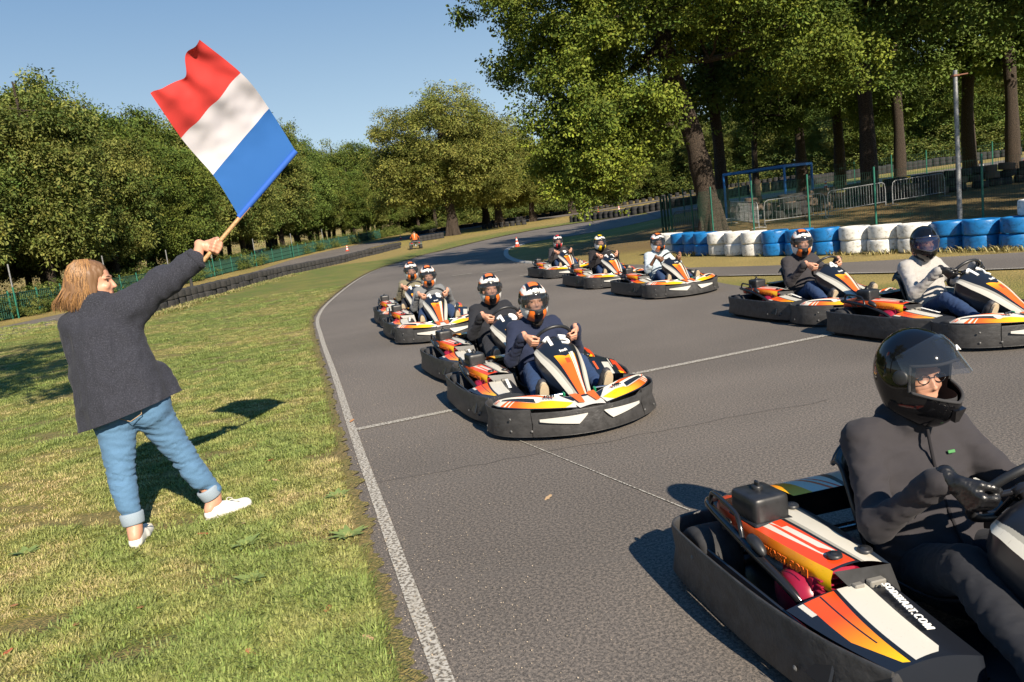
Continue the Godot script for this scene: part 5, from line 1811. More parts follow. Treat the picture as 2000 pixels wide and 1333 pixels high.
# crown: list of [centre, radii, weight]; clumps of sprigs sit mostly towards the outside of these ellipsoids
func make_tree(called: String, label: String, sd: int, trunk: Array, trunk_r: Array, crown: Array, clumps: int, per: int, clump_r: float, scale: float, tint: Array, fine := false, group := "", limbs := 9) -> Node3D:
	var g := RandomNumberGenerator.new()
	g.seed = sd
	var t := Node3D.new()
	t.name = called
	tag(t, label, "tree", group)
	var mb := MB.new()
	var tp := spline(trunk, 5)
	var tr := []
	for i in tp.size():
		var f := float(i) / (tp.size() - 1) * (trunk_r.size() - 1)
		var k := mini(int(f), trunk_r.size() - 2)
		tr.append(lerpf(trunk_r[k], trunk_r[k + 1], f - k) * (1.0 + 0.05 * g.randfn()))
	mb.tube(tp, tr, 14, true)
	for i in 5:   # root flare
		var a := TAU * i / 5.0 + g.randf() * 0.6
		var r0: float = trunk_r[0]
		mb.tube([trunk[0] + Vector3(cos(a), -0.12, sin(a)) * r0 * 1.35 + Vector3(0, -0.05, 0), trunk[0] + Vector3(cos(a), 0.0, sin(a)) * r0 * 0.9 + Vector3(0, r0 * 0.5, 0), trunk[0] + Vector3(cos(a), 0, sin(a)) * r0 * 0.5 + Vector3(0, r0 * 2.6, 0)], [r0 * 0.16, r0 * 0.34, r0 * 0.25], 7, true)
	var centres := []
	for c in clumps:
		var e: Array = crown[0]
		var pick := g.randf()
		for q in crown:
			if pick < q[2]:
				e = q
				break
			pick -= q[2]
		var d := Vector3(g.randfn(), g.randfn(), g.randfn()).normalized()
		var rad := pow(g.randf(), 0.42)
		centres.append(e[0] + d * rad * e[1])
	var ends := []
	for i in limbs:
		var f := lerpf(0.46, 1.0, float(i) / limbs)
		var k := int(f * (tp.size() - 1))
		var goal: Vector3 = centres[g.randi() % centres.size()]
		for tries in 6:
			var o: Vector3 = centres[g.randi() % centres.size()]
			if absf(o.y - tp[k].y) < absf(goal.y - tp[k].y):
				goal = o
		var line := limb(mb, tp[k], goal, tr[k] * 0.5, 0.03 * trunk_r[0] / 0.3, g, -0.06, 8)
		for m in 4:
			var from: Vector3 = line[g.randi_range(2, 5)]
			var best: Vector3 = centres[g.randi() % centres.size()]
			for tries in 8:
				var o2: Vector3 = centres[g.randi() % centres.size()]
				if o2.distance_to(from) < best.distance_to(from):
					best = o2
			ends.append([from, best])
	for e in ends:
		limb(mb, e[0], e[1], tr[0] * 0.14, 0.012, g, 0.03, 5)
	part(t, "trunk", mb.done(), mats.bark)
	var xf := []
	var cols := []
	for c in centres:
		var cr := clump_r * g.randf_range(0.6, 1.35)
		var shade := g.randf_range(0.8, 1.2)
		var yellow := pow(g.randf(), 2.0) * float(tint[2])
		for i in int(per * g.randf_range(0.5, 1.4)):
			var d := Vector3(g.randfn(), g.randfn() * 0.75, g.randfn()) * 0.5 * cr
			var p: Vector3 = c + d
			if p.y < 0.4:
				continue
			var s := scale * g.randf_range(0.7, 1.3)
			xf.append(Transform3D(Basis.from_euler(Vector3(g.randfn() * 0.35, g.randf() * TAU, g.randfn() * 0.35)).scaled(Vector3.ONE * s), p))
			var col: Color = tint[0].lerp(tint[1], clampf(g.randf() * 0.7 + yellow, 0.0, 1.0)) * shade * g.randf_range(0.85, 1.15)
			cols.append(col)
	var meshes: Array = sprigs if fine else sprigs_far
	scatter(t, "crown", meshes[sd % meshes.size()], mats.leaf, xf, cols).set_meta("kind", "stuff")
	return t

func plant(proto: Node3D, first: bool, label: String, group: String, at: Vector3, turn: float, s: Vector3) -> Node3D:
	var t: Node3D = proto if first else proto.duplicate()
	t.name = numbered(String(proto.get_meta("kind_name")))
	add_child(t)
	t.set_meta("label", label)
	t.set_meta("group", group)
	t.transform = Transform3D(Basis(Vector3.UP, turn).scaled(s), at)
	return t

func build_trees() -> void:
	for i in 3:
		sprigs.append(sprig(20, 0.125, 0.30, 50 + i, true))
		sprigs_far.append(sprig(34, 0.165, 0.52, 70 + i, false))
	var dark := Color(0.062, 0.108, 0.026)
	var mid := Color(0.145, 0.195, 0.042)
	var warm := Color(0.200, 0.212, 0.058)
	# the big oak over the tyre wall: trunk leans to the left, boughs hang low towards the track
	var base := on_ground(7.5, -28.1)
	var oak := make_tree("oak_tree", "large oak with thick leaning trunk behind the blue and white tyres", 3,
		[Vector3(0, -0.1, 0), Vector3(-0.1, 1.2, 0), Vector3(-0.45, 3.4, 0.1), Vector3(-1.1, 6.0, 0.2), Vector3(-1.5, 9.0, 0.3), Vector3(-1.6, 12.0, 0.3)], [0.46, 0.38, 0.34, 0.30, 0.22, 0.08],
		[[Vector3(-3.8, 5.0, 1.0), Vector3(2.6, 2.7, 3.4), 0.20], [Vector3(-4.4, 3.2, 1.6), Vector3(1.8, 1.9, 2.4), 0.12], [Vector3(-4.8, 8.3, 0.8), Vector3(3.2, 3.0, 4.0), 0.22], [Vector3(0.5, 8.8, 2.6), Vector3(4.6, 3.2, 3.6), 0.23], [Vector3(2.8, 5.6, 3.0), Vector3(2.6, 1.5, 2.2), 0.09], [Vector3(-2.0, 12.0, 0.0), Vector3(5.0, 3.0, 4.5), 0.14]],
		560, 23, 0.60, 0.86, [Color(0.048, 0.088, 0.018), Color(0.185, 0.225, 0.034), 0.85], true, "", 13)
	oak.name = numbered("oak_tree")
	add_child(oak)
	oak.position = base
	# woodland trees with clear trunks to the right
	var wood := make_tree("woodland_oak", "", 7, [Vector3(0, -0.1, 0), Vector3(0.05, 3, 0), Vector3(-0.15, 7, 0.1), Vector3(0.0, 11, 0), Vector3(0.1, 15, 0)], [0.33, 0.26, 0.23, 0.17, 0.05],
		[[Vector3(0, 8.0, 0), Vector3(4.2, 3.0, 4.2), 0.5], [Vector3(0.5, 12.0, 0.3), Vector3(3.6, 3.2, 3.6), 0.4], [Vector3(-2.0, 5.4, 1.0), Vector3(1.8, 1.0, 1.8), 0.1]], 150, 22, 0.9, 1.2, [dark, mid, 0.5], true, "", 10)
	wood.set_meta("kind_name", "woodland_oak")
	var wl := [[10.4, -37.0, 1.0, "slim dark trunk standing right behind the large leaning oak"], [13.8, -42.3, 0.75, "thin tree rising through the middle of the blue frame"], [16.4, -42.8, 1.0, "tree behind the right post of the blue frame"], [19.0, -44.2, 1.05, "tree with pale sunlit foot between barriers and far fence"], [19.7, -42.0, 0.7, "thin dark tree just right of the pale footed tree"], [14.1, -30.2, 1.05, "broad grey trunk standing among the metal barriers"], [19.7, -39.0, 0.95, "straight dark tree behind the right hand crowd barrier"], [24.4, -41.1, 1.15, "thick dark tree just right of the lamp post"], [25.1, -38.8, 1.1, "leaning thick tree at the right edge behind the cone"], [30.0, -43.0, 1.1, "tree at the far right beyond the fence"], [17.5, -24.0, 1.05, "tree standing outside the right edge, its boughs overhanging"]]
	for i in wl.size():
		var e: Array = wl[i]
		plant(wood, i == 0, e[3], "woodland oaks on the right", on_ground(e[0], e[1]), 2.1 * i, Vector3(1.0 if i != 1 and i != 4 else 0.8, 1.0, 1.0) * float(e[2]))
	# thin-crowned trees outside the right edge: their broken shade lies on the leaf litter
	var thin := make_tree("thin_oak", "", 9, [Vector3(0, -0.1, 0), Vector3(0.05, 3, 0), Vector3(-0.15, 7, 0.1), Vector3(0.0, 11, 0), Vector3(0.1, 14, 0)], [0.30, 0.24, 0.2, 0.14, 0.04],
		[[Vector3(0, 7.5, 0), Vector3(4.6, 3.0, 4.6), 0.6], [Vector3(0.5, 11.0, 0.3), Vector3(3.6, 3.0, 3.6), 0.4]], 62, 24, 0.85, 1.2, [dark, mid, 0.5], true, "", 9)
	thin.set_meta("kind_name", "thin_oak")
	var tl := [[18.5, -9.5, 0.95, "nearest thin crowned tree outside the right edge"], [22.5, -14.0, 0.9, "second thin crowned tree outside the right edge"], [26.0, -17.0, 1.05, "farthest thin crowned tree outside the right edge"]]
	for i in 3:
		plant(thin, i == 0, tl[i][3], "thin crowned trees beside the track", on_ground(tl[i][0], tl[i][1]), 1.9 * i, Vector3.ONE * float(tl[i][2]))
	# the round oaks in the middle distance
	var round_oak := make_tree("field_oak", "", 12, [Vector3(0, -0.1, 0), Vector3(0.1, 2.0, 0), Vector3(-0.2, 5.0, 0), Vector3(0, 9, 0), Vector3(0.3, 13.0, 0)], [0.62, 0.48, 0.4, 0.26, 0.06],
		[[Vector3(0, 8.6, 0), Vector3(6.6, 5.4, 6.0), 0.55], [Vector3(-3.2, 5.6, 0.5), Vector3(4.4, 3.0, 4.2), 0.2], [Vector3(3.0, 6.0, 0.5), Vector3(4.6, 3.4, 4.2), 0.25]], 330, 19, 1.05, 1.2, [Color(0.105, 0.135, 0.030), Color(0.235, 0.235, 0.060), 0.5], false, "", 12)
	round_oak.set_meta("kind_name", "field_oak")
	var ml := [[-4.8, -84.0, 1.08, "largest round oak in the field beyond the quad bike"], [0.2, -97.0, 0.92, "round oak with split trunk right of the largest field oak"], [4.4, -99.0, 0.72, "smaller oak with ivy trunk between two field oaks"], [10.5, -112.0, 0.85, "field oak behind the white cones"], [17.5, -118.0, 0.8, "field oak half hidden by the large hanging oak"], [-1.5, -104.0, 0.9, "oak crown rising behind the split trunk oak"]]
	for i in ml.size():
		var e: Array = ml[i]
		plant(round_oak, i == 0, e[3], "oaks in the field", on_ground(e[0], e[1]), 1.3 * i, Vector3.ONE * float(e[2]))
	# the wood along the left fence and the belt far behind: three kinds, copied
	var kinds := []
	for k in 3:
		var tr := make_tree("wood_tree", "", 20 + k, [Vector3(0, -0.1, 0), Vector3(0.1 * k, 3, 0.1), Vector3(-0.2, 6.5, 0), Vector3(0.1, 10.5, 0)], [0.26, 0.2, 0.15, 0.04],
			[[Vector3(0, 6.6, 0), Vector3(2.9 + 0.3 * k, 4.0, 3.0), 0.7], [Vector3(0.6 - 0.6 * k, 4.0, 0.2), Vector3(2.6, 1.8, 2.5), 0.25]], 170, 18, 0.85, 1.1 - 0.05 * k, [dark * 1.05, [mid, warm, Color(0.135, 0.155, 0.03)][k], [0.4, 0.7, 0.5][k]], false, "", 7)
		tr.set_meta("kind_name", "wood_tree")
		kinds.append([tr, true])
	var g := RandomNumberGenerator.new()
	g.seed = 31
	var line := spline([Vector2(-23.4, -22.0), Vector2(-23.2, -34.0), Vector2(-23.0, -46.0), Vector2(-23.4, -60.0), Vector2(-22.6, -76.0), Vector2(-20.6, -94.0), Vector2(-16.0, -114.0), Vector2(-6.0, -134.0)], 5)
	var count := 0
	for row in 3:
		for i in line.size():
			var p: Vector2 = line[i] + Vector2(-4.2 * row + g.randf_range(-1.0, 1.0), -2.0 * row + g.randf_range(-1.4, 1.4))
			if row == 2 and i % 2 == 1:
				continue
			var k := g.randi() % 3
			var far := p.length()
			var s := g.randf_range(0.80, 1.2) * (1.0 if far > 62.0 else 0.80)
			if row > 0:
				s *= 1.08
			var lab := "woodland tree in the front row behind the green fence on the left" if row == 0 else "woodland tree in the %s row of the wood behind the left fence" % ["front", "second", "hindmost"][row]
			plant(kinds[k][0], kinds[k][1], lab, "trees of the left wood, row %d" % (row + 1), on_ground(p.x, p.y), g.randf() * TAU, Vector3(s, s * g.randf_range(0.9, 1.15), s))
			kinds[k][1] = false
			count += 1
	var belt := spline([Vector2(-14.0, -132.0), Vector2(4.0, -142.0), Vector2(24.0, -140.0), Vector2(40.0, -120.0), Vector2(52.0, -100.0), Vector2(66.0, -92.0), Vector2(84.0, -86.0)], 6)
	for row in 2:
		for i in belt.size():
			var p: Vector2 = belt[i] + Vector2(5.0, -7.0) * row + Vector2(g.randf_range(-1.5, 1.5), g.randf_range(-2, 2))
			var k := g.randi() % 3
			var s := g.randf_range(0.85, 1.15) * (1.0 + 0.2 * row)
			plant(kinds[k][0], false, "distant tree in the belt closing the field", "trees of the distant belt", on_ground(p.x, p.y), g.randf() * TAU, Vector3(s * 1.2, s, s * 1.2))
	# a tree outside the frame on the left whose boughs shade a corner of the lawn
	plant(thin, false, "thin crowned tree left of the lawn that throws streaks of shade", "thin crowned trees beside the track", Vector3(-6.2, 0, -4.0), 0.4, Vector3.ONE * 0.72)
	# low scrub under the left wood
	var bush := Node3D.new()
	bush.name = "bush"
	var bx := []
	var bc := []
	for i in 420:
		var d := Vector3(g.randfn() * 0.75, absf(g.randfn()) * 0.55, g.randfn() * 0.75)
		bx.append(Transform3D(Basis.from_euler(Vector3(g.randfn() * 0.4, g.randf() * TAU, 0)).scaled(Vector3.ONE * 0.62), d + Vector3(0, 0.15, 0)))
		bc.append(dark.lerp(warm, g.randf() * 0.8) * g.randf_range(0.8, 1.2))
	scatter(bush, "foliage", sprigs_far[0], mats.leaf, bx, bc).set_meta("kind", "stuff")
	tag(bush, "", "bush", "")
	var first := true
	for i in line.size():
		for n in 2:
			var p: Vector2 = line[i] + Vector2(1.4 + g.randf_range(-0.8, 0.9), g.randf_range(-1.6, 1.6))
			var b: Node3D = bush if first else bush.duplicate()
			b.name = numbered("bush")
			add_child(b)
			tag(b, "low leafy bush under the trees along the left fence", "bush", "bushes along the left fence")
			var s := g.randf_range(0.5, 1.05)
			b.transform = Transform3D(Basis(Vector3.UP, g.randf() * TAU).scaled(Vector3(s, s * 0.9, s)), on_ground(p.x, p.y))
			first = false
	for i in belt.size():
		for n in 2:
			var p: Vector2 = belt[i] + Vector2(g.randf_range(-1.8, 1.8), g.randf_range(-3.0, 1.0))
			var b: Node3D = bush.duplicate()
			b.name = numbered("bush")
			add_child(b)
			tag(b, "low bush filling the foot of the distant tree belt", "bush", "bushes of the distant belt")
			var s := g.randf_range(1.9, 3.2)
			b.transform = Transform3D(Basis(Vector3.UP, g.randf() * TAU).scaled(Vector3(s * 1.2, s * 0.85, s * 1.2)), on_ground(p.x, p.y))

# ------------------------------------------------------------------ tyres
const ORD := ["first", "second", "third", "fourth", "fifth", "sixth", "seventh", "eighth", "ninth", "tenth", "eleventh", "twelfth", "thirteenth", "fourteenth", "fifteenth", "sixteenth", "seventeenth", "eighteenth", "nineteenth", "twentieth", "twenty-first", "twenty-second"]

func tyre_mesh(r: float, h: float, sd: int, segs := 30) -> ArrayMesh:
	var g := RandomNumberGenerator.new()
	g.seed = sd
	var ph := g.randf() * TAU
	var mb := MB.new()
	var rings := []
	var prof := [[0.64, 0.08], [0.67, 0.02], [0.82, 0.0], [0.93, 0.012], [0.972, 0.05], [0.990, 0.12], [0.998, 0.25], [1.003, 0.40], [1.003, 0.60], [0.998, 0.75], [0.990, 0.88], [0.972, 0.95], [0.93, 0.988], [0.82, 1.0], [0.67, 0.965], [0.64, 0.90], [0.74, 0.75], [0.80, 0.5], [0.74, 0.25], [0.64, 0.08]]
	for p in prof:
		var ring := PackedVector3Array()
		for k in segs:
			var a := TAU * k / segs
			var w := 1.0 + 0.014 * sin(2.0 * a + ph) + 0.008 * sin(5.0 * a + ph * 2.0)
			ring.append(Vector3(cos(a) * r * p[0] * w, h * p[1] + 0.006 * sin(a + ph), -sin(a) * r * p[0] * w))
		rings.append(ring)
	mb.loft(rings, true, false)
	return mb.done()

func build_tyres() -> void:
	var g := RandomNumberGenerator.new()
	g.seed = 8
	var meshes := []
	for i in 4:
		meshes.append(tyre_mesh(0.325, 0.285, i))
	var places := [[10.67, -12.1, "b"], [10.34, -12.66, "b"], [10.02, -13.21, "b"], [9.7, -13.78, "b"], [9.38, -14.34, "b"], [9.04, -14.89, "b"], [8.7, -15.43, "b"], [8.34, -15.97, "w"], [7.97, -16.5, "w"], [7.58, -17.01, "w"], [7.16, -17.5, "b"], [6.77, -18.01, "b"], [6.39, -18.53, "b"], [6.06, -19.08, "w"], [5.83, -19.68, "w"], [5.59, -20.28, "w"], [5.4, -20.9, "b"], [5.24, -21.52, "b"], [5.07, -22.14, "b"], [4.93, -22.77, "w"], [4.79, -23.4, "w"]]
	for i in range(4, places.size()):
		var e: Array = places[i]
		var blue: bool = e[2] == "b"
		for lv in (3 if i == 4 else 2):
			var top := lv == 2
			var o := part(self, "painted_tyre", meshes[g.randi() % 4], mats.white_paint if (not blue or top) else mats.blue_paint)
			var s := g.randf_range(0.97, 1.03)
			o.transform = Transform3D(Basis(Vector3.UP, g.randf() * TAU).scaled(Vector3(s, 1, s)), on_ground(e[0] + g.randf_range(-0.025, 0.025), e[1] + g.randf_range(-0.025, 0.025), 0.004 + lv * 0.287))
			if top:
				o.position += Vector3(0.42, 0, -0.10)
			tag(o, "%s %s painted tyre of the %s stack from the right edge" % [["lower", "upper", "topmost"][lv], "white" if (not blue or top) else "blue", ORD[i - 4]], "tyre", "painted tyres of the blue and white wall")
	# long black wall on the left, two high
	var wall := spline([Vector2(-10.75, -22.3), Vector2(-11.15, -24.2), Vector2(-11.7, -28.0), Vector2(-11.75, -33.0), Vector2(-12.1, -39.0), Vector2(-11.9, -44.0), Vector2(-11.3, -50.0), Vector2(-10.4, -57.0), Vector2(-9.5, -61.0), Vector2(-8.5, -67.0)], 60)
	var black := []
	for i in 3:
		black.append(tyre_mesh(0.30, 0.27, 10 + i, 20))
	var run := 0.0
	var n := 0
	for i in range(1, wall.size()):
		run += wall[i].distance_to(wall[i - 1])
		if run < 0.60:
			continue
		run = 0.0
		n += 1
		for lv in 2:
			var o := part(self, "black_tyre", black[g.randi() % 3], mats.wall_rubber)
			var q: Vector2 = wall[i] + Vector2(g.randf_range(-0.05, 0.05), g.randf_range(-0.03, 0.03))
			o.transform = Transform3D(Basis.from_euler(Vector3(g.randf_range(-0.04, 0.04), g.randf() * TAU, g.randf_range(-0.04, 0.04))).scaled(Vector3.ONE * g.randf_range(0.96, 1.05)), on_ground(q.x, q.y, 0.0 + lv * 0.275))
			tag(o, "weathered black tyre in the %s row of the long wall behind the lawn" % ["lower", "upper"][lv], "tyre", "black tyres of the lawn wall, %s row" % ["lower", "upper"][lv])
	# short rows by the field oaks and loose piles under the trees
	for row in [[Vector2(-8.0, -77.0), Vector2(-5.4, -80.5), "row of black tyres right of the quad bike"], [Vector2(-1.6, -93.0), Vector2(3.6, -91.0), "row of black tyres between the field oaks"]]:
		var steps := int(row[0].distance_to(row[1]) / 0.62)
		for i in steps:
			for lv in 2:
				var p: Vector2 = row[0].lerp(row[1], float(i) / steps)
				var o := part(self, "black_tyre", black[i % 3], mats.wall_rubber)
				o.position = on_ground(p.x, p.y, lv * 0.275)
				tag(o, "black tyre in the short " + String(row[2]), "tyre", row[2])
	# piles along the barriers
	var pile := spline([Vector2(9.4, -34.5), Vector2(10.6, -29.6), Vector2(12.4, -30.8), Vector2(14.9, -31.2), Vector2(17.0, -31.0), Vector2(19.8, -31.0), Vector2(23.0, -31.0)], 5)
	var worn := [mats.wall_rubber, mat("dusty_rubber", lin(0.11, 0.08, 0.06), 0.9)]
	for i in pile.size():
		for lv in (3 if g.randf() < 0.55 else 2):
			var o := part(self, "old_tyre", black[g.randi() % 3], worn[1 if g.randf() < 0.3 else 0])
			o.transform = Transform3D(Basis.from_euler(Vector3(g.randf_range(-0.1, 0.1), g.randf() * TAU, g.randf_range(-0.1, 0.1))), on_ground(pile[i].x + g.randf_range(-0.15, 0.15), pile[i].y + g.randf_range(-0.15, 0.15), lv * 0.27 + 0.01))
			tag(o, "old dark tyre heaped behind the metal barriers under the trees", "tyre", "old tyres heaped under the trees")
	# far tyre walls, too small to pick apart
	far_wall(spline([Vector2(6.9, -77.8), Vector2(10.5, -72.5), Vector2(14.7, -67.9), Vector2(20.7, -61.4), Vector2(29.5, -68.0), Vector2(41.0, -73.5), Vector2(49.0, -74.5)], 40), 0.72, "long dark tyre wall beyond the far track")
	far_wall(spline([Vector2(-10.5, -100.0), Vector2(0.0, -111.0), Vector2(12.0, -116.0), Vector2(30.0, -114.0), Vector2(52.0, -100.0)], 40), 0.5, "low dark tyre row along the farthest bend")

func far_wall(line: Array, h: float, label: String) -> void:
	var mb := MB.new()
	mb.smooth(true)
	var run := 0.0
	for i in range(1, line.size()):
		run += line[i].distance_to(line[i - 1])
		if run < 0.6:
			continue
		run = 0.0
		var p := on_ground(line[i].x, line[i].y)
		var hh := h + 0.04 * sin(i * 1.7)
		mb.lathe([Vector2(0.30, 0.0), Vector2(0.33, hh * 0.1), Vector2(0.33, hh * 0.42), Vector2(0.30, hh * 0.5), Vector2(0.33, hh * 0.58), Vector2(0.33, hh * 0.9), Vector2(0.28, hh), Vector2(0.12, hh * 0.96)], 10, Transform3D(Basis(), p))
	var o := part(self, "tyre_wall", mb.done(), mat("far_rubber", lin(0.02, 0.02, 0.021), 0.9))
	tag(o, label, "tyre wall")
	o.set_meta("kind", "stuff")

# ------------------------------------------------------------------ fences, barriers, frame, lamp post
func mesh_panel(a: Vector3, b: Vector3, h: float, dx: float, dy: float, w: float) -> ArrayMesh:
	var mb := MB.new()
	var d := (b - a)
	var len_ := d.length()
	var n := int(len_ / dx)
	for i in n:
		var p := a + d * ((i + 0.5) / n)
		mb.tube([p + Vector3(0, 0.05, 0), p + Vector3(0, h, 0)], w, 3, false)
	var m := int(h / dy)
	for j in m + 1:
		var y := 0.06 + (h - 0.08) * j / m
		mb.tube([a + Vector3(0, y, 0), b + Vector3(0, y, 0)], w, 3, false)
	return mb.done()

func fence(called: String, label: String, posts: Array, h: float, dx: float, dy: float, wire: float, material: Material, post_mat: Material, post_r: float) -> void:
	var f := thing(called, label, "fence", posts[0])
	for i in posts.size():
		var mb := MB.new()
		var p: Vector3 = posts[i] - posts[0]
		mb.tube([p + Vector3(0, -0.1, 0), p + Vector3(0, h + 0.12, 0)], post_r, 8)
		part(f, "post", mb.done(), post_mat)
		if i > 0:
			part(f, "wire_panel", mesh_panel(posts[i - 1] - posts[0], p, h, dx, dy, wire), material)

func at_all(pts: Array) -> Array:
	var o := []
	for p in pts:
		o.append(on_ground(p.x, p.y))
	return o

func build_fences() -> void:
	fence("wire_fence", "green wire mesh fence behind the blue and white tyres", at_all([Vector2(6.7, -31.0), Vector2(6.95, -28.6), Vector2(7.2, -26.9), Vector2(8.1, -25.4), Vector2(9.1, -23.4), Vector2(10.4, -22.0), Vector2(12.4, -20.4), Vector2(14.4, -18.9), Vector2(16.4, -17.4)]), 1.5, 0.055, 0.2, 0.0032, mats.fence_dark, mats.fence_green, 0.028)
	fence("wire_fence", "green wire fence on the far side of the trees before the far track", at_all([Vector2(10.5, -45.0), Vector2(13.5, -44.5), Vector2(16.5, -43.9), Vector2(19.2, -42.8), Vector2(20.8, -42.0), Vector2(22.2, -41.2), Vector2(25.3, -40.7), Vector2(28.5, -40.2), Vector2(32.0, -39.6)]), 1.45, 0.11, 0.22, 0.005, mats.fence_dark, mats.fence_green, 0.03)
	var left := spline([Vector2(-20.6, -24.0), Vector2(-20.4, -35.0), Vector2(-20.1, -46.0), Vector2(-20.3, -58.0), Vector2(-19.6, -72.0), Vector2(-18.6, -88.0), Vector2(-15.6, -106.0)], 6)
	fence("screen_fence", "dark green screen fence along the wood on the left", at_all(left), 1.05, 0.14, 0.3, 0.03, mats.fence_dark, mats.fence_green, 0.035)
	for i in range(1, left.size() - 4, 4):
		var t := thing("tall_post", "tall thin two tone post, %s along the left fence" % ORD[i / 4], "post", on_ground(left[i].x + 0.25, left[i].y), 0.0, "tall posts of the left fence")
		var mb := MB.new()
		mb.tube([Vector3(0, 0, 0), Vector3(0, 1.3, 0)], 0.035, 8)
		part(t, "base_tube", mb.done(), mats.fence_green)
		mb = MB.new()
		mb.tube([Vector3(0, 1.3, 0), Vector3(0, 2.25, 0)], 0.032, 8)
		part(t, "upper_tube", mb.done(), mats.galvanised)
	# green gate posts at the near corner of the wire fence
	var gp := thing("gate_leaf", "dark green upright gate leaf folded at the fence corner", "gate", on_ground(6.55, -31.4))
	for i in 4:
		var mb := MB.new()
		mb.box(Vector3(-0.12 + 0.11 * i, 0.78, 0.05 * i), Vector3(0.07, 1.56, 0.07), Basis(Vector3.UP, 0.2), 0.008)
		part(gp, "gate_post", mb.done(), mats.fence_dark)
	# crowd barriers
	var lab := ["crowd barrier left of the oak trunk", "crowd barrier nearest the oak, its far end turned away", "crowd barrier in front of the dusty tyres", "crowd barrier behind the middle green fence post", "crowd barrier with high arched top right of the yellow crates"]
	var ends := [[Vector2(6.95, -31.6), Vector2(7.6, -30.0)], [Vector2(8.9, -30.6), Vector2(8.55, -26.3)], [Vector2(8.95, -26.9), Vector2(10.9, -26.6)], [Vector2(11.2, -27.1), Vector2(13.7, -28.2)], [Vector2(14.0, -28.3), Vector2(16.2, -28.9)]]
	for i in ends.size():
		barrier(on_ground(ends[i][0].x, ends[i][0].y), on_ground(ends[i][1].x, ends[i][1].y), "grey steel " + lab[i])
	# blue frame
	var f := thing("blue_frame", "open blue steel frame with a pale top sheet beside the oak", "frame", on_ground(9.49, -33.23))
	var P := [Vector3(0, 0, 0), Vector3(1.49, 0.0, 2.84), Vector3(2.9, 0.15, 1.9), Vector3(1.4, 0.12, -0.95)]
	for p in P:
		var mb := MB.new()
		mb.box(p + Vector3(0, 0.93 - p.y * 0.5, 0), Vector3(0.07, 1.94 - p.y, 0.07), Basis(Vector3.UP, 0.5), 0.006)
		part(f, "post", mb.done(), mats.frame_blue)
	for e in [[0, 1], [1, 2], [2, 3], [3, 0]]:
		var a: Vector3 = P[e[0]]
		var b: Vector3 = P[e[1]]
		a.y = 1.87
		b.y = 1.87
		var mb := MB.new()
		mb.box((a + b) * 0.5, Vector3(0.07, 0.10, a.distance_to(b)), Basis(Quaternion(Vector3.BACK, (b - a).normalized())), 0.006)
		part(f, "beam", mb.done(), mats.frame_blue)
	var sheet := MB.new()
	sheet.face([P[0] * Vector3(1, 0, 1) + Vector3(0, 1.96, 0), P[1] * Vector3(1, 0, 1) + Vector3(0, 1.96, 0), P[2] * Vector3(1, 0, 1) + Vector3(0, 1.98, 0), P[3] * Vector3(1, 0, 1) + Vector3(0, 1.98, 0)], Vector3(1.4, -5, 1.0))
	sheet.face([P[0] * Vector3(1, 0, 1) + Vector3(0, 1.93, 0), P[1] * Vector3(1, 0, 1) + Vector3(0, 1.93, 0), P[2] * Vector3(1, 0, 1) + Vector3(0, 1.95, 0), P[3] * Vector3(1, 0, 1) + Vector3(0, 1.95, 0)], Vector3(1.4, 5, 1.0))
	part(f, "top_sheet", sheet.done(), mat("sheet_white", lin(0.55, 0.56, 0.56), 0.6))
	# concrete slab under the frame
	var slab := MB.new()
	slab.box(on_ground(10.9, -32.0, 0.03) - Vector3(0, 0.05, 0), Vector3(2.6, 0.1, 3.2), Basis(Vector3.UP, 0.5), 0.01)
	structure("concrete_slab", slab.done(), mat("slab", lin(0.34, 0.33, 0.31), 0.9))
	# lamp post
	var lp := thing("steel_mast", "plain galvanised steel mast with a short crossbar behind the tyre wall", "mast", on_ground(11.8, -20.4))
	var mb3 := MB.new()
	mb3.tube([Vector3(0, -0.1, 0), Vector3(0, 3.75, 0)], [0.062, 0.052], 14)
	part(lp, "tube", mb3.done(), mats.galvanised)
	mb3 = MB.new()
	mb3.tube([Vector3(-0.05, 3.62, 0), Vector3(0.32, 3.64, 0)], 0.018, 8)
	mb3.box(Vector3(0, 3.62, 0), Vector3(0.16, 0.05, 0.16), Basis(), 0.01)
	part(lp, "crossbar", mb3.done(), mat("rusty", lin(0.17, 0.075, 0.045), 0.8))

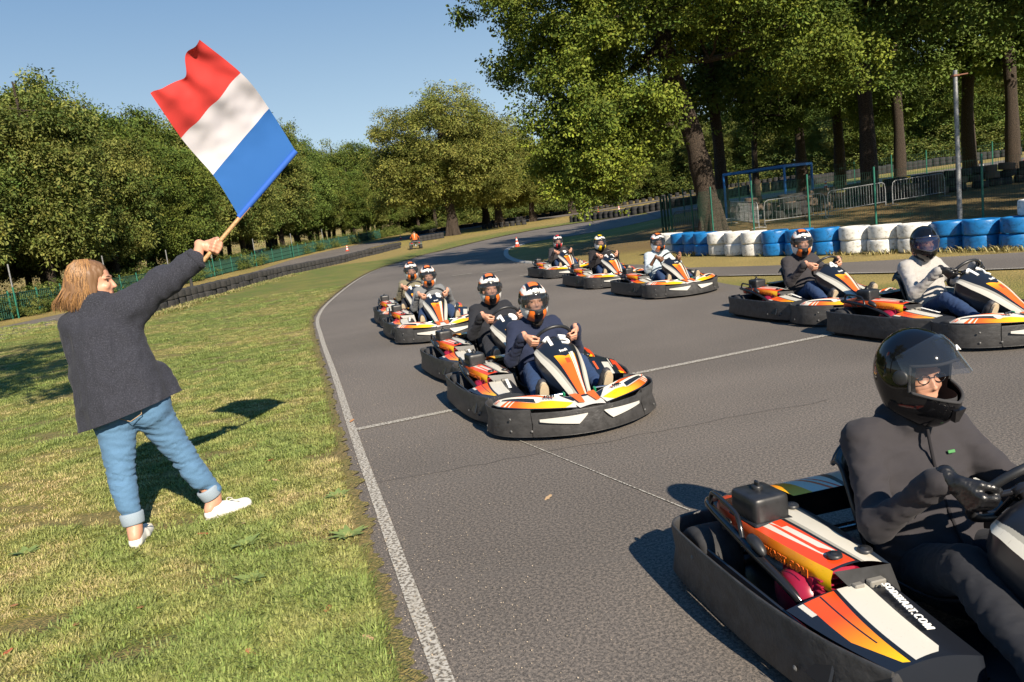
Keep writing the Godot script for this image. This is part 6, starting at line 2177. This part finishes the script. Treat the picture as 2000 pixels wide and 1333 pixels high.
func barrier(a: Vector3, b: Vector3, label: String) -> void:
	var t := thing("crowd_barrier", label, "barrier", a, 0.0, "crowd barriers under the trees")
	var d := b - a
	var u := d.normalized()
	var top := 0.86
	var line := [Vector3(0, 0.02, 0), Vector3(0, 0.62, 0), u * 0.04 + Vector3(0, top - 0.06, 0), u * 0.14 + Vector3(0, top, 0), d - u * 0.14 + Vector3(0, top, 0), d - u * 0.04 + Vector3(0, top - 0.06, 0), d + Vector3(0, 0.62, 0), d + Vector3(0, 0.02, 0)]
	var mb := MB.new()
	mb.tube(line, 0.019, 8)
	part(t, "frame", mb.done(), mats.galvanised)
	mb = MB.new()
	mb.tube([Vector3(0, 0.18, 0), d + Vector3(0, 0.18, 0)], 0.016, 8)
	part(t, "lower_rail", mb.done(), mats.galvanised)
	var n := int(d.length() / 0.125)
	var bar := MB.new()
	bar.tube([Vector3(0, 0.18, 0), Vector3(0, top - 0.004, 0)], 0.0085, 6, false)
	var bm := bar.done()
	for i in range(1, n):
		var o := part(t, "bar", bm, mats.galvanised)
		o.position = d * (float(i) / n)
	for e in [Vector3.ZERO, d]:
		var side := u.cross(Vector3.UP)
		mb = MB.new()
		mb.tube([e - side * 0.24 + Vector3(0, 0.02, 0), e + Vector3(0, 0.06, 0), e + side * 0.24 + Vector3(0, 0.02, 0)], 0.015, 6)
		part(t, "foot", mb.done(), mats.galvanised)

# ------------------------------------------------------------------ cones, crates, quad bike
func make_cone() -> Node3D:
	var t := Node3D.new()
	t.name = "traffic_cone"
	var mb := MB.new()
	mb.box(Vector3(0, 0.016, 0), Vector3(0.30, 0.03, 0.30), Basis(), 0.008)
	part(t, "base", mb.done(), mats.cone_red)
	var r := func(y: float) -> float: return lerpf(0.115, 0.028, (y - 0.03) / 0.5)
	var ys := [0.03, 0.15, 0.25, 0.36, 0.45, 0.53]
	for i in 5:
		mb = MB.new()
		mb.lathe([Vector2(r.call(ys[i]), ys[i]), Vector2(r.call(ys[i + 1]), ys[i + 1])] + ([Vector2(0.012, 0.545)] if i == 4 else []), 18, Transform3D())
		part(t, "cone_band", mb.done(), mats.cone_red if i % 2 == 0 else mats.lettering_white)
	return t

func build_props() -> void:
	var proto := make_cone()
	var places := [[0.95, -45.5, "lone dusty cone at the infield corner"], [20.4, -33.6, "cone standing on the old tyres right of the mast"], [24.6, -37.2, "cone at the right edge before the leaning tree"], [20.6, -50.0, "cone on the far track beside the pale footed tree"], [-14.2, -74.5, "cone on the verge of the outer track near the fence"], [-11.2, -91.4, "left cone of the pair beyond the quad bike"], [-10.0, -92.3, "right cone of the pair beyond the quad bike"], [12.7, -100.5, "pale cone below the hanging oak"], [14.0, -92.0, "cone on the straight before the dark tyre wall"]]
	for i in places.size():
		var e: Array = places[i]
		var c: Node3D = proto if i == 0 else proto.duplicate()
		c.name = numbered("traffic_cone")
		add_child(c)
		tag(c, "red and white " + String(e[2]), "cone", "traffic cones on the circuit")
		c.transform = Transform3D(Basis(Vector3.UP, 0.7 * i), on_ground(e[0], e[1], 0.03 if i != 1 else 0.56))
	# black and white marker bollard left of the wall
	var bo := thing("marker_bollard", "slim black and white marker bollard behind the black tyre wall", "bollard", on_ground(-17.4, -44.6))
	var mb := MB.new()
	mb.lathe([Vector2(0.11, 0.0), Vector2(0.09, 0.06), Vector2(0.07, 0.5), Vector2(0.06, 0.55)], 14, Transform3D())
	part(bo, "base", mb.done(), mats.wall_rubber)
	mb = MB.new()
	mb.lathe([Vector2(0.06, 0.55), Vector2(0.055, 0.85), Vector2(0.03, 0.92), Vector2(0.0, 0.93)], 14, Transform3D())
	part(bo, "sleeve", mb.done(), mats.lettering_white)
	for i in 2:
		var cr := thing("yellow_crate", ["yellow plastic crate at the left of two beneath the trees", "yellow plastic crate at the right of two beneath the trees"][i], "crate", on_ground(15.6 + 0.55 * i, -31.6 - 0.2 * i, 0.5))
		for e in [[Vector3(0, 0.02, 0), Vector3(0.5, 0.04, 0.36)], [Vector3(-0.24, 0.16, 0), Vector3(0.03, 0.3, 0.36)], [Vector3(0.24, 0.16, 0), Vector3(0.03, 0.3, 0.36)], [Vector3(0, 0.16, 0.17), Vector3(0.46, 0.26, 0.03)], [Vector3(0, 0.16, -0.17), Vector3(0.46, 0.26, 0.03)]]:
			mb = MB.new()
			mb.box(e[0], e[1], Basis(), 0.006)
			part(cr, "side", mb.done(), mats.plastic_yellow)
	quad_bike()

func quad_bike() -> void:
	var at := on_ground(-6.5, -61.8)
	var q := thing("quad_bike", "quad bike with red tail lights driving away over the grass", "quad bike", at, PI + 0.12)
	q.scale = Vector3.ONE * 0.86
	for w in [[-0.45, -0.55], [0.45, -0.55], [-0.42, 0.6], [0.42, 0.6]]:
		wheel_node(q, Vector3(w[0], 0.29, w[1]), 0.29, 0.25)
	var mb := MB.new()
	mb.box(Vector3(0, 0.45, 0.0), Vector3(0.26, 0.2, 1.3), Basis(), 0.05)
	part(q, "body", mb.done(), mats.black_plastic)
	for s in [-1.0, 1.0]:
		for z in [-0.55, 0.6]:
			mb = MB.new()
			mb.patch(func(u: float, v: float) -> Vector3:
				var a := lerpf(-1.25, 1.25, u)
				return Vector3(s * lerpf(0.16, 0.56, v), 0.33 + cos(a) * 0.36 + 0.02 * (1.0 - v), z + sin(a) * 0.40), 10, 3, s < 0.0)
			part(q, "fender", mb.done(), mat("quad_green", lin(0.06, 0.075, 0.055), 0.45))
		mb = MB.new()
		mb.box(Vector3(s * 0.33, 0.60, -0.93), Vector3(0.15, 0.07, 0.03), Basis(), 0.012)
		part(q, "tail_light", mb.done(), mat("lens_red", lin(0.55, 0.015, 0.015), 0.2))
		mb = MB.new()
		mb.tube([Vector3(s * 0.1, 0.85, 0.42), Vector3(s * 0.40, 0.90, 0.30)], 0.018, 8)
		part(q, "handlebar", mb.done(), mats.guard_tube)
	mb = MB.new()
	mb.box(Vector3(0, 0.66, -0.28), Vector3(0.30, 0.14, 0.75), Basis(), 0.05)
	part(q, "saddle", mb.done(), mats.black_plastic)
	mb = MB.new()
	for i in 4:
		mb.tube([Vector3(-0.36, 0.73, -0.70 - 0.09 * i), Vector3(0.36, 0.73, -0.70 - 0.09 * i)], 0.012, 6)
	mb.tube([Vector3(-0.36, 0.73, -0.66), Vector3(-0.36, 0.73, -1.0)], 0.012, 6)
	mb.tube([Vector3(0.36, 0.73, -0.66), Vector3(0.36, 0.73, -1.0)], 0.012, 6)
	part(q, "rear_rack", mb.done(), mats.galvanised)
	mb = MB.new()
	mb.box(Vector3(0, 0.40, -0.80), Vector3(0.16, 0.2, 0.12), Basis(), 0.02)
	part(q, "plate_holder", mb.done(), mats.galvanised)
	var p := thing("person", "rider in bright orange top on the quad bike, seen from behind", "person", at, PI + 0.12)
	p.scale = Vector3.ONE * 0.86
	var n := Nets.new()
	n.add([B(Vector3(0, 1.36, -0.13), Vector3(0, 1.48, -0.10), 0.05, 0.05), Nets.ball(Vector3(0, 1.54, -0.08), Vector3(0.085, 0.115, 0.10)), B(Vector3(-0.36, 0.93, 0.22), Vector3(-0.40, 0.90, 0.32), 0.04, 0.045), B(Vector3(0.36, 0.93, 0.22), Vector3(0.40, 0.90, 0.32), 0.04, 0.045), B(Vector3(0, 0.9, -0.2), Vector3(0, 1.36, -0.13), 0.1, 0.1)], 0.022, 0.03)
	part(p, "body", n.mesh(), mats.skin)
	n = Nets.new()
	n.add([B(Vector3(-0.09, 0.84, -0.22), Vector3(-0.12, 1.24, -0.14), 0.13, 0.12), B(Vector3(0.09, 0.84, -0.22), Vector3(0.12, 1.24, -0.14), 0.13, 0.12), B(Vector3(-0.19, 1.32, -0.13), Vector3(0.19, 1.32, -0.13), 0.075, 0.075), B(Vector3(-0.21, 1.30, -0.13), Vector3(-0.36, 1.08, 0.02), 0.07, 0.055), B(Vector3(0.21, 1.30, -0.13), Vector3(0.36, 1.08, 0.02), 0.07, 0.055), B(Vector3(-0.36, 1.08, 0.02), Vector3(-0.37, 0.95, 0.20), 0.055, 0.045), B(Vector3(0.36, 1.08, 0.02), Vector3(0.37, 0.95, 0.20), 0.055, 0.045)], 0.022, 0.03)
	part(p, "sweatshirt", n.mesh(), mats.cloth_orange)
	n = Nets.new()
	n.add([B(Vector3(-0.10, 0.80, -0.25), Vector3(-0.30, 0.72, 0.20), 0.13, 0.08), B(Vector3(0.10, 0.80, -0.25), Vector3(0.30, 0.72, 0.20), 0.13, 0.08), B(Vector3(-0.30, 0.72, 0.20), Vector3(-0.28, 0.34, 0.12), 0.075, 0.055), B(Vector3(0.30, 0.72, 0.20), Vector3(0.28, 0.34, 0.12), 0.075, 0.055)], 0.022, 0.03)
	part(p, "trousers", n.mesh(), mats.denim_black)
	n = Nets.new()
	n.add([Nets.ball(Vector3(0, 1.575, -0.095), Vector3(0.095, 0.095, 0.105))], 0.022, 0.02)
	part(p, "hair", n.mesh(), mats.hair_dark)

# ------------------------------------------------------------------ woman with the flag
func build_marshal() -> void:
	var O := Vector3(-2.13, 0.0, -4.60)
	var W := func(x: float, y: float, z: float) -> Vector3: return Vector3(x, y, z) - O
	var p := thing("person", "woman in dark speckled jacket and light jeans waving the flag", "person", O)
	var ank := {-1: W.call(-2.303, 0.10, -4.43), 1: W.call(-1.955, 0.105, -4.775)}
	var kne := {-1: W.call(-2.342, 0.43, -4.47), 1: W.call(-2.068, 0.43, -4.71)}
	var hip := {-1: W.call(-2.345, 0.775, -4.54), 1: W.call(-2.185, 0.80, -4.60)}
	var toe := {-1: W.call(-2.335, 0.035, -4.63), 1: W.call(-1.815, 0.035, -4.90)}
	var heel := {-1: W.call(-2.298, 0.045, -4.395), 1: W.call(-1.985, 0.045, -4.735)}
	var sh_r: Vector3 = W.call(-2.215, 1.365, -4.63)
	var sh_l: Vector3 = W.call(-2.475, 1.305, -4.57)
	var el_r: Vector3 = W.call(-2.0, 1.498, -4.72)
	var wr_r: Vector3 = W.call(-1.800, 1.612, -4.775)
	var el_l: Vector3 = W.call(-2.53, 1.06, -4.70)
	var wr_l: Vector3 = W.call(-2.36, 0.99, -4.86)
	var hand: Vector3 = W.call(-1.700, 1.668, -4.80)
	var neck: Vector3 = W.call(-2.36, 1.40, -4.61)
	var head: Vector3 = W.call(-2.350, 1.545, -4.62)
	var pole_a: Vector3 = W.call(-1.745, 1.612, -4.775)
	var pole_b: Vector3 = W.call(-1.176, 2.185, -5.0)
	var pd := (pole_b - pole_a).normalized()
	# skin: head, neck, hands and ankles on one frame
	var face := Basis(Vector3.UP, deg_to_rad(104.0)) * Basis(Vector3.RIGHT, 0.03)
	var hx := Transform3D(face.scaled(Vector3.ONE * 1.02), head)
	var n := Nets.new()
	var core := [B(W.call(-2.28, 0.90, -4.58), neck, 0.10, 0.10), B(neck, head + Vector3(0.0, -0.05, 0.0), 0.062, 0.058), B(sh_l, sh_r, 0.05, 0.05), B(sh_r, el_r, 0.055, 0.045), B(el_r, wr_r, 0.052, 0.031), B(sh_l, el_l, 0.05, 0.045), B(el_l, wr_l, 0.045, 0.03)]
	for s in [-1, 1]:
		core.append(B(W.call(-2.28, 0.90, -4.58), hip[s], 0.1, 0.1))
		core.append(B(hip[s], kne[s], 0.07, 0.05))
		core.append(B(kne[s], ank[s], 0.045, 0.036))
		core.append(B(ank[s] + Vector3(0, 0.05, 0), heel[s] + Vector3(0, 0.03, 0), 0.040, 0.036))
	n.add(core, 0.013, 0.03)
	n.add(head_bones(hx), 0.0042, 0.012)
	var z := -(pd * 0.86 + (hand - el_r).normalized().cross(pd).cross(pd).normalized() * 0.35).normalized()
	var hf := grip_frame(hand, Vector3(1, 0.3, 0.2), z, (el_r - hand), false)
	n.add(hand_bones(hf, 0.0015, 0.014) + [B(hf * Vector3(-0.043, -0.10, 0), wr_r, 0.026, 0.032)], 0.0042, 0.009)
	var hf2 := grip_frame(wr_l + Vector3(0.05, 0.0, -0.05), Vector3(0, -1, 0), Vector3(0.2, -0.3, -1), (el_l - wr_l), false)
	n.add(hand_bones(hf2) + [B(hf2 * Vector3(-0.043, -0.10, 0), wr_l, 0.025, 0.03)], 0.006, 0.009)
	part(p, "body", n.mesh(), mats.skin)
	for s in [-1.0, 1.0]:
		var eye := part(p, "eye", drv.eye, mats.hair_dark)
		eye.transform = hx * Transform3D(Basis(Vector3.RIGHT, PI / 2).scaled(Vector3(1.1, 0.7, 0.55)), Vector3(0.030 * s, 0.004, 0.0725))
		var mbw := MB.new()
		mbw.tube([Vector3(0.016 * s, 0.026, 0.087), Vector3(0.034 * s, 0.031, 0.081), Vector3(0.050 * s, 0.024, 0.068)], [0.002, 0.003, 0.0015], 6)
		var brow := part(p, "eyebrow", mbw.done(), mat("brow", lin(0.12, 0.06, 0.03), 0.8))
		brow.transform = hx
	var mbl := MB.new()
	mbl.tube([Vector3(-0.022, -0.069, 0.079), Vector3(0, -0.067, 0.086), Vector3(0.022, -0.069, 0.079)], [0.002, 0.0045, 0.002], 6)
	part(p, "lips", mbl.done(), mat("lip", lin(0.36, 0.11, 0.09), 0.5)).transform = hx
	# jacket: broad back, hem cut on a slant
	n = Nets.new()
	var hem_n := Vector3(-0.24, 0.97, 0.02).normalized()
	var hem_p: Vector3 = W.call(-2.28, 0.775, -4.56)
	var jk := [B(W.call(-2.45, 1.20, -4.58), W.call(-2.41, 0.70, -4.535), 0.115, 0.140), B(W.call(-2.27, 1.22, -4.62), W.call(-2.19, 0.76, -4.575), 0.125, 0.172), B(W.call(-2.37, 1.24, -4.56), W.call(-2.31, 0.72, -4.51), 0.13, 0.168), B(sh_l, sh_r, 0.085, 0.09), B(W.call(-2.37, 1.37, -4.60), W.call(-2.36, 1.435, -4.60), 0.10, 0.092), B(W.call(-2.12, 0.98, -4.70), W.call(-2.06, 0.80, -4.68), 0.06, 0.075),
		B(sh_r, el_r, 0.098, 0.084), B(el_r, wr_r.lerp(el_r, 0.14), 0.082, 0.066), B(W.call(-2.24, 1.27, -4.63), W.call(-2.12, 1.40, -4.68), 0.08, 0.07), B(sh_l, el_l, 0.088, 0.075), B(el_l, wr_l, 0.072, 0.055)]
	var fold := folds(5.0, 0.013, Vector3(1.5, 0.7, 1.0))
	n.add(jk, 0.0125, 0.045, fold)
	for i in n.verts.size():
		var d := (n.verts[i] - hem_p).dot(hem_n)
		if d < 0.0:
			n.verts[i] -= hem_n * d
	part(p, "jacket", n.mesh(), mats.knit)
	var cuff := MB.new()
	var cd := (wr_r - el_r).normalized()
	var cp := wr_r.lerp(el_r, 0.17)
	cuff.lathe([Vector2(0.040, -0.02), Vector2(0.066, -0.016), Vector2(0.069, 0.0), Vector2(0.067, 0.016), Vector2(0.060, 0.02), Vector2(0.042, 0.018)], 22, Transform3D(Basis(Quaternion(Vector3.UP, cd)), cp + cd * 0.03))
	part(p, "sleeve_cuff", cuff.done(), mats.knit)
	# jeans
	n = Nets.new()
	var jn := [B(hip[-1] + Vector3(-0.01, 0.03, 0.0), hip[1] + Vector3(0.02, 0.03, 0.0), 0.122, 0.122), Nets.ball(hip[-1] + Vector3(0.0, -0.02, 0.03), Vector3(0.11, 0.12, 0.10)), Nets.ball(hip[1] + Vector3(0.02, -0.02, 0.03), Vector3(0.112, 0.12, 0.10))]
	for s in [-1, 1]:
		jn.append(B(hip[s], kne[s], 0.118, 0.074))
		jn.append(B(kne[s], ank[s] + Vector3(0, 0.08, 0), 0.070, 0.047))
		jn.append(B(kne[s].lerp(ank[s], 0.25) + Vector3(0, 0, 0.02), kne[s].lerp(ank[s], 0.5) + Vector3(0, 0, 0.02), 0.066, 0.056))
	n.add(jn, 0.0115, 0.03, func(q: Vector3) -> float:
		var near_knee := exp(-pow((q.y - 0.46) / 0.16, 2.0)) + 0.8 * exp(-pow((q.y - 0.72) / 0.06, 2.0)) + 0.6 * exp(-pow((q.y - 0.2) / 0.05, 2.0))
		return (0.30 - absf(noise2.get_noise_3d(q.x * 4.0, q.y * 26.0 + q.x * 7.0, q.z * 4.0)) * 1.5) * 0.014 * minf(1.0, near_knee + 0.15))
	part(p, "jeans", n.mesh(), mats.denim_light)
	# back pocket stitching
	var pk := MB.new()
	var pc: Vector3 = hip[1] + Vector3(-0.02, 0.0, 0.168)
	var ring := []
	for q in [Vector3(-0.075, 0.07, -0.012), Vector3(-0.065, -0.03, 0.0), Vector3(-0.005, -0.055, 0.0), Vector3(0.06, -0.02, -0.008), Vector3(0.07, 0.08, -0.03)]:
		ring.append(pc + q)
	pk.tube(ring, 0.003, 5)
	part(p, "pocket_seam", pk.done(), mat("stitch", lin(0.30, 0.22, 0.14), 0.8))
	for s in [-1, 1]:
		var up: Vector3 = (kne[s] - ank[s]).normalized()
		var c: Vector3 = ank[s] + up * 0.075
		cuff = MB.new()
		cuff.lathe([Vector2(0.040, -0.034), Vector2(0.057, -0.036), Vector2(0.062, -0.028), Vector2(0.066, 0.026), Vector2(0.063, 0.034), Vector2(0.050, 0.036)], 24, Transform3D(Basis(Quaternion(Vector3.UP, up)), c))
		part(p, "jeans_cuff", cuff.done(), mats.denim_cuff)
		n = Nets.new()
		var h: Vector3 = heel[s]
		var t: Vector3 = toe[s]
		var dir: Vector3 = ((t - h) * Vector3(1, 0, 1)).normalized()
		var side := dir.cross(Vector3.UP)
		n.add([B(h, t, 0.038, 0.034), B(h + dir * 0.02 + Vector3(0, 0.035, 0), h.lerp(t, 0.45) + Vector3(0, 0.02, 0), 0.036, 0.036), B(h.lerp(t, 0.5) + side * 0.012, t + side * 0.006 - dir * 0.02, 0.036, 0.032), B(h.lerp(t, 0.5) - side * 0.012, t - side * 0.006 - dir * 0.02, 0.036, 0.032)], 0.007, 0.02)
		for i in n.verts.size():
			n.verts[i].y = maxf(n.verts[i].y, 0.012)
		part(p, "shoe", n.mesh(), mats.shoe_white)
		var so := MB.new()
		var outl := PackedVector2Array()
		var half := h.distance_to(t) * 0.5 + 0.038
		for i in 26:
			var a := TAU * i / 26.0
			outl.append(Vector2(cos(a) * (0.040 + 0.006 * sin(a)), sin(a) * half))
		so.prism(outl, 0.0, 0.022, Transform3D(Basis(side, dir, Vector3.UP), (h + t) * 0.5 * Vector3(1, 0, 1)))
		part(p, "shoe_sole", so.done(), mat("sole_white", lin(0.66, 0.62, 0.55), 0.6))
		so = MB.new()
		for k in 3:
			var m := h.lerp(t, 0.50 + 0.10 * k) + Vector3(0, 0.036 - 0.006 * k, 0)
			so.tube([m + side * 0.026 - Vector3(0, 0.01, 0), m, m - side * 0.026 - Vector3(0, 0.01, 0)], 0.0035, 5)
		for sg in [-1.0, 1.0]:
			var m2 := h.lerp(t, 0.48) + Vector3(0, 0.04, 0)
			so.tube(spline([m2, m2 + side * sg * 0.03 + Vector3(0, 0.02, 0) + dir * 0.02, m2 + side * sg * 0.05 + dir * 0.06, m2 + side * sg * 0.02 + dir * 0.03], 4), 0.003, 5)
		part(p, "laces", so.done(), mat("lace", lin(0.62, 0.58, 0.50), 0.8))
	woman_hair(p, hx)
	# the flag: pole, sleeve and cloth
	var f := thing("flag", "red white and blue flag on a wooden pole held up by the woman", "flag", O + pole_a)
	var mb := MB.new()
	mb.tube([-pd * 0.03, pole_b - pole_a - pd * 0.012], 0.0125, 12)
	part(f, "pole", mb.done(), mats.wood)
	var low := []
	var high := []
	for e in [[-1.54, 1.826, -4.86], [-1.627, 2.073, -4.80], [-1.731, 2.289, -4.68], [-1.786, 2.515, -4.50]]:
		low.append(W.call(e[0], e[1], e[2]) - pole_a)
	for e in [[-1.176, 2.185, -5.0], [-1.27, 2.43, -4.92], [-1.358, 2.623, -4.75], [-1.478, 2.765, -4.52]]:
		high.append(W.call(e[0], e[1], e[2]) - pole_a)
	low = spline(low, 20)
	high = spline(high, 20)
	var blue := Color(0.014, 0.098, 0.32)
	var white := Color(0.52, 0.50, 0.54)
	var red := Color(0.54, 0.036, 0.034)
	mb = MB.new()
	mb.smooth(true)
	var pt := func(u: float, v: float) -> Vector3:   # u along the pole, v towards the fly
		var i := mini(int(v * (low.size() - 1)), low.size() - 2)
		var t := v * (low.size() - 1) - i
		var a: Vector3 = low[i].lerp(low[i + 1], t)
		var b: Vector3 = high[i].lerp(high[i + 1], t)
		var q := a.lerp(b, u)
		var nrm := (b - a).cross(high[i + 1] - high[i]).normalized()
		var wave := 0.026 * sin(9.0 * v + 2.6 * u + 0.4) * v + 0.016 * sin(17.0 * u + 5.0 * v) * v * v + 0.010 * noise2.get_noise_2d(u * 2.5, v * 4.0) * smoothstep(0.1, 0.5, v)
		var notch := 0.085 * exp(-pow((u - 0.42) / 0.20, 2.0)) * smoothstep(0.72, 1.0, v)
		return q + nrm * wave - (high[i + 1] - high[i]).normalized() * notch
	var nu := 44
	var nv := 84
	for j in nv:
		for i in nu:
			var vm := (j + 0.5) / nv
			var c := blue if vm < 0.345 else (white if vm < 0.675 else red)
			var q := [pt.call(float(i) / nu, float(j) / nv), pt.call(float(i + 1) / nu, float(j) / nv), pt.call(float(i + 1) / nu, float(j + 1) / nv), pt.call(float(i) / nu, float(j + 1) / nv)]
			for k in [0, 2, 1, 0, 3, 2]:
				mb.v(q[k], Vector2.ZERO, c)
	part(f, "cloth", mb.done(), mats.flag_cloth)
	mb = MB.new()
	mb.tube([low[0] - pd * 0.004, high[0]], 0.0175, 12)
	part(f, "sleeve", mb.done(), mat("sleeve_blue", lin(0.016, 0.09, 0.40), 0.8))

func woman_hair(p: Node3D, hx: Transform3D) -> void:
	var n := Nets.new()
	var E := func(c: Vector3, r: Vector3) -> Array: return Nets.ball(hx * c, r, hx.basis.orthonormalized())
	n.add([E.call(Vector3(0, 0.046, -0.022), Vector3(0.086, 0.086, 0.098)), E.call(Vector3(0, -0.015, -0.085), Vector3(0.092, 0.10, 0.075)), E.call(Vector3(0, -0.080, -0.115), Vector3(0.088, 0.07, 0.075)), E.call(Vector3(-0.070, -0.02, -0.025), Vector3(0.022, 0.09, 0.050)), E.call(Vector3(0.070, -0.025, -0.022), Vector3(0.023, 0.095, 0.052)), E.call(Vector3(0.03, -0.13, -0.07), Vector3(0.06, 0.05, 0.06)), E.call(Vector3(0.0, -0.10, -0.115), Vector3(0.08, 0.045, 0.075))], 0.0065, 0.03, func(q: Vector3) -> float:
		var l: Vector3 = hx.affine_inverse() * q
		return 0.006 * noise2.get_noise_3d(l.x * 45.0, l.y * 5.0, l.z * 45.0))
	var g := RandomNumberGenerator.new()
	g.seed = 61
	part(p, "hair", n.mesh(), mat("hair_blond", lin(0.16, 0.085, 0.04), 0.55))
	var tones := [lin(0.27, 0.145, 0.058), lin(0.19, 0.10, 0.045), lin(0.11, 0.062, 0.035), lin(0.36, 0.20, 0.08)]
	for tone in 4:
		var mb := MB.new()
		for i in 330:
			var az := g.randf_range(-PI, PI)          # round the head, 0 is the face
			if absf(az) < 0.85:
				az = signf(az) * g.randf_range(0.85, 2.2)
			var s := sin(az)
			var c := cos(az)
			var pts := []
			var flick := g.randf_range(-0.02, 0.055)
			var len_ := g.randf_range(0.85, 1.1)
			for k in 8:
				var t := k / 7.0 * len_
				var y := lerpf(0.135, -0.122, pow(t, 1.15))
				var ring := sqrt(maxf(0.0, 1.0 - pow((y - 0.03) / 0.115, 2.0))) if y > 0.03 else 1.0
				var back := 0.112 + 0.040 * smoothstep(0.3, 1.0, t)
				var q := Vector3(s * (0.092 * ring + 0.004), y, -0.035 + c * (back if c < 0.0 else 0.082) * ring)
				q.z -= flick * smoothstep(0.6, 1.0, t) + (0.02 * t if c > -0.2 else 0.0)
				pts.append(hx * (q + Vector3(g.randfn(), 0, g.randfn()) * 0.0022))
			mb.tube(pts, [0.0018, 0.0024, 0.0026, 0.0026, 0.0024, 0.002, 0.0016, 0.0006], 3, false)
		var o := part(p, "hair_strands", mb.done(), mat("hair_tone_%d" % tone, tones[tone], 0.45))
		o.set_meta("kind", "stuff")

# ------------------------------------------------------------------ small things on the lawn
func build_small() -> void:
	var g := RandomNumberGenerator.new()
	g.seed = 17
	var leaf_mats := [mat("dry_leaf", lin(0.36, 0.17, 0.07), 0.8), mat("pale_leaf", lin(0.46, 0.31, 0.17), 0.8), mat("red_leaf", lin(0.36, 0.10, 0.045), 0.8)]
	var meshes := []
	for m in 3:
		var mb := MB.new()
		var outl := PackedVector2Array()
		for i in 24:
			var a := TAU * i / 24.0
			var lobes := 1.0 + 0.28 * sin(a * 7.0 + m) * absf(cos(a))
			outl.append(Vector2(cos(a) * 0.013 * lobes, sin(a) * 0.030 * (1.0 + 0.1 * sin(a * 5.0))))
		mb.prism(outl, -0.0008, 0.0008)
		meshes.append(mb.done())
	var spots := [[-2.62, -3.75, "brown curled oak leaf on the lawn at the far left of the woman"], [-1.72, -4.55, "orange oak leaf beside the toe of the right shoe"], [-1.93, -4.45, "reddish leaf just below the right shoe"], [-2.15, -3.45, "red brown leaf on the grass below the left shoe"], [-1.55, -2.75, "pale oak leaf at the bottom edge of the lawn"], [-2.35, -3.25, "small brown leaf low on the left lawn"], [-1.9, -3.55, "rusty leaf between the feet and the bottom edge"], [-1.75, -5.35, "orange leaf right of the bent knee"], [-1.95, -5.9, "pale leaf near the shadow of the flag"], [-1.5, -6.9, "tan leaf far right on the lawn"], [-0.72, -3.0, "small orange leaf against the painted edge"], [-0.95, -3.3, "red leaf lying in the green patch"], [-1.2, -3.0, "dark red leaf in the middle of the green patch"], [0.1, -4.4, "yellowish leaf lying alone on the asphalt"]]
	for i in spots.size():
		var o := part(self, "fallen_leaf", meshes[i % 3], leaf_mats[i % 3])
		o.transform = Transform3D(Basis.from_euler(Vector3(-PI / 2 + g.randf_range(-0.35, 0.35), g.randf() * TAU, g.randf_range(-0.3, 0.3))), Vector3(spots[i][0], 0.028 if i < 13 else 0.014, spots[i][1]))
		tag(o, spots[i][2], "leaf", "fallen leaves")
	# broad-leaved weeds by the verge
	var wm := mat("weed", lin(0.150, 0.205, 0.060), 0.7)
	wm.backlight_enabled = true
	wm.backlight = Color(0.2, 0.25, 0.08)
	var wp := [[-1.02, -4.15, 1.0, "dark rosette of broad leaves at the edge of the asphalt"], [-1.22, -4.85, 0.75, "yellow green weed beside the edge line"], [-1.60, -4.2, 0.85, "pale rosette weed on the lawn left of the verge"], [-1.42, -3.72, 0.8, "second pale rosette weed below the first"], [-3.0, -4.5, 0.7, "tuft of long weeds left of the woman"]]
	for e in wp:
		var t := thing("weed", e[3], "weed", Vector3(e[0], 0.012, e[1]), g.randf() * TAU, "weeds on the lawn")
		for i in 13:
			var a := TAU * i / 13.0 + g.randf_range(-0.2, 0.2)
			var l: float = g.randf_range(0.07, 0.14) * e[2]
			var mb := MB.new()
			var dir := Vector3(cos(a), 0, sin(a))
			var sd := Vector3(-dir.z, 0, dir.x)
			var lift_ := g.randf_range(0.15, 0.6)
			mb.patch(func(u: float, v: float) -> Vector3:
				var w := 0.018 * sin(PI * pow(v, 0.75)) + 0.001
				return dir * l * v + Vector3(0, l * (lift_ * v - 0.45 * v * v * lift_) + 0.004, 0) + sd * (u - 0.5) * 2.0 * w + Vector3(0, absf(u - 0.5) * 0.008, 0), 2, 5)
			part(t, "leaf", mb.done(), wm)
